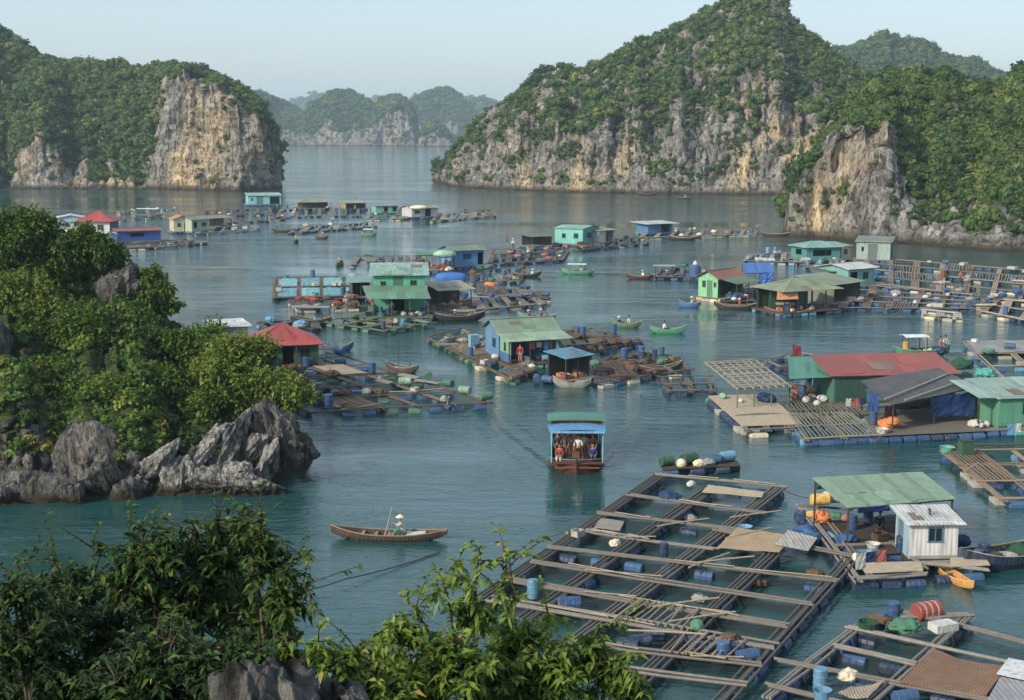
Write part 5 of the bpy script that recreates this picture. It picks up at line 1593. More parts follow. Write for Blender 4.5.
put('foam block', 'white', 943, 630, .55, .4, s=.9, label='white foam slab on the head of the corner raft')
put('barrel', 'skyblue', 820, 690, .15, s=.95, label='pale blue barrel standing in the left pen of the corner raft')
put('bucket', 'skyblue', 822, 703, .4, s=1.5, label='pale blue bucket at the bottom edge on the corner raft')
put('net heap', 'cream', 848, 678, .4, s=.8, label='coil of pale rope hung on the corner raft pole')
put('lying barrel', 'blue', 905, 705, .2, .3, label='blue barrel lying under the brown mat of the corner raft')

# ------------------------------------------------------------------ white shack and its green shelter
r_, w_s = house('small white boarded shack with blue window beside the green shelter', (909, 559), (957, 558.5), 2.25, 1.85, 'shed', C(218, 220, 218), C(214, 216, 214), rise=.12, over=.28,
      sides={'left': C(150, 195, 215)}, ops={'front': [(.38, .85, .68, 1.55, 'window')], 'left': [(.15, .02, .55, 1.6, 'door')]}, deck=(.1, .1, .15, .1), zd=.5, floats_c=('blue', 'darkblue'), deckc=DWOOD, framec=C(70, 135, 175))
MB().tube([(w_s * .52, .9, 2.45), (w_s * .52, .9, 2.72), (w_s * .52 - .1, .85, 2.74)], .06, 8).build('chimney_pipe', mat('metal', DGREY), r_)
W_ = 'the deck under the large green shelter roof'
sh, so_ = shelter('open shelter with a large patched green sheet roof behind the white shack', [(848, 508, 2.5), (956, 499, 2.55), (922, 472, 2.95), (812, 478, 2.95)], [(862, 556), (905, 553), (925, 512), (820, 522)], C(128, 158, 128), kind='tarp', deckc=DWOOD, panels=4)
q = [P(*t) - so_ for t in ((815, 489, 2.35), (842, 487, 2.45), (838, 481, 2.6), (814, 479, 2.75))]
MB().slab(*q, 4, 3, .03, .03).build('awning', mat('tarp', C(50, 82, 70)), sh)
q = [P(*t) - so_ for t in ((858, 513, 2.05), (890, 511, 2.1), (890, 505, 2.5), (858, 507, 2.5))]
MB().slab(*q, 6, 3, .03, .04).build('curtain', mat('tarp', C(40, 80, 160)), sh)
def shack_raft():
    ZT = .42
    o0 = P(880, 580, ZT); o0.z = 0
    root = empty('mooring_raft', o0, 0, 'walkway raft of worn beams round the white shack and green shelter', 'raft')
    lp = lambda a, b: P(a, b, ZT) - o0
    wm = [mat('wood', mul(WOOD, k)) for k in (.6, .85, 1.1)]
    for a, b, n in (((800, 506), (858, 582), 3), ((812, 503), (870, 578), 2), ((858, 581), (925, 577), 2), ((862, 566), (990, 562), 3), ((925, 566), (988, 573), 2), ((838, 548), (892, 546), 2), ((892, 545), (925, 570), 2), ((803, 508), (848, 512), 2)):
        poles(root, lp(*a), lp(*b), n, .07, rnd.choice(wm), name='beam', z=.05 if n == 3 else .14)
    for t in (((865, 577), (923, 575), (921, 566), (862, 567)), ((950, 571), (990, 569), (984, 561), (950, 562))):
        MB().slab(*[lp(*q) + Vector((0, 0, .2)) for q in t], 6, 4, .05, .015).build('deck', mat('wood', PALEWOOD), root)
    bud = [40]
    for a, b in (((800, 508), (858, 582)), ((858, 580), (925, 577)), ((930, 574), (990, 570))):
        floats(root, lp(*a), lp(*b), ('darkblue', 'blue'), 1.05, .05, .08, .05, bud)
shack_raft()
W_ = 'the walkway raft of the white shack'
put('lying barrel', 'yellow', 820, 505, .9, .1, s=1.1, label='yellow ended pale drum lying at the corner of the green shelter')
put('lying barrel', 'white', 833, 503, .9, .1, s=1.15, label='white drum lying end to end with the yellow one')
put('tarp bundle', 'orange', 822, 520, .6, s=.9, label='orange net bundle below the yellow drum')
put('tarp bundle', 'yellow', 812, 516, .6, s=.5, label='small yellow bundle left of the orange one')
put('tarp bundle', 'blue', 806, 536, .2, s=1.0, label='bright blue tarpaulin bundle floating at the left of the shelter')
put('lying barrel', 'blue', 815, 545, .1, 1.0, label='blue float drum in the water below the blue bundle')
put('lying barrel', 'darkblue', 802, 522, .1, 1.2, label='dark blue float drum at the far left corner of the shelter')
put('net heap', 'blue', 848, 540, .6, s=.8, label='blue net heap under the front of the green shelter')
put('barrel', 'blue', 852, 530, .5, s=.9, label='blue barrel standing inside the green shelter')
put('barrel', 'darkblue', 868, 524, .5, s=.9, label='dark blue barrel deep inside the green shelter')
put('sack', 'pink', 846, 520, .8, s=.8, label='reddish sack hanging near the front post of the green shelter')
put('net heap', 'green', 836, 518, .8, s=.7, label='small green net heap beside the reddish sack')
put('crate', 'brown', 880, 540, .55, s=1.2, label='brown crate beside the wall of the white shack')
put('tub', 'white', 873, 548, .5, s=.8, label='white tub in front of the green shelter')
put('sack', 'cream', 858, 560, .5, s=1.0, label='cream cloth bundle at the walkway before the shelter')
def tank(px, py, z, s, colr, label, rz=0):
    p = P(px, py, z)
    root = empty('water_tank', p, rz, label, 'water tank')
    MB().slab((-.5 * s, -.35 * s, .22 * s), (.5 * s, -.35 * s, .22 * s), (.5 * s, .35 * s, .22 * s), (-.5 * s, .35 * s, .22 * s), 6, 4, .44 * s, .01).build('body', mat('plastic', CNAME[colr]), root)
    MB().lathe([(0, .44 * s), (.12 * s, .44 * s), (.12 * s, .5 * s), (0, .5 * s)], None, 12).build('cap', mat('plastic', WHITE), root)
    MB().box((0, 0, .455 * s), (.8 * s, .5 * s, .03 * s)).build('lid', mat('plastic', SKYB), root)
tank(869, 562, .42, 1.2, 'blue', 'pale blue topped water tank at the walkway corner before the shelter', .2)
put('barrel', 'darkblue', 901, 552, .45, s=.9, label='dark barrel tucked between the shack and its walkway')
put('sack', 'darkblue', 962, 545, .5, s=1.3, label='dark cloth hung on the rail right of the white shack')
person('person crouched in dark blue shirt inside the green shelter', P(880, 530, .5), R(-110), 'squat', DBLUE, DGREY, group=None)

k_ = empty('kayak', P(953, 580, 0), R(-80), 'slender yellow and orange kayak nosing out from the white shack', 'kayak')
hull_parts(k_, 3.9, .74, .36, .22, C(228, 150, 45), C(190, 150, 70), C(235, 190, 80), 1.7, 1.7, .08, 2)
item('sack', 'orange', loc(k_, .9, 0, .1), 0, '', .7, 'orange bag stowed in the yellow kayak')
wb = boat('dark blue work boat with a metal pot moored right of the white shack', 1016, 563, 24, 6.6, 2.0, C(40, 62, 92), None, DWOOD, engine=True, D=.85, sheer=.55, short='the dark work boat')
for kind, colr, x, y, s, lab in (('tub', 'grey', -.9, -.3, 1.1, 'grey metal cooking pot in the dark work boat'), ('barrel', 'darkblue', -1.9, .2, 1.0, 'dark blue barrel at the bow of the dark work boat'), ('net heap', 'darkgreen', .4, .2, 1.3, 'dark green net heaped in the dark work boat'), ('pole', 'brown', .3, .5, 1.2, 'long brown pole laid along the dark work boat'), ('barrel', 'blue', -2.5, -.1, .8, 'smaller blue barrel at the tip of the dark work boat')):
    item(kind, colr, loc(wb, x, y, .30 if kind != 'pole' else .75), R(24), '', s, lab)

# ------------------------------------------------------------------ passenger boat
def tour_boat():
    L, W = 6.6, 3.45
    h = R(-91.5)
    p = P(576, 462, 0); p.z = 0
    root = empty('passenger_boat', p, h, 'canopied passenger boat with green roof coming down the channel', 'boat')
    hull_parts(root, L, W, 1.0, .16, C(88, 44, 34), BROWN, C(60, 145, 150), 8, 5, .30, 0, .65, .22)
    MB().box((L / 2 - .22, 0, .68), (.30, W * .86, .09)).build('bow_plank', mat('wood', C(112, 60, 42)), root)
    MB().box((L / 2 - .02, 0, .42), (.06, W * .80, .07)).build('rubbing_strake', mat('wood', C(150, 78, 52)), root)
    MB().bar((L / 2 + .03, 0, -.1), (L / 2 + .03, 0, .78), .1, .1).build('stem_post', mat('wood', C(60, 40, 34)), root)
    MB().box((-.2, 0, .58), (L * .84, W * .90, .05)).build('deck', mat('wood', C(110, 72, 52)), root)
    for s in (-1, 1):
        MB().box((-.5, s * W * .455, 1.0), (L * .66, .05, .75)).build('side_panel', mat('board', C(62, 130, 150)), root)
        for x in (2.7, 1.2, -.4, -1.9):
            MB().box((x, s * W * .46, 1.65), (.08, .08, 2.1)).build('post', mat('board', C(110, 190, 205)), root)
        MB().box((.0, s * 1.1, .85), (3.6, .4, .06)).build('bench', mat('wood', BROWN), root)
    arch = lambda u, v: .10 * math.sin(math.pi * v)
    MB().slab((1.5, -W * .53, 2.74), (3.0, -W * .50, 2.66), (3.0, W * .50, 2.66), (1.5, W * .53, 2.74), 5, 8, .05, .012, arch).build('awning', mat('tarp', C(75, 150, 205)), root)
    MB().box((3.0, 0, 2.60), (.03, W * .98, .14)).build('valance', mat('tarp', C(95, 170, 220)), root)
    MB().slab((-2.2, -W * .54, 2.70), (1.7, -W * .54, 3.04), (1.7, W * .54, 3.04), (-2.2, W * .54, 2.70), 5, 8, .07, .008, arch).build('roof', mat('sheet', C(55, 150, 125)), root)
    MB().box((1.45, 0, 2.84), (.06, W * .94, .30)).build('fascia', mat('board', C(92, 50, 40)), root)
    MB().box((-2.4, 0, 1.4), (.06, W * .86, 1.6)).build('rear_panel', mat('board', C(70, 52, 44)), root)
    st = MB(); st.box((2.62, -.05, .92), (.4, .5, .05)); st.box((2.44, -.05, 1.1), (.05, .5, .34))
    for x in (2.46, 2.78):
        for y in (-.27, .17): st.box((x, y, .76), (.05, .05, .34))
    st.build('seat', mat('wood', C(120, 78, 50)), root)
    g = 'passengers of the green roofed boat'
    f = h + math.pi
    ppl = [(2.35, .1, 'stand2', WHITE, C(40, 36, 36), None, h, 'person standing in a white shirt at the centre of the passenger boat'),
           (2.55, -1.05, 'sit', RED, C(200, 200, 200), None, h, 'seated person in red and pale trousers at one front corner of the passenger boat'),
           (2.0, -.75, 'stand', C(120, 100, 105), BROWN, None, h, 'person in mauve shirt standing behind the red one on the passenger boat'),
           (1.5, -1.2, 'stand', C(75, 66, 80), BROWN, None, h, 'person in dark shirt farther back along the side of the boat'),
           (2.4, 1.0, 'sit', C(40, 60, 140), DBLUE, None, h, 'seated person in a blue shirt at the other front corner of the passenger boat'),
           (1.9, 1.0, 'stand', C(110, 75, 70), DGREY, None, h, 'person standing behind the blue shirted one on the passenger boat'),
           (1.7, .5, 'stand2', C(190, 186, 172), BROWN, None, h, 'person in a cream shirt in the shade of the passenger boat'),
           (.2, -.5, 'stand', C(120, 70, 60), DGREY, 'cap', h, 'person with a pale cap deep under the green roof')]
    for x, y, ps, s, t, hat, fc, lab in ppl:
        person(lab, loc(root, x, y, .61 if ps.startswith('st') else .62), fc + rnd.uniform(-.3, .3), ps, s, t, hat=hat, group=g, size=.96)
tour_boat()

# ------------------------------------------------------------------ rowing boat
def row_boat():
    p = P(389, 539, 0); h = R(176)
    root = empty('rowing_boat', p, h, 'long wooden rowing boat crossing the open water alone', 'boat')
    hull_parts(root, 6.1, 1.25, .46, .30, C(78, 64, 52), WOOD, C(150, 128, 100), 2.6, 2.6, .14, 5)
    for k in range(7):
        x = -2.1 + .7 * k
        MB().tube([(x, -.55, .30), (x, -.3, .04), (x, 0, -.02), (x, .3, .04), (x, .55, .30)], .025, 5).build('rib', mat('wood', DWOOD), root)
    MB().slab((-1.9, -.4, .33), (-.9, -.45, .30), (-.9, .45, .30), (-1.9, .4, .33), 4, 3, .04, .02).build('sheet', mat('cloth', C(190, 192, 190)), root)
    person('rower in pale shirt and conical hat sitting in the wooden rowing boat', loc(root, -.82, .05, .20), h + R(8), 'row', C(185, 188, 190), C(40, 125, 105), hat='cone', size=1.0)
    o = MB().tube([(.35, .15, -.25), (.05, .10, .75), (-.18, .06, 1.72)], [.035, .028, .022], 6)
    o.bar((.42, .16, -.55), (.30, .145, -.05), .14, .03)
    oar = o.build('oar', mat('wood', PALEWOOD)); oar.location = root.location; oar.rotation_euler = root.rotation_euler
    tag(oar, 'upright wooden oar held by the rower in the conical hat', 'oar')
    item('basket', 'darkgreen', loc(root, 1.3, .05, .0), 0, '', .8, 'green basket in the front of the wooden rowing boat')
row_boat()
def rope(label, pts, r=.03, sag=.3):
    ws = [P(*t) for t in pts]
    out = []
    for i in range(len(ws) - 1):
        for k in range(8):
            u = k / 8; q = ws[i].lerp(ws[i + 1], u); q.z = max(q.z - sag * 4 * u * (1 - u), .03); out.append(q)
    out.append(ws[-1])
    o = MB().tube([q - ws[0] for q in out], r, 5).build('mooring_rope', mat('wood', DWOOD)); o.location = ws[0]
    tag(o, label, 'rope')
rope('dark mooring rope floating between the rowing boat and the tall shrub', [(290, 592, .5), (345, 579, .3), (440, 552, .06)], .03, .1)
rope('rope strung from the largest raft to the green shelter raft', [(782, 489, .55), (812, 498, .6)], .03, .12)
# ------------------------------------------------------------------ right hand farm complex
W_ = 'the slatted platform'
pf, po = shelter('bamboo slatted platform under a bare bamboo roof frame', [(738, 389, 2.05), (791, 386, 2.05), (757, 361, 2.3), (707, 363, 2.3)], [(742, 426), (802, 424), (768, 394), (708, 396)], BAMBOO, frame=True, postc=C(95, 120, 100), deckc=PALEWOOD, floats_c=('darkblue', 'foam', 'teal'), inner_posts=2, name='slatted_platform', cat='platform')
put('tarp bundle', 'darkblue', 766, 401, .55, where='', s=1.1, label='dark blue tarpaulin bundle on the slatted bamboo platform')
put('sack', 'mint', 723, 398, .55, where='', s=1.0, label='pale green sack at the edge of the slatted bamboo platform')
put('sack', 'white', 741, 402, .55, where='', s=.7, label='small white sack by the dark blue bundle on the slatted platform')
raft('low grey frame raft in front of the slatted bamboo platform', [(747, 431), (790, 429), (780, 415), (738, 417)], 2, 1, ('foam', 'darkblue'), C(120, 120, 115), slat=.0, nets=1)
raft('slatted raft on blue floats between the slatted platform and the dark awning', [(806, 440), (880, 436), (850, 414), (788, 416)], 2, 2, ('blue', 'blue', 'skyblue'), C(140, 140, 120), slat=1.0, nets=0, every=.9)
raft('slatted walkway raft before the red roofed workshop', [(800, 420), (868, 417), (850, 402), (786, 403)], 2, 2, ('darkblue',), C(120, 118, 96), slat=1.0, nets=0, every=1.0)
r_, w_s = house('long red roofed workshop with dark green doors', (832, 404), (955, 401), 4.4, 2.25, 'shed', C(60, 135, 115), C(165, 70, 56), rise=.75, over=.3, ops={'front': [(.02, .02, .28, 2.0, 'door'), (.5, .9, .62, 1.6, 'window')]}, deck=(.3, .3, 1.0, .4))
for px, py, s in ((822, 401, 1.2), (812, 399, 1.0), (806, 402, 1.1), (817, 405, .9)):
    item('sack', 'white', P(px, py, .55), None, 'the deck left of the red roofed workshop', s)
item('sack', 'pink', P(795, 396, .55), None, '', 1.3, 'pinkish sack heap under the green net awning')
sh, so_ = shelter('green net awning on posts left of the red roofed workshop', [(789, 379, 2.5), (834, 377, 2.6), (832, 357, 2.9), (788, 357, 2.9)], [(792, 404), (832, 403), (830, 385), (792, 386)], C(60, 140, 115), kind='tarp', sag=.12, deckc=DWOOD)
W_ = 'the deck under the green net awning'
for kd, c, n in (('barrel', 'blue', 3), ('crate', 'red', 2), ('net heap', 'brown', 3), ('basket', 'brown', 2)):
    for k in range(n): item(kd, c, P(rnd.uniform(796, 828), rnd.uniform(388, 401), .55), None, W_, 1.0)
q = P(793, 372, .5)
o = MB().slab((-.05, 0, 1.2), (.75, 0, 1.0), (.6, 0, 2.2), (-.1, 0, 2.4), 5, 5, .03, .04).build('hanging_cloth', mat('cloth', C(130, 45, 50))); o.location = q
tag(o, 'dark red cloth hung at the post of the green net awning', 'cloth')
# dark awning with blue tarpaulin
sh, so_ = shelter('dark sheet awning closed at the front with blue tarpaulin', [(893, 405, 2.5), (978, 387, 2.75), (938, 368, 3.1), (860, 381, 2.8)], [(874, 436), (985, 431), (955, 408), (862, 411)], C(72, 72, 74), deckc=C(120, 112, 100), floats_c=('blue', 'skyblue', 'darkblue'), inner_posts=1)
M_BT = mat('tarp', C(28, 64, 122))
def hang(name, pts, m, wob=.06, nu=10, nv=6):
    MB().slab(*[P(*t) - so_ for t in pts], nu, nv, .03, wob).build(name, m, sh)
hang('tarpaulin', ((931, 417, 1.05), (975, 414, 1.05), (975, 391, 2.55), (931, 399, 2.45)), M_BT)
hang('tarpaulin', ((886, 410, 1.7), (930, 405, 1.75), (930, 399, 2.4), (888, 407, 2.35)), mat('tarp', C(62, 66, 92)))
hang('tarpaulin', ((868, 411, 1.3), (879, 413, 1.2), (879, 393, 2.45), (868, 391, 2.45)), mat('tarp', C(42, 72, 135)))
hang('tarpaulin', ((884, 417, 1.3), (896, 416, 1.4), (897, 405, 2.4), (885, 406, 2.4)), mat('tarp', C(60, 66, 110)))
hang('curtain', ((896, 404, 1.9), (916, 402, 1.95), (916, 399, 2.25), (896, 401, 2.25)), mat('tarp', C(130, 190, 185)), .02)
for (pa, pb) in (((885, 400, 2.66), (950, 374, 3.0)), ((905, 401, 2.64), (963, 381, 2.92))):
    MB().bar(P(*pa) - so_ + Vector((0, 0, .07)), P(*pb) - so_ + Vector((0, 0, .07)), .16, .05).build('batten', mat('wood', C(150, 145, 135)), sh)
W_ = 'the deck before the blue tarpaulin awning'
put('barrel', 'blue', 873, 424, .55, label='blue barrel standing at the open end of the dark awning')
put('tarp bundle', 'orange', 886, 427, .55, s=1.0, label='orange bundle under the open end of the dark awning')
put('sack', 'orange', 893, 424, .9, s=1.3, label='orange sack on top of the orange bundle')
put('tub', 'white', 882, 433, .55, s=1.0, label='white tub in front of the orange bundle')
put('net heap', 'white', 976, 426, .55, s=1.1, label='whitish net heap right of the blue tarpaulin')
put('sack', 'cream', 988, 420, .55, s=1.8, label='tall cream sack by the wall of the green plank house')
put('sack', 'white', 985, 426, .55, s=1.0, label='white sack at the foot of the tall cream one')
r_, w_s = house('green plank house with pale roof at the end of the tarpaulin awning', (998, 428), (1075, 425), 4.2, 2.2, 'shed', C(72, 160, 125), C(150, 185, 172), rise=.5, over=.3, ops={'front': [(.30, .95, .42, 1.75, 'window')]}, deck=(2.2, .4, .5, .4))
MB().slab((-1.55, -.1, 2.68), (-.36, -.1, 2.68), (-.36, 4.3, 3.15), (-1.55, 4.3, 3.15), 5, 5, .05, .01).build('side_roof', mat('sheet', C(150, 185, 172)), r_)
for x, y in ((-1.45, .1), (-1.45, 4.0)):
    MB().box((x, y, 1.62), (.1, .1, 2.2)).build('post', mat('wood', DWOOD), r_)
bt = boat('green boat with white canopy behind the red roofed workshop', 921, 357, 6, 5.6, 1.8, C(50, 140, 110), (C(225, 228, 226), -.28, .02, 2.0), WOOD, engine=True, mast=True, D=.9, short='the white canopied green boat')
for kd, c, x in (('crate', 'cream', -1.9), ('barrel', 'yellow', -1.4), ('sack', 'white', 1.0), ('tarp bundle', 'darkblue', 1.7), ('crate', 'white', .6)):
    item(kd, c, loc(bt, x, rnd.uniform(-.3, .3), .35), None, 'the white canopied green boat', 1.2)
person('person in white shirt standing at the bow of the green boat', loc(bt, 2.4, .1, .2), R(100), 'stand', WHITE, C(50, 50, 60))
person('person in pink shirt standing beside the white shirted one on the green boat', loc(bt, 1.7, -.3, .2), R(-40), 'stand', C(200, 130, 130), C(40, 45, 60))
put('net heap', 'darkgreen', 962, 368, .3, where='', s=2.0, label='large green net heap between the workshop and the far right cages')
put('net heap', 'teal', 985, 377, .3, where='', s=1.8, label='second green net heap nearer the pale roofed plank house')
raft('timber cage raft with grey sheet and blue drums at the right edge', [(1006, 381), (1082, 380), (1034, 342), (966, 343)], 2, 3, ('blue', 'skyblue', 'foam'), C(160, 145, 122), mats=[((0, 2), 'sheet'), ((1, 2), 'sheet')], nets=.6, where='the timber cage raft at the right edge', clutter=[('lying barrel', 'blue', 5), ('net heap', 'green', 2), ('crate', 'white', 1)])
raft('cage raft with slatted ends and a dark green box', [(1003, 500), (1110, 498), (1048, 450), (943, 452)], 3, 3, ('blue', 'foam', 'skyblue', 'darkblue'), C(150, 125, 98), slat=.35, nets=.6, where='the cage raft with the dark green box', clutter=[('barrel', 'skyblue', 1), ('pole', 'tan', 3)])
p = P(965, 456, .5); bx = empty('feed_box', p, .2, 'dark green upright feed box on the slatted cage raft', 'box')
MB().box((0, 0, .5), (.75, .65, 1.0)).build('body', mat('board', C(40, 95, 68)), bx); MB().box((0, 0, 1.03), (.82, .72, .06)).build('lid', mat('board', C(30, 75, 55)), bx)
put('tub', 'teal', 947, 452, .5, where='', s=1.1, label='teal tub at the corner of the slatted cage raft')
put('pole', 'brown', 985, 446, .5, .05, where='', s=1.6, label='long bamboo pole along the back of the slatted cage raft')
raft('small grey pen raft left of the slatted bamboo platform', [(669, 392), (713, 391), (710, 377), (663, 378)], 2, 2, ('darkblue', 'blue'), C(112, 108, 100), nets=.9, where='the small grey pen raft', clutter=[('pole', 'brown', 2)])
raft('brown raft tucked behind the slatted bamboo platform', [(792, 372), (836, 360), (800, 352), (768, 361)], 2, 1, ('darkblue',), WOOD, nets=.3, clutter=[('plank pile', 'brown', 1)], where='the brown raft behind the slatted platform')

# ------------------------------------------------------------------ centre: blue and green house
A0 = (499, 358.5)
pa = P(*A0, .5); dx = Vector((.934, .356, 0)).normalized()
def topx(v):
    d = v - Vector((0, 0, CAM_H))
    cy, cz = d.y * math.cos(PITCH) - d.z * math.sin(PITCH), d.y * math.sin(PITCH) + d.z * math.cos(PITCH)
    return 512 + FPX * d.x / cy, 350 - FPX * cz / cy
B0 = topx(pa + dx * 5.6)
r_blue = None
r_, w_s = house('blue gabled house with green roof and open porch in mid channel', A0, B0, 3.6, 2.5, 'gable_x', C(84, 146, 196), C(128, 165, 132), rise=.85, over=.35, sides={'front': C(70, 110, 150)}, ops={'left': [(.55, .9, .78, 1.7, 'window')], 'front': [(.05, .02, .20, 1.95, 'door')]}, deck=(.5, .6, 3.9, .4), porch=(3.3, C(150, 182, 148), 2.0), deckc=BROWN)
xf(wall_mesh(2.6, 2.15, .07, [(.9, .9, 1.5, 1.7)]), Matrix.Translation((.0, -.3, .5)) @ Matrix.Rotation(-math.pi / 2, 4, 'Z')).build('wall', mat('board', C(125, 190, 150)), r_)
MB().box((.035, -1.52, 1.8), (.02, .62, .82)).build('window', mat('glass', (.02, .03, .03)), r_)
xf(wall_mesh(2.6, .8, .07, []), Matrix.Translation((-.006, -.3, .49)) @ Matrix.Rotation(-math.pi / 2, 4, 'Z') @ Matrix.Diagonal((1, 1.2, 1, 1))).build('wall', mat('board', C(54, 118, 185)), r_)
r_blue = r_
W_ = 'the porch of the blue gabled house'
scatter(r_, 1.2, 5.4, -2.9, -.6, .52, W_, [('barrel', 'blue', 4), ('crate', 'white', 2), ('net heap', 'brown', 2), ('sack', 'cream', 2), ('lying barrel', 'skyblue', 2), ('basket', 'brown', 2), ('tub', 'teal', 1)])
person('person in red shirt standing by the porch post of the blue gabled house', loc(r_, .9, -3.0, .5), R(-100), 'stand', C(200, 60, 60), C(190, 130, 100), group=None)
person('person in dark shirt sitting deep in the porch of the blue house', loc(r_, 3.4, -1.2, .5), R(-70), 'squat', C(60, 60, 75), DGREY, group=None)
for k, (t, c) in enumerate((((505, 376), 'blue'), ((513, 379), 'white'), ((521, 377), 'darkblue'), ((537, 382), 'blue'), ((548, 383), 'blue'))):
    item('lying barrel' if c != 'white' else 'sack', c, P(*t, .15), None, 'the water edge before the blue gabled house', 1.1)
p = P(474, 349, .5); bx = empty('cupboard', p, .38, 'pale blue cupboard standing on the deck left of the blue gabled house', 'cupboard')
MB().box((0, 0, .7), (.9, .6, 1.4)).build('body', mat('board', C(130, 185, 215)), bx); MB().box((0, -.31, .7), (.8, .02, 1.3)).build('door', mat('board', C(105, 165, 200)), bx)
raft('long narrow raft leading to the blue gabled house', [(512, 380), (536, 371), (462, 329), (428, 338)], 2, 7, ('darkgreen', 'green', 'darkblue', 'foam'), C(125, 108, 88), nets=.3, slat=.25, where='the long narrow raft of the blue house', clutter=[('barrel', 'blue', 2), ('sack', 'white', 3), ('plank pile', 'grey', 5), ('crate', 'white', 2), ('net heap', 'grey', 3), ('lying barrel', 'darkblue', 2)])
B1 = (590, 376)
r_, w_s = house('tiny open hut with a sky blue roof beside the porch', (566, 380), B1, 2.2, 1.9, 'shed', C(60, 70, 75), C(75, 155, 190), rise=.25, over=.3, openc=('front', 'left'), floats_c=('darkblue', 'blue'))
scatter(r_, .3, 1.8, .3, 1.6, .52, 'the floor of the tiny sky blue roofed hut', [('crate', 'orange', 3), ('sack', 'red', 2), ('basket', 'orange', 1), ('tub', 'white', 1)])
boat('small pale skiff tied below the tiny sky blue roofed hut', 572, 387, 170, 3.2, 1.0, C(150, 150, 140), None, engine=False)
raft('cluttered brown raft right of the tiny blue roofed hut', [(598, 383), (692, 370), (668, 356), (592, 362)], 5, 2, ('darkblue', 'blue', 'foam'), C(118, 102, 88), nets=.5, slat=.35, where='the cluttered brown raft by the tiny hut', clutter=[('plank pile', 'brown', 5), ('pole', 'brown', 5), ('net heap', 'brown', 5), ('barrel', 'blue', 3), ('net heap', 'green', 2), ('crate', 'brown', 2), ('barrel', 'darkblue', 2)])
raft('thin raft tail with a blue drum behind the porch', [(570, 346), (622, 342), (612, 332), (558, 331)], 4, 2, ('darkblue', 'blue'), C(105, 95, 85), nets=.4, where='the thin raft tail behind the porch', clutter=[('barrel', 'blue', 3), ('net heap', 'brown', 3), ('pole', 'brown', 3)])
raft('dark narrow raft ending in a rope pile in mid channel', [(590, 353), (641, 343), (638, 340), (586, 347)], 4, 1, ('darkblue',), C(95, 85, 78), nets=0, where='the dark narrow raft', clutter=[('net heap', 'brown', 3), ('pole', 'brown', 2)])
boat('dark boat heaped with nets at the tail of the cluttered raft', 660, 372, 20, 4.4, 1.3, C(80, 70, 62), None, DWOOD, cargo=[('net heap', 'brown', 2)], short='the dark net boat')

# ------------------------------------------------------------------ left: red roofed house and its cages
r_, w_s = house('dark green house with red hipped roof behind the islet bushes', (254, 369), (318, 366), 5.2, 2.1, 'hip', C(48, 100, 84), C(192, 62, 62), rise=1.35, over=.55, ops={'front': [(.45, .02, .62, 1.8, 'void'), (.72, .9, .88, 1.6, 'window')]}, deck=(.5, .9, 1.0, .3), posts=[(5.5, -.8), (3.6, -.8), (1.5, -.8)], fr=.38)
W_ = 'the deck of the red hipped roof house'
scatter(r_, 1.2, 5.2, -.9, -.2, .5, W_, [('crate', 'orange', 2), ('barrel', 'blue', 3), ('tub', 'blue', 1)])
house('low shed with a flat white sheet roof beside the red hipped roof', (216, 346), (248, 344), 3.5, 1.9, 'flat', C(150, 165, 165), C(225, 230, 230), over=.4)
raft('sprawling cage raft of blue drums before the red hipped roof house', [(313, 413), (489, 403), (325, 350), (185, 357)], 5, 6, ('darkblue', 'blue', 'blue', 'green'), C(108, 94, 82), mats=[((3, 3), 1)], nets=.35, slat=.15, where='the sprawling cage raft by the islet', clutter=[('lying barrel', 'blue', 6), ('barrel', 'darkblue', 2), ('net heap', 'brown', 5), ('crate', 'white', 2), ('plank pile', 'grey', 9), ('barrel', 'blue', 2), ('pole', 'tan', 12), ('net heap', 'grey', 3), ('sack', 'grey', 2)], every=1.6)
for px, py in ((486, 400), (465, 394), (448, 387), (428, 379), (405, 385)):
    item('lying barrel', 'mint' if px % 2 else 'green', P(px, py, .5), None, 'the far edge of the sprawling cage raft', 1.1)
bt = boat('small dark skiff with piled gear on the edge of the sprawling raft', 402, 372, 150, 3.4, 1.1, C(90, 80, 75), None, DWOOD, cargo=[('net heap', 'grey', 2)], mast=True, short='the piled dark skiff')

# ------------------------------------------------------------------ green two storey house
r_, w_s = house('tall two storey green house with a green porch roof', (374, 312), (425, 311.5), 5.5, 4.3, 'shed', C(66, 175, 140), C(140, 190, 170), rise=.75, over=.5, ops={'front': [(.14, 2.6, .24, 3.5, 'window'), (.38, 2.3, .58, 4.1, 'door'), (.72, 2.6, .84, 3.6, 'window'), (.3, .02, .6, 2.0, 'void')]}, deck=(.8, .8, 5.2, .5), deckc=C(95, 115, 95), floats_c=('green', 'darkgreen', 'darkblue'))
W0 = w_s
MB().slab((-.6, -4.8, 2.55), (W0 + .6, -4.8, 2.55), (W0 + .1, -.02, 3.5), (-1.3, -.02, 3.5), 8, 5, .05, .012).build('porch_roof', mat('sheet', C(95, 150, 122)), r_)
gp = MB().add([(W0 * .15, -.45, 4.80), (W0 * .75, -.45, 4.80), (W0 * .45, -.45, 5.55), (W0 * .15, 2.5, 5.25), (W0 * .75, 2.5, 5.25), (W0 * .45, 2.6, 5.62)], [(0, 2, 5, 3), (2, 1, 4, 5), (0, 1, 2)])
gp.build('roof', mat('sheet', C(140, 190, 170)), r_)
for x in (.0, W0 * .35, W0 * .7, W0 + .3):
    MB().box((x, -4.5, 1.5), (.1, .1, 2.05)).build('post', mat('wood', C(80, 100, 85)), r_)
MB().slab((-.9, -3.9, .5), (-.9, -.3, .5), (-.9, -.3, 2.2), (-.9, -3.9, 1.5), 6, 4, .03, .05).build('side_tarpaulin', mat('tarp', C(60, 130, 100)), r_)
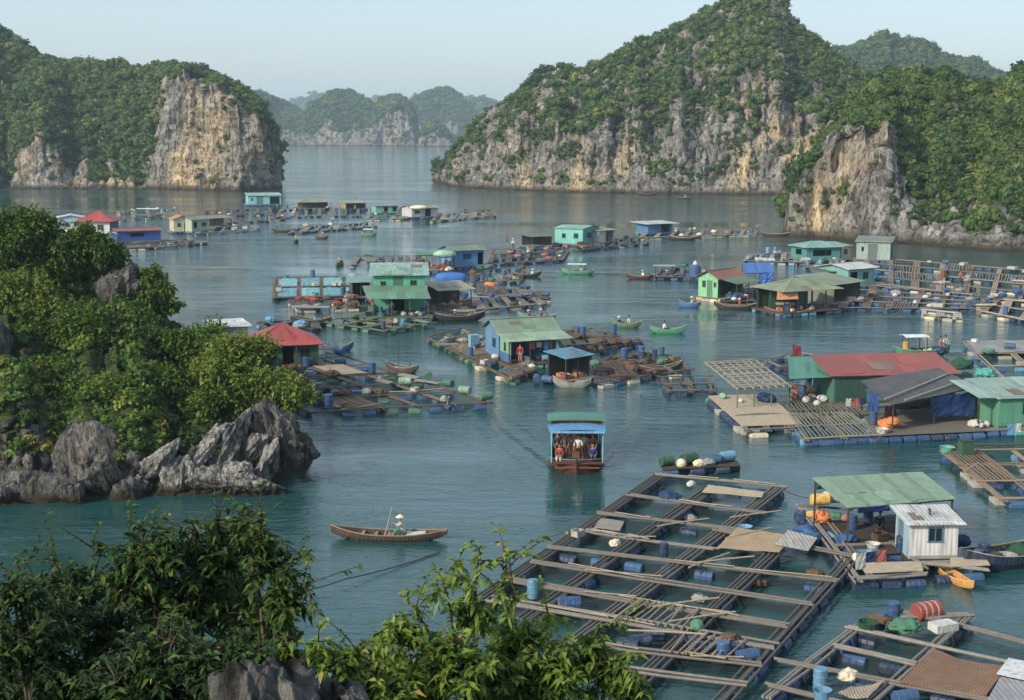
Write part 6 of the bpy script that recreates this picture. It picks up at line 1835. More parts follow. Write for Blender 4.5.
W_ = 'the porch deck of the tall green house'
scatter(r_, .5, W0 - .3, -4.2, -.8, .52, W_, [('barrel', 'blue', 3), ('crate', 'white', 3), ('sack', 'white', 3), ('basket', 'brown', 2), ('net heap', 'darkgreen', 3), ('tub', 'teal', 2)])
person('person in a pale shirt under the porch of the tall green house', loc(r_, 2.0, -3.2, .5), R(-80), 'stand', C(200, 190, 170), DGREY, group=None)
house('small teal roofed lean-to left of the tall green house', (352, 297), (370, 296.5), 3, 1.9, 'shed', C(70, 85, 80), C(120, 175, 170), rise=.4, openc=('front',))
rr = raft('cage raft lined with bright turquoise nets', [(276, 298), (366, 296), (366, 277), (277, 278)], 4, 2, ('darkblue', 'foam', 'blue'), C(112, 100, 88), nets=0, where='the turquoise lined cage raft', clutter=[('barrel', 'blue', 2), ('foam block', 'dirty', 5), ('tub', 'teal', 5)], netcol=TURQ, mode='planks')
for i in range(4):
    for j in range(2):
        L4 = [P(a, b, .42) - rr.location for a, b in ((276, 298), (366, 296), (366, 277), (277, 278))]
        for L4_ in L4: L4_.z = .42
        c4 = [blerp(L4, (i + a) / 4, (j + b) / 2) for a, b in ((.09, .12), (.91, .12), (.91, .88), (.09, .88))]
        MB().slab(*[c + Vector((0, 0, .02)) for c in c4], 8, 6, .05, .07).build('net_lining', mat('tarp', C(110, 180, 185) if (i + j) % 2 else C(85, 160, 170)), rr)
        for a, b in ((0, 0),):
            MB().box(tuple(c4[0] + Vector((-.25, -.2, .45))), (.1, .1, 1.0)).build('post', mat('wood', DWOOD), rr)
raft('low raft spread with red and brown nets before the turquoise cages', [(302, 309), (376, 306), (374, 298), (290, 301)], 4, 1, ('foam', 'darkblue'), C(110, 92, 84), nets=0, slat=.2, where='the red net raft', clutter=[('net heap', 'red', 6), ('net heap', 'pink', 4), ('net heap', 'brown', 3)])
raft('greenish dock raft of narrow walkways beside the tall green house', [(386, 331), (432, 323), (372, 312), (326, 322)], 3, 3, ('green', 'darkgreen'), C(110, 128, 105), nets=.4, where='the greenish dock raft', clutter=[('pole', 'brown', 3), ('barrel', 'blue', 1)])
raft('dark raft half hidden behind the red hipped roof', [(272, 331), (318, 329), (314, 320), (258, 323)], 3, 1, ('darkblue', 'skyblue'), C(90, 84, 80), nets=.5, where='the dark raft behind the red roof', clutter=[('tarp bundle', 'skyblue', 2), ('net heap', 'grey', 2)])
bt = boat('canopied dark boat with piled orange gear beside the greenish dock', 311, 325, 172, 4.6, 1.5, C(52, 58, 56), (C(120, 140, 140), -.42, .36, 2.0), DWOOD, cargo=[('sack', 'orange', 2), ('sack', 'cream', 2), ('crate', 'brown', 1), ('tub', 'skyblue', 1)], crew=1, D=.8, short='the canopied dark boat')
bt = boat('dark work boat full of tubs beside the tall green house porch', 460, 321, 8, 5.6, 1.7, C(40, 46, 46), None, DWOOD, cargo=[('tub', 'skyblue', 2), ('sack', 'white', 2), ('net heap', 'teal', 1), ('crate', 'white', 1)], crew=2, D=.8, short='the dark tub boat')
raft('ragged plank raft right of the tall green house', [(432, 316), (470, 313), (462, 298), (428, 298)], 3, 3, ('darkblue', 'darkgreen'), C(120, 108, 100), nets=.2, slat=.4, where='the ragged plank raft', clutter=[('plank pile', 'grey', 5), ('net heap', 'brown', 3), ('net heap', 'pink', 2)])
# beige roofed hut and neighbours
r_, w_s = house('open hut under a beige sheet roof between the rafts', (440, 307), (472, 305), 3.6, 2.0, 'shed', C(70, 75, 75), C(165, 158, 125), rise=.5, over=.4, openc=('front', 'left', 'right'))
scatter(r_, .4, 3.4, .3, 2.6, .52, 'the floor of the beige roofed hut', [('crate', 'cream', 2), ('sack', 'white', 2), ('sack', 'orange', 2), ('crate', 'red', 1), ('basket', 'brown', 2)])
person('person in an orange shirt inside the beige roofed hut', loc(r_, 2.2, .8, .5), R(-90), 'stand', C(210, 120, 70), DGREY, group=None)
p = P(451, 284, .5); o = MB()
V, F = ICO3
o.add(np.sign(V) * np.abs(V) ** .6 * np.array((2.1, .8, .75)) + np.array((0, 0, .8)), F); ob = o.build('covered_stack', mat('tarp', C(32, 112, 198)), None, True); ob.location = p
tag(ob, 'long stack under a bright blue tarpaulin behind the beige roof', 'tarpaulin')
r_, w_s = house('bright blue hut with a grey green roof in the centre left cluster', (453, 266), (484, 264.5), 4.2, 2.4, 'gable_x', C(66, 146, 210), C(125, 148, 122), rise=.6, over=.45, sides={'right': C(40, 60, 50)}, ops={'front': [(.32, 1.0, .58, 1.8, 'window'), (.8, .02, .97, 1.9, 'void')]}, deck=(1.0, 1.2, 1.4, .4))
shelter('green awning on thin posts left of the bright blue hut', [(415, 255.5, 2.5), (456, 254.5, 2.5), (454, 249, 3.1), (426, 250, 3.1)], [(416, 271), (454, 270), (452, 264), (418, 265)], C(80, 150, 115), where='', deckc=WOOD, inner_posts=3)
p = P(444, 254, 2.9)
V, F = ICO3
ob = MB().add(V * np.array((1.6, 1.0, .6)) * (1 + .15 * fbm(V[:, 0] * 2, V[:, 1] * 2, V[:, 2] * 2, 3))[:, None], F).build('canopy_cloth', mat('tarp', C(150, 188, 166)), None, True); ob.location = p
tag(ob, 'pale mint cloth bulging over the green awning', 'cloth')
W_ = 'the deck under the green awning by the blue hut'
for kd, c, n in (('barrel', 'brown', 3), ('crate', 'white', 4), ('sack', 'white', 3), ('net heap', 'red', 2), ('basket', 'orange', 2)):
    for k in range(n): item(kd, c, P(rnd.uniform(420, 450), rnd.uniform(265, 271), .55), None, W_, 1.1)

# ------------------------------------------------------------------ rafts of the left and centre clusters
def R_(label, quad, nu, nv, cols=('blue', 'darkblue', 'foam'), wood=WOOD, cl=(), where=None, **kw):
    wh = where or label.replace('raft', 'raft', 1)
    kw.setdefault('nets', .3); kw.setdefault('slat', .15)
    return raft(label, quad, nu, nv, cols, wood, clutter=cl, where=wh, **kw)
G1 = [('barrel', 'blue', 3), ('crate', 'brown', 2), ('net heap', 'brown', 3), ('lying barrel', 'darkblue', 2)]
R_('finger raft with blue drums at its tip', [(466, 311), (543, 304), (530, 295), (462, 299)], 5, 1, cl=[('lying barrel', 'blue', 4), ('pole', 'tan', 4), ('net heap', 'brown', 2)], wood=C(140, 128, 112))
R_('second finger raft behind the blue tipped one', [(480, 294), (549, 299), (541, 292), (478, 285)], 5, 1, cl=[('lying barrel', 'blue', 4), ('net heap', 'orange', 2), ('plank pile', 'grey', 2)], wood=C(125, 115, 102))
R_('square raft below the grey green roofed hut', [(472, 283), (520, 281), (524, 268), (472, 269)], 3, 2, cl=G1 + [('plank pile', 'grey', 4), ('net heap', 'green', 2)], wood=C(112, 102, 92))
R_('raft littered with pinkish nets right of the bright blue hut', [(490, 264), (560, 260), (568, 248), (492, 250)], 4, 3, cl=[('net heap', 'pink', 7), ('net heap', 'green', 3), ('barrel', 'darkblue', 2), ('crate', 'red', 2), ('sack', 'white', 2)], wood=C(118, 102, 94), where='the pinkish net raft')
R_('thin bare raft behind the tall green house', [(352, 265), (424, 262), (424, 256), (358, 257)], 4, 1, cl=[('plank pile', 'brown', 3), ('net heap', 'brown', 2)])
R_('raft with a hut frame left of the turquoise house', [(530, 253), (596, 247), (598, 240), (536, 242)], 4, 1, cl=[('net heap', 'brown', 5), ('crate', 'red', 2), ('barrel', 'green', 2)])
R_('raft of dark drums before the turquoise house', [(582, 250), (648, 243), (645, 237), (598, 241)], 5, 1, ('darkblue', 'foam'), C(100, 92, 86), cl=[('net heap', 'brown', 3), ('lying barrel', 'darkblue', 4)])
R_('far raft tail reaching towards the right cliffs', [(640, 238), (755, 234), (757, 230), (650, 230)], 8, 1, ('foam', 'blue'), C(165, 150, 125), cl=[('net heap', 'cream', 4), ('crate', 'white', 4), ('barrel', 'blue', 2), ('sack', 'white', 2)])
R_('raft along the far left houses front', [(98, 249), (165, 247), (208, 242), (150, 240)], 4, 1, ('foam', 'darkblue'), C(130, 118, 106), cl=[('plank pile', 'grey', 4), ('net heap', 'brown', 2), ('crate', 'white', 1)])
R_('pale float raft right of the pale green house', [(196, 234), (258, 229), (256, 225), (205, 226)], 5, 1, ('foam', 'foam', 'skyblue'), C(150, 140, 125), cl=[('foam block', 'white', 4), ('crate', 'white', 2)])
R_('brown raft below the far turquoise house', [(205, 224), (285, 219), (282, 207), (205, 211)], 6, 2, ('darkblue', 'foam'), C(122, 100, 84), cl=[('net heap', 'brown', 8), ('crate', 'brown', 4), ('barrel', 'blue', 3), ('sack', 'white', 4)])
R_('raft under the far olive pavilion', [(278, 217), (346, 215), (345, 208), (282, 209)], 5, 1, cl=[('net heap', 'brown', 5), ('crate', 'orange', 3), ('sack', 'white', 4), ('barrel', 'blue', 2)])
R_('raft joining the far pavilion to the cream canopy', [(344, 216), (412, 215), (410, 208), (345, 209)], 5, 1, cl=[('net heap', 'brown', 4), ('crate', 'red', 3), ('sack', 'white', 3), ('barrel', 'teal', 3)])
R_('bare raft strip in front of the far olive pavilion', [(290, 233), (376, 226), (374, 222), (298, 227)], 7, 1, ('darkblue', 'foam', 'darkgreen'), C(140, 128, 112), cl=[('foam block', 'white', 2)])
R_('raft tail pointing right from the cream canopy', [(432, 221), (495, 216), (493, 212), (440, 213)], 6, 1, ('foam', 'blue'), C(150, 132, 108), cl=[('net heap', 'brown', 3), ('plank pile', 'cream', 3)])
R_('raft behind the far red roof with small huts', [(118, 220), (180, 215), (176, 208), (118, 211)], 4, 1, ('foam', 'teal'), C(130, 120, 110), cl=[('crate', 'white', 4), ('barrel', 'skyblue', 3), ('sack', 'white', 2)])
R_('mint floats strung beside the cream canopy boat', [(366, 219), (402, 219), (402, 216), (370, 216)], 4, 1, ('teal', 'foam'), C(110, 150, 130))

# ------------------------------------------------------------------ far left houses
GREENR = C(150, 175, 150)
house('pale blue house with white roof at the far left', (58, 230), (84, 229.5), 6, 2.5, 'gable_y', C(165, 195, 205), C(205, 215, 218), rise=.5, ops={'front': [(.28, .6, .45, 1.6, 'window'), (.62, .6, .8, 1.6, 'window')]})
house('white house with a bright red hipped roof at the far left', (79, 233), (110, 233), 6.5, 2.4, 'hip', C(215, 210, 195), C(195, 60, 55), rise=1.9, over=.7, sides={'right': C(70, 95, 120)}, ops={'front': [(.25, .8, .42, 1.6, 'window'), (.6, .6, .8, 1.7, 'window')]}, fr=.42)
house('low grey blue hut with flat white roof before the red hipped one', (91, 246), (116, 244.5), 4.5, 2.1, 'shed', C(165, 190, 200), C(225, 230, 232), rise=.15, ops={'front': [(.42, .02, .7, 1.9, 'void'), (.12, .9, .28, 1.6, 'window')]}, sides={'left': WHITE})
house('white walled shed between the red hipped roof and the flat roofed hut', (77, 242), (92, 241), 4, 2.3, 'flat', C(220, 222, 218), C(228, 230, 230))
r_, w_s = house('long hut with blue tarpaulin walls and flat red roof', (117, 241.5), (161, 240), 5, 1.9, 'gable_x', C(34, 88, 165), C(165, 75, 70), rise=.35, over=.4, wallkind='tarp', ops={'front': [(.30, .75, .62, 1.5, 'void')]})
house('pale beige house with small orange awning', (174, 231.5), (191, 231), 4.5, 2.5, 'gable_y', C(200, 195, 160), C(205, 145, 90), rise=.7, over=.35, ops={'front': [(.2, .9, .42, 1.7, 'window'), (.6, .02, .85, 1.9, 'void')]})
house('pale green house beside the orange awning one', (192, 231.5), (210, 230), 4.5, 2.4, 'gable_x', C(165, 190, 165), C(130, 150, 130), rise=.6, ops={'front': [(.1, .6, .3, 1.9, 'void'), (.55, .9, .8, 1.7, 'window')]})
house('open roofed shed on the raft right of the pale green house', (213, 227), (232, 226), 3.5, 1.9, 'shed', C(120, 120, 110), C(150, 140, 120), rise=.3, openc=('front', 'left', 'right'))
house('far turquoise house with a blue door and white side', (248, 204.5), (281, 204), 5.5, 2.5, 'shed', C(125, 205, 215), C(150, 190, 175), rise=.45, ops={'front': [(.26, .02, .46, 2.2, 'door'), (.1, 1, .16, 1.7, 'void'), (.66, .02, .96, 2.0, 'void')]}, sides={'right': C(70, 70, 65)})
house('far open pavilion with an olive hipped roof', (301, 208.5), (331, 208), 5, 1.7, 'hip', C(100, 110, 100), C(150, 152, 120), rise=.9, over=.6, openc=('front', 'left', 'right'), fr=.3)
house('low hut with olive roof near the far mast', (346, 209), (366, 208.5), 4, 1.6, 'shed', C(150, 150, 110), C(168, 170, 130), rise=.3, openc=('front',))
p = P(355, 207, .5); ob = MB().tube([(0, 0, 0), (0, 0, 3.4)], [.10, .06], 6); ob.lathe([(0, 2.2), (.35, 2.2), (.2, 2.9), (0, 2.9)], None, 8); ob = ob.build('mast', mat('cloth', C(150, 130, 115))); ob.location = p
tag(ob, 'short mast with a bundled sail behind the olive roofed hut', 'mast')
house('teal net walled hut right of the olive roofed one', (376, 213), (398, 212.5), 4, 1.8, 'flat', C(95, 180, 165), C(140, 150, 140), wallkind='tarp', ops={'front': [(.35, .3, .55, 1.5, 'void'), (.75, .3, .95, 1.5, 'void')]})
r_, w_s = house('white hut under a domed cream cloth and green roof', (412, 217), (438, 216), 5, 2.1, 'gable_x', C(190, 195, 205), C(140, 160, 120), rise=.5, over=.5, ops={'front': [(.5, .02, .72, 1.8, 'void'), (.1, .8, .3, 1.5, 'window')]})
V, F = ICO3
ob = MB().add(V * np.array((2.2, 1.6, .6)), F).build('canopy_cloth', mat('cloth', C(225, 215, 175)), None, True); ob.location = P(419, 207.5, 2.9)
tag(ob, 'domed cream cloth spread over the far white hut', 'cloth')
# turquoise house of the middle distance
house('turquoise house with two small windows in the middle distance', (583, 244), (599, 241), 5.6, 2.75, 'gable_y', C(105, 205, 190), C(130, 195, 180), rise=.35, over=.25, ops={'left': [(.25, 1.0, .38, 1.8, 'window'), (.68, 1.0, .84, 1.9, 'window')], 'front': [(.25, .9, .5, 1.9, 'window'), (.7, .02, .95, 2.0, 'void')]}, sides={'front': C(75, 170, 165)})
house('white walled open shed beside the turquoise house', (599, 242.5), (614, 241), 4, 2.2, 'shed', C(205, 205, 200), C(130, 165, 120), rise=.3, over=.5, ops={'front': [(.45, .02, .95, 2.0, 'void')]})
house('dark framed hut with green net roof left of the turquoise house', (532, 246), (552, 245), 3.5, 1.7, 'flat', C(85, 100, 85), C(95, 120, 95), openc=('front', 'left'))
r_, w_s = house('blue walled hut under a wide white flat canopy', (648, 233), (672, 232), 4.2, 1.9, 'flat', C(62, 124, 180), C(205, 210, 208), over=1.1, wallkind='tarp', ops={'front': [(.55, .02, .9, 1.7, 'void')]})

# ------------------------------------------------------------------ right middle houses
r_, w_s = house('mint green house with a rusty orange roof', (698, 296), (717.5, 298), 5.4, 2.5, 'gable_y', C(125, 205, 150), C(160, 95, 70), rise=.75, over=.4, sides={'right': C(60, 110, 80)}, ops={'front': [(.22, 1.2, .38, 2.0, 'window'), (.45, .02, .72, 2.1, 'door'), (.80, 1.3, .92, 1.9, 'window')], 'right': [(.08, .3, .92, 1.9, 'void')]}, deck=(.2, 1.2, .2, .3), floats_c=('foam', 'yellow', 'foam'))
MB().slab((w_s + .1, .2, 2.9), (w_s + 2.8, .2, 2.4), (w_s + 2.8, 5.4, 2.4), (w_s + .1, 5.4, 2.9), 4, 6, .05, .02).build('side_roof', mat('sheet', C(85, 130, 95)), r_)
for y in (.4, 2.8, 5.2): MB().box((w_s + 2.6, y, 1.45), (.09, .09, 1.9)).build('post', mat('wood', DWOOD), r_)
W_ = 'the side porch of the mint green house'
scatter(r_, w_s + .3, w_s + 2.4, .4, 5.0, .5, W_, [('crate', 'red', 3), ('barrel', 'blue', 2), ('sack', 'white', 2), ('net heap', 'brown', 3), ('tub', 'teal', 2)])
raft('cluttered raft right of the mint green house', [(722, 302), (778, 301), (772, 286), (726, 286)], 4, 2, ('blue', 'darkblue'), C(105, 95, 92), nets=.3, where='the cluttered raft by the mint house', clutter=[('net heap', 'grey', 4), ('barrel', 'blue', 4), ('sack', 'white', 3), ('crate', 'red', 2), ('tarp bundle', 'blue', 2), ('plank pile', 'grey', 3)])
shelter('shelter draped in bright blue tarpaulin behind the mint green house', [(745, 273, 2.3), (774, 273, 2.3), (770, 263, 2.7), (742, 263, 2.7)], [(747, 288), (775, 288), (772, 280), (744, 280)], C(32, 106, 190), kind='tarp', sag=.2)
q0 = P(766, 288, .5); ob = MB().slab((-.9, 0, 0), (.9, .1, 0), (.7, .3, 2.1), (-.8, .2, 2.0), 8, 8, .04, .14).build('tarpaulin', mat('tarp', C(32, 110, 200))); ob.location = q0
tag(ob, 'bright blue tarpaulin hanging at the front of the draped shelter', 'tarpaulin')
def big_tank(px, py, label):
    root = empty('water_tank', P(px, py, .5), 0, label, 'water tank')
    MB().lathe([(0, 0), (.75, 0), (.8, .1), (.8, .8), (.83, .85), (.8, .9), (.8, 1.5), (.6, 1.75), (0, 1.8)], None, 16).build('body', mat('plastic', BLUE), root)
    MB().lathe([(0, 1.78), (.35, 1.78), (.35, 1.95), (.1, 2.3), (0, 2.3)], None, 12).build('cap', mat('plastic', WHITE), root)
big_tank(695, 277, 'tall blue water tank with a white cap behind the mint green house')
raft('raft of blue tubs around the tall blue water tank', [(655, 277), (705, 278), (705, 267), (662, 267)], 4, 1, ('blue', 'darkblue'), C(110, 105, 100), nets=.2, where='the raft of the tall blue tank', clutter=[('tub', 'blue', 4), ('net heap', 'green', 2), ('crate', 'white', 2), ('lying barrel', 'blue', 2)])
r_, w_s = house('open hall with an olive hipped roof and an orange awning', (784, 312.5), (836, 309), 5.4, 2.5, 'hip', C(50, 85, 70), C(140, 158, 120), rise=1.0, over=.6, openc=('front', 'left', 'right'), fr=.36, deckc=BROWN, posts=[(x, y) for x in (.1, 2.0, 4.0, 5.9) for y in (.1, 2.7, 5.2)], floats_c=('blue', 'skyblue', 'darkblue'))
MB().slab((-1.3, -.3, 2.05), (1.6, -.5, 2.0), (1.6, -.1, 2.85), (-.7, .4, 2.9), 6, 4, .03, .04).build('awning', mat('tarp', C(222, 150, 95)), r_)
xf(wall_mesh(5.0, 2.3, .06, [(1, .8, 2, 1.6), (3, .02, 4, 2)]), Matrix.Translation((.5, 3.6, .5))).build('wall', mat('board', C(58, 120, 98)), r_)
W_ = 'the floor of the olive roofed hall'
scatter(r_, .5, 5.4, .2, 3.2, .52, W_, [('crate', 'orange', 4), ('net heap', 'orange', 3), ('barrel', 'blue', 4), ('sack', 'cream', 3), ('basket', 'brown', 3), ('tub', 'blue', 2)])
house('olive roofed annex behind the open hall', (834, 303), (860, 299), 5, 2.3, 'shed', C(120, 130, 110), C(135, 155, 120), rise=.6, over=.5, openc=('front',))
r_, w_s = house('teal hut with a bright white roof', (848, 287), (874, 284.5), 5.2, 2.4, 'gable_x', C(110, 175, 165), C(220, 222, 218), rise=.45, over=.5, ops={'front': [(.55, .9, .75, 1.8, 'window'), (.08, .02, .35, 1.9, 'void')]})
shelter('dark grey awning stretched left of the bright white roof', [(812, 273, 2.3), (852, 271, 2.4), (848, 263.5, 2.9), (808, 265, 2.8)], [(816, 287), (850, 286), (846, 279), (813, 280)], C(95, 105, 98), kind='tarp', sag=.15)
r_, w_s = house('teal curtained house with pale teal roof under the right cliff', (806, 259.5), (840, 258.5), 5, 2.0, 'hip', C(60, 150, 150), C(125, 185, 175), rise=.7, over=.5, ops={'front': [(.2, .5, .75, 1.5, 'void')], 'left': [(.3, .6, .7, 1.5, 'void')]}, fr=.3)
house('pale side room attached right of the teal curtained house', (841, 258), (850, 257.5), 4, 2.0, 'shed', C(190, 195, 185), C(150, 185, 165), rise=.3, ops={'front': [(.3, .6, .7, 1.4, 'window')]})
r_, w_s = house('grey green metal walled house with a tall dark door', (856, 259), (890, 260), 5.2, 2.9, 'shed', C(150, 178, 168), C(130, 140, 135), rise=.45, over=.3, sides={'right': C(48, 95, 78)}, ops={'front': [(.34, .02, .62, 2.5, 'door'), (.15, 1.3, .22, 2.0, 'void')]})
R_('raft of white and blue floats by the teal curtained house', [(746, 261), (808, 263), (806, 252), (750, 255)], 5, 1, ('foam', 'blue', 'skyblue'), C(150, 145, 140), cl=[('foam block', 'white', 5), ('sack', 'grey', 3), ('barrel', 'skyblue', 3)])
R_('wide raft with a red drum behind the white roofed hut', [(868, 283), (1078, 308), (1092, 276), (866, 257.5)], 8, 4, ('blue', 'darkblue', 'skyblue', 'foam'), C(160, 138, 116), cl=[('lying barrel', 'blue', 6), ('barrel', 'red', 1), ('crate', 'white', 4), ('net heap', 'brown', 5), ('tarp bundle', 'blue', 3), ('plank pile', 'cream', 4), ('foam block', 'dirty', 4), ('net heap', 'grey', 4)], where='the wide right raft', nets=.5)
R_('blue floated raft in front of the olive roofed hall', [(842, 308), (985, 309), (1000, 297), (850, 284)], 6, 4, ('blue', 'darkblue', 'blue', 'foam'), C(132, 118, 108), cl=[('lying barrel', 'blue', 6), ('net heap', 'grey', 6), ('net heap', 'pink', 3), ('foam block', 'dirty', 3), ('plank pile', 'brown', 6), ('sack', 'white', 4), ('crate', 'white', 3)], where='the blue floated right raft', nets=.4)
R_('timber walkway raft at the far right edge', [(984, 312), (1062, 328), (1085, 308), (985, 298)], 4, 2, ('foam', 'darkblue', 'foam'), C(170, 150, 128), cl=[('plank pile', 'cream', 4), ('barrel', 'blue', 2), ('net heap', 'cream', 2)])
R_('small white foam pontoon off the blue floated raft', [(924, 314.5), (958, 318), (957, 313.5), (924, 310)], 2, 1, ('foam',), C(190, 180, 165))
R_('brown raft strip below the grey green metal house', [(806, 268), (868, 266), (868, 259), (806, 261)], 5, 1, ('blue', 'skyblue'), C(150, 125, 102), cl=[('barrel', 'skyblue', 4), ('crate', 'white', 3), ('net heap', 'green', 3)])

# ------------------------------------------------------------------ small boats
boat('green boat with pale canopy alone in mid channel', 578, 274, 172, 4.9, 1.5, C(60, 160, 120), (C(190, 205, 200), -.2, .25, 1.45), cargo=[('crate', 'white', 1)], crew=2, short='the pale canopied green boat')
boat('low dark red boat left of the masted one', 640, 279, 176, 4.0, 1.2, C(85, 50, 48), None, cargo=[('sack', 'grey', 2)], crew=1, short='the low dark red boat')
boat('masted dark boat with a thin canopy near the mint house', 664, 279, 178, 4.2, 1.5, C(60, 45, 42), (C(150, 160, 160), -.3, .3, 1.9), cargo=[('sack', 'white', 2), ('tub', 'skyblue', 1)], crew=2, mast=True, short='the masted dark boat')
boat('green and tan open boat with two people in mid channel', 626, 327, 168, 3.4, 1.15, C(90, 130, 100), None, C(170, 140, 110), cargo=[('sack', 'orange', 1)], crew=2, short='the green and tan boat')
boat('bright green open boat steered by one person', 668, 333, -8, 3.9, 1.15, C(50, 165, 120), None, C(90, 160, 130), cargo=[('net heap', 'brown', 1)], crew=1, short='the bright green open boat')
boat('small blue boat in front of the mint green house', 690, 307, 170, 2.7, 1.1, C(50, 115, 185), None, C(130, 150, 170), cargo=[('sack', 'white', 1)], crew=1, short='the small blue boat')
boat('dark green boat moored below the square raft', 527, 277, 8, 4.2, 1.3, C(48, 75, 62), None, DWOOD, cargo=[('crate', 'red', 1), ('sack', 'cream', 1)], crew=2, short='the dark green moored boat')
boat('teal boat loaded with colourful sacks above the blue gabled house', 537, 320, 172, 4.4, 1.4, C(70, 150, 135), None, C(150, 130, 110), cargo=[('sack', 'orange', 1), ('sack', 'yellow', 1), ('sack', 'white', 2), ('crate', 'cream', 1)], crew=2, short='the colourfully loaded boat')
boat('dark boat with wooden house on deck below the great hill cliff', 648, 195, 178, 6.2, 1.8, C(75, 52, 44), (C(150, 100, 75), -.25, .2, 1.5), BROWN, cargo=[('crate', 'brown', 2)], short='the dark boat by the cliff')
boat('tiny dark boat right of the cliff boat', 684, 199, 176, 4.0, 1.2, C(70, 60, 55), None, crew=1, short='the tiny cliff boat')
boat('long dark boat in front of the white canopied hut', 683, 240, 176, 5.6, 1.5, C(60, 48, 46), None, BROWN, cargo=[('net heap', 'brown', 2), ('crate', 'white', 1)], short='the long dark boat')
boat('dark boat piled with gear beside the bare raft strip', 284, 232, 176, 5.0, 1.5, C(58, 62, 55), (C(80, 95, 85), -.2, .3, 1.2), DWOOD, cargo=[('net heap', 'darkgreen', 2), ('crate', 'white', 1)], short='the piled dark boat')
boat('tiny boat with a white clad rower on the left water', 296, 242.5, 100, 3.0, 1.0, C(62, 60, 50), None, crew=1, hats=('cone',), engine=False, short='the tiny left boat')
boat('tiny boat towing a line right of the white clad rower', 322, 239, 176, 2.6, 1.0, C(90, 60, 55), None, crew=1, hats=('cone',), engine=False, short='the tiny towing boat')
boat('little green boat with a pale canopy trailing a wake', 369, 236, 174, 3.2, 1.3, C(85, 155, 100), (C(220, 222, 205), -.2, .25, 1.35), cargo=[('sack', 'yellow', 1)], crew=1, short='the little wake trailing boat')
boat('small grey green skiff seen end on', 340, 266, 80, 2.9, 1.1, C(70, 100, 80), None, crew=1, hats=('cap',), short='the end on skiff')
boat('brown boat heaped with red gear beside the cream canopy', 403, 220, 176, 3.6, 1.4, C(110, 70, 60), None, BROWN, cargo=[('sack', 'red', 2), ('crate', 'orange', 2)], mast=True, short='the red gear boat')
boat('dark boat in front of the mint green house porch', 735, 309, 170, 5.0, 1.5, C(62, 56, 56), None, DWOOD, cargo=[('crate', 'red', 1), ('net heap', 'brown', 2), ('sack', 'white', 1)], crew=1, short='the dark porch boat')
boat('brown boat moored before the open olive roofed hall', 787, 315, 172, 5.2, 1.6, C(100, 70, 56), (C(170, 160, 140), -.1, .2, 1.3), BROWN, cargo=[('crate', 'orange', 2), ('sack', 'cream', 1), ('net heap', 'brown', 1)], crew=1, short='the brown hall boat')
boat('small dark boat at the end of the white floats', 797, 264, 178, 4.6, 1.2, C(55, 55, 55), None, DWOOD, short='the small float end boat')
boat('boat with white canopy behind the far red roofs', 148, 216.5, 176, 7.5, 2.0, C(95, 115, 120), (C(215, 222, 225), -.35, .3, 1.9), cargo=[('crate', 'white', 2), ('sack', 'red', 1)], short='the far white canopied boat')
boat('blue boat nosing the sprawling raft behind the red hipped house', 338, 351, 12, 3.0, 1.1, C(55, 95, 150), None, DWOOD, cargo=[('net heap', 'grey', 1)], short='the blue nosing boat')
boat('brown skiff moored at the far rope near the right cliff', 775, 236, 176, 6.0, 1.4, C(85, 62, 52), None, BROWN, short='the cliff foot skiff')
for px, py, c, lab in ((513, 249, WHITE, 'person in white standing on the pinkish net raft'), (333, 224, WHITE, 'person in white standing on the bare raft strip'), (507, 243, RED, 'person in red on the raft tail behind the blue hut'), (757, 232, SKYB, 'person in light blue at the end of the far raft tail'), (465, 215, DBLUE, 'person in dark clothes on the raft tail from the cream canopy'), (960, 284, C(200, 80, 60), 'person in orange bending on the wide right raft')):
    person(lab, P(px, py, .58), R(rnd.uniform(-150, -30)), 'stand', c, DGREY, hat='cone' if c == WHITE else None, group=None)

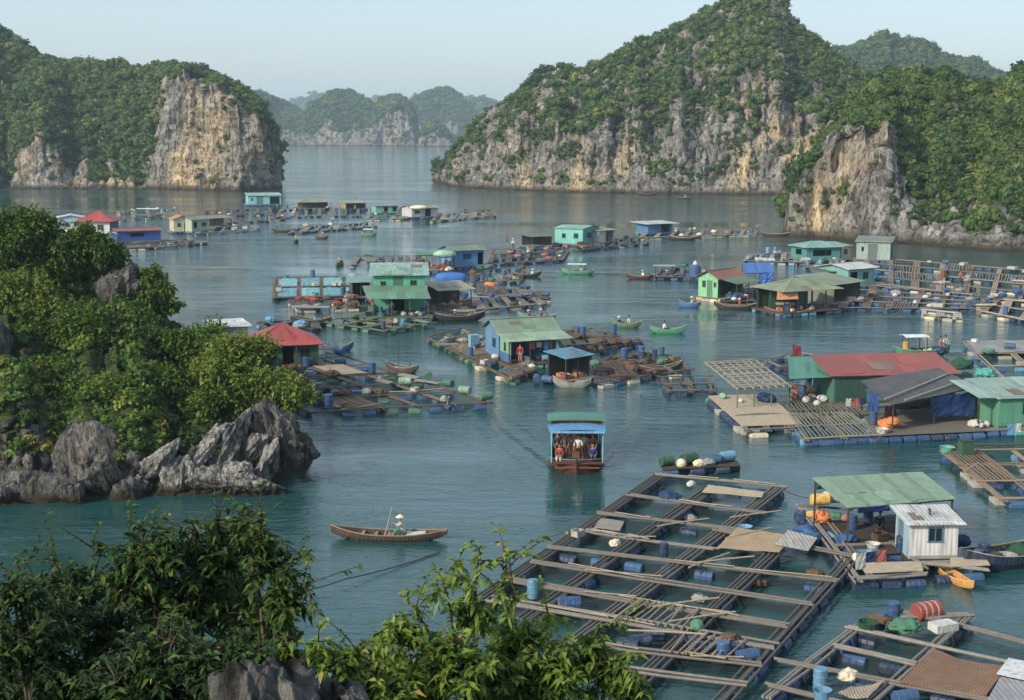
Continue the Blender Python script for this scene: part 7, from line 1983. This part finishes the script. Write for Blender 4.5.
# washing and aerials
clothes_line('washing line under the front edge of the large green shelter', (850, 553), (884, 549), 2.2, [C(190, 190, 185), DBLUE, C(190, 90, 80)])
clothes_line('washing line on the porch of the blue gabled house', topx(loc(r_blue, 1.5, -2.6, 2.3)), topx(loc(r_blue, 4.6, -2.6, 2.3)), 2.3, [C(200, 90, 80), C(200, 200, 195), SKYB, C(90, 80, 90)])
clothes_line('washing line strung before the long red roofed workshop', (842, 398), (866, 397), 2.1, [C(200, 195, 185), C(180, 90, 100), DBLUE])
clothes_line('washing line beside the green plank house door', (1003, 423), (1022, 422), 2.0, [SKYB, C(205, 200, 190)])
clothes_line('washing line on the porch of the tall green house', (382, 318), (412, 317), 2.2, [C(200, 120, 110), C(205, 205, 200), SKYB, DBLUE])
aerial('thin aerial above the blue gabled house', 540, 322, 3.4, 1.8)
aerial('thin aerial above the long red roofed workshop', 925, 356, 3.2, 2.0)
aerial('thin aerial above the tall two storey green house', 412, 266, 5.0, 1.8)
aerial('thin aerial above the dark green house with red hipped roof', 285, 328, 3.4, 1.8)
aerial('thin aerial above the mint green house', 712, 270, 3.4, 2.0)
# ------------------------------------------------------------------ haze (after the setting)
def haze():
    x0, x1, y0, y1, z0, z1 = -2400, 2400, -60, 5600, -3.0, 135
    V = np.array([(x, y, z) for z in (z0, z1) for y in (y0, y1) for x in (x0, x1)], float)
    F = np.array([[0, 2, 3, 1], [4, 5, 7, 6], [0, 1, 5, 4], [2, 6, 7, 3], [0, 4, 6, 2], [1, 3, 7, 5]])
    m = bpy.data.materials.new('haze'); m.use_nodes = True
    n = m.node_tree
    n.nodes.remove(n.nodes['Principled BSDF'])
    pv = n.nodes.new('ShaderNodeVolumePrincipled')
    pv.inputs['Color'].default_value = (0.70, 0.86, 1.0, 1)
    pv.inputs['Density'].default_value = 0.00018
    pv.inputs['Anisotropy'].default_value = 0.2
    n.links.new(pv.outputs[0], n.nodes['Material Output'].inputs['Volume'])
    o = mesh_np('haze', V, F, m)
    tag(o, kind='stuff')
haze()
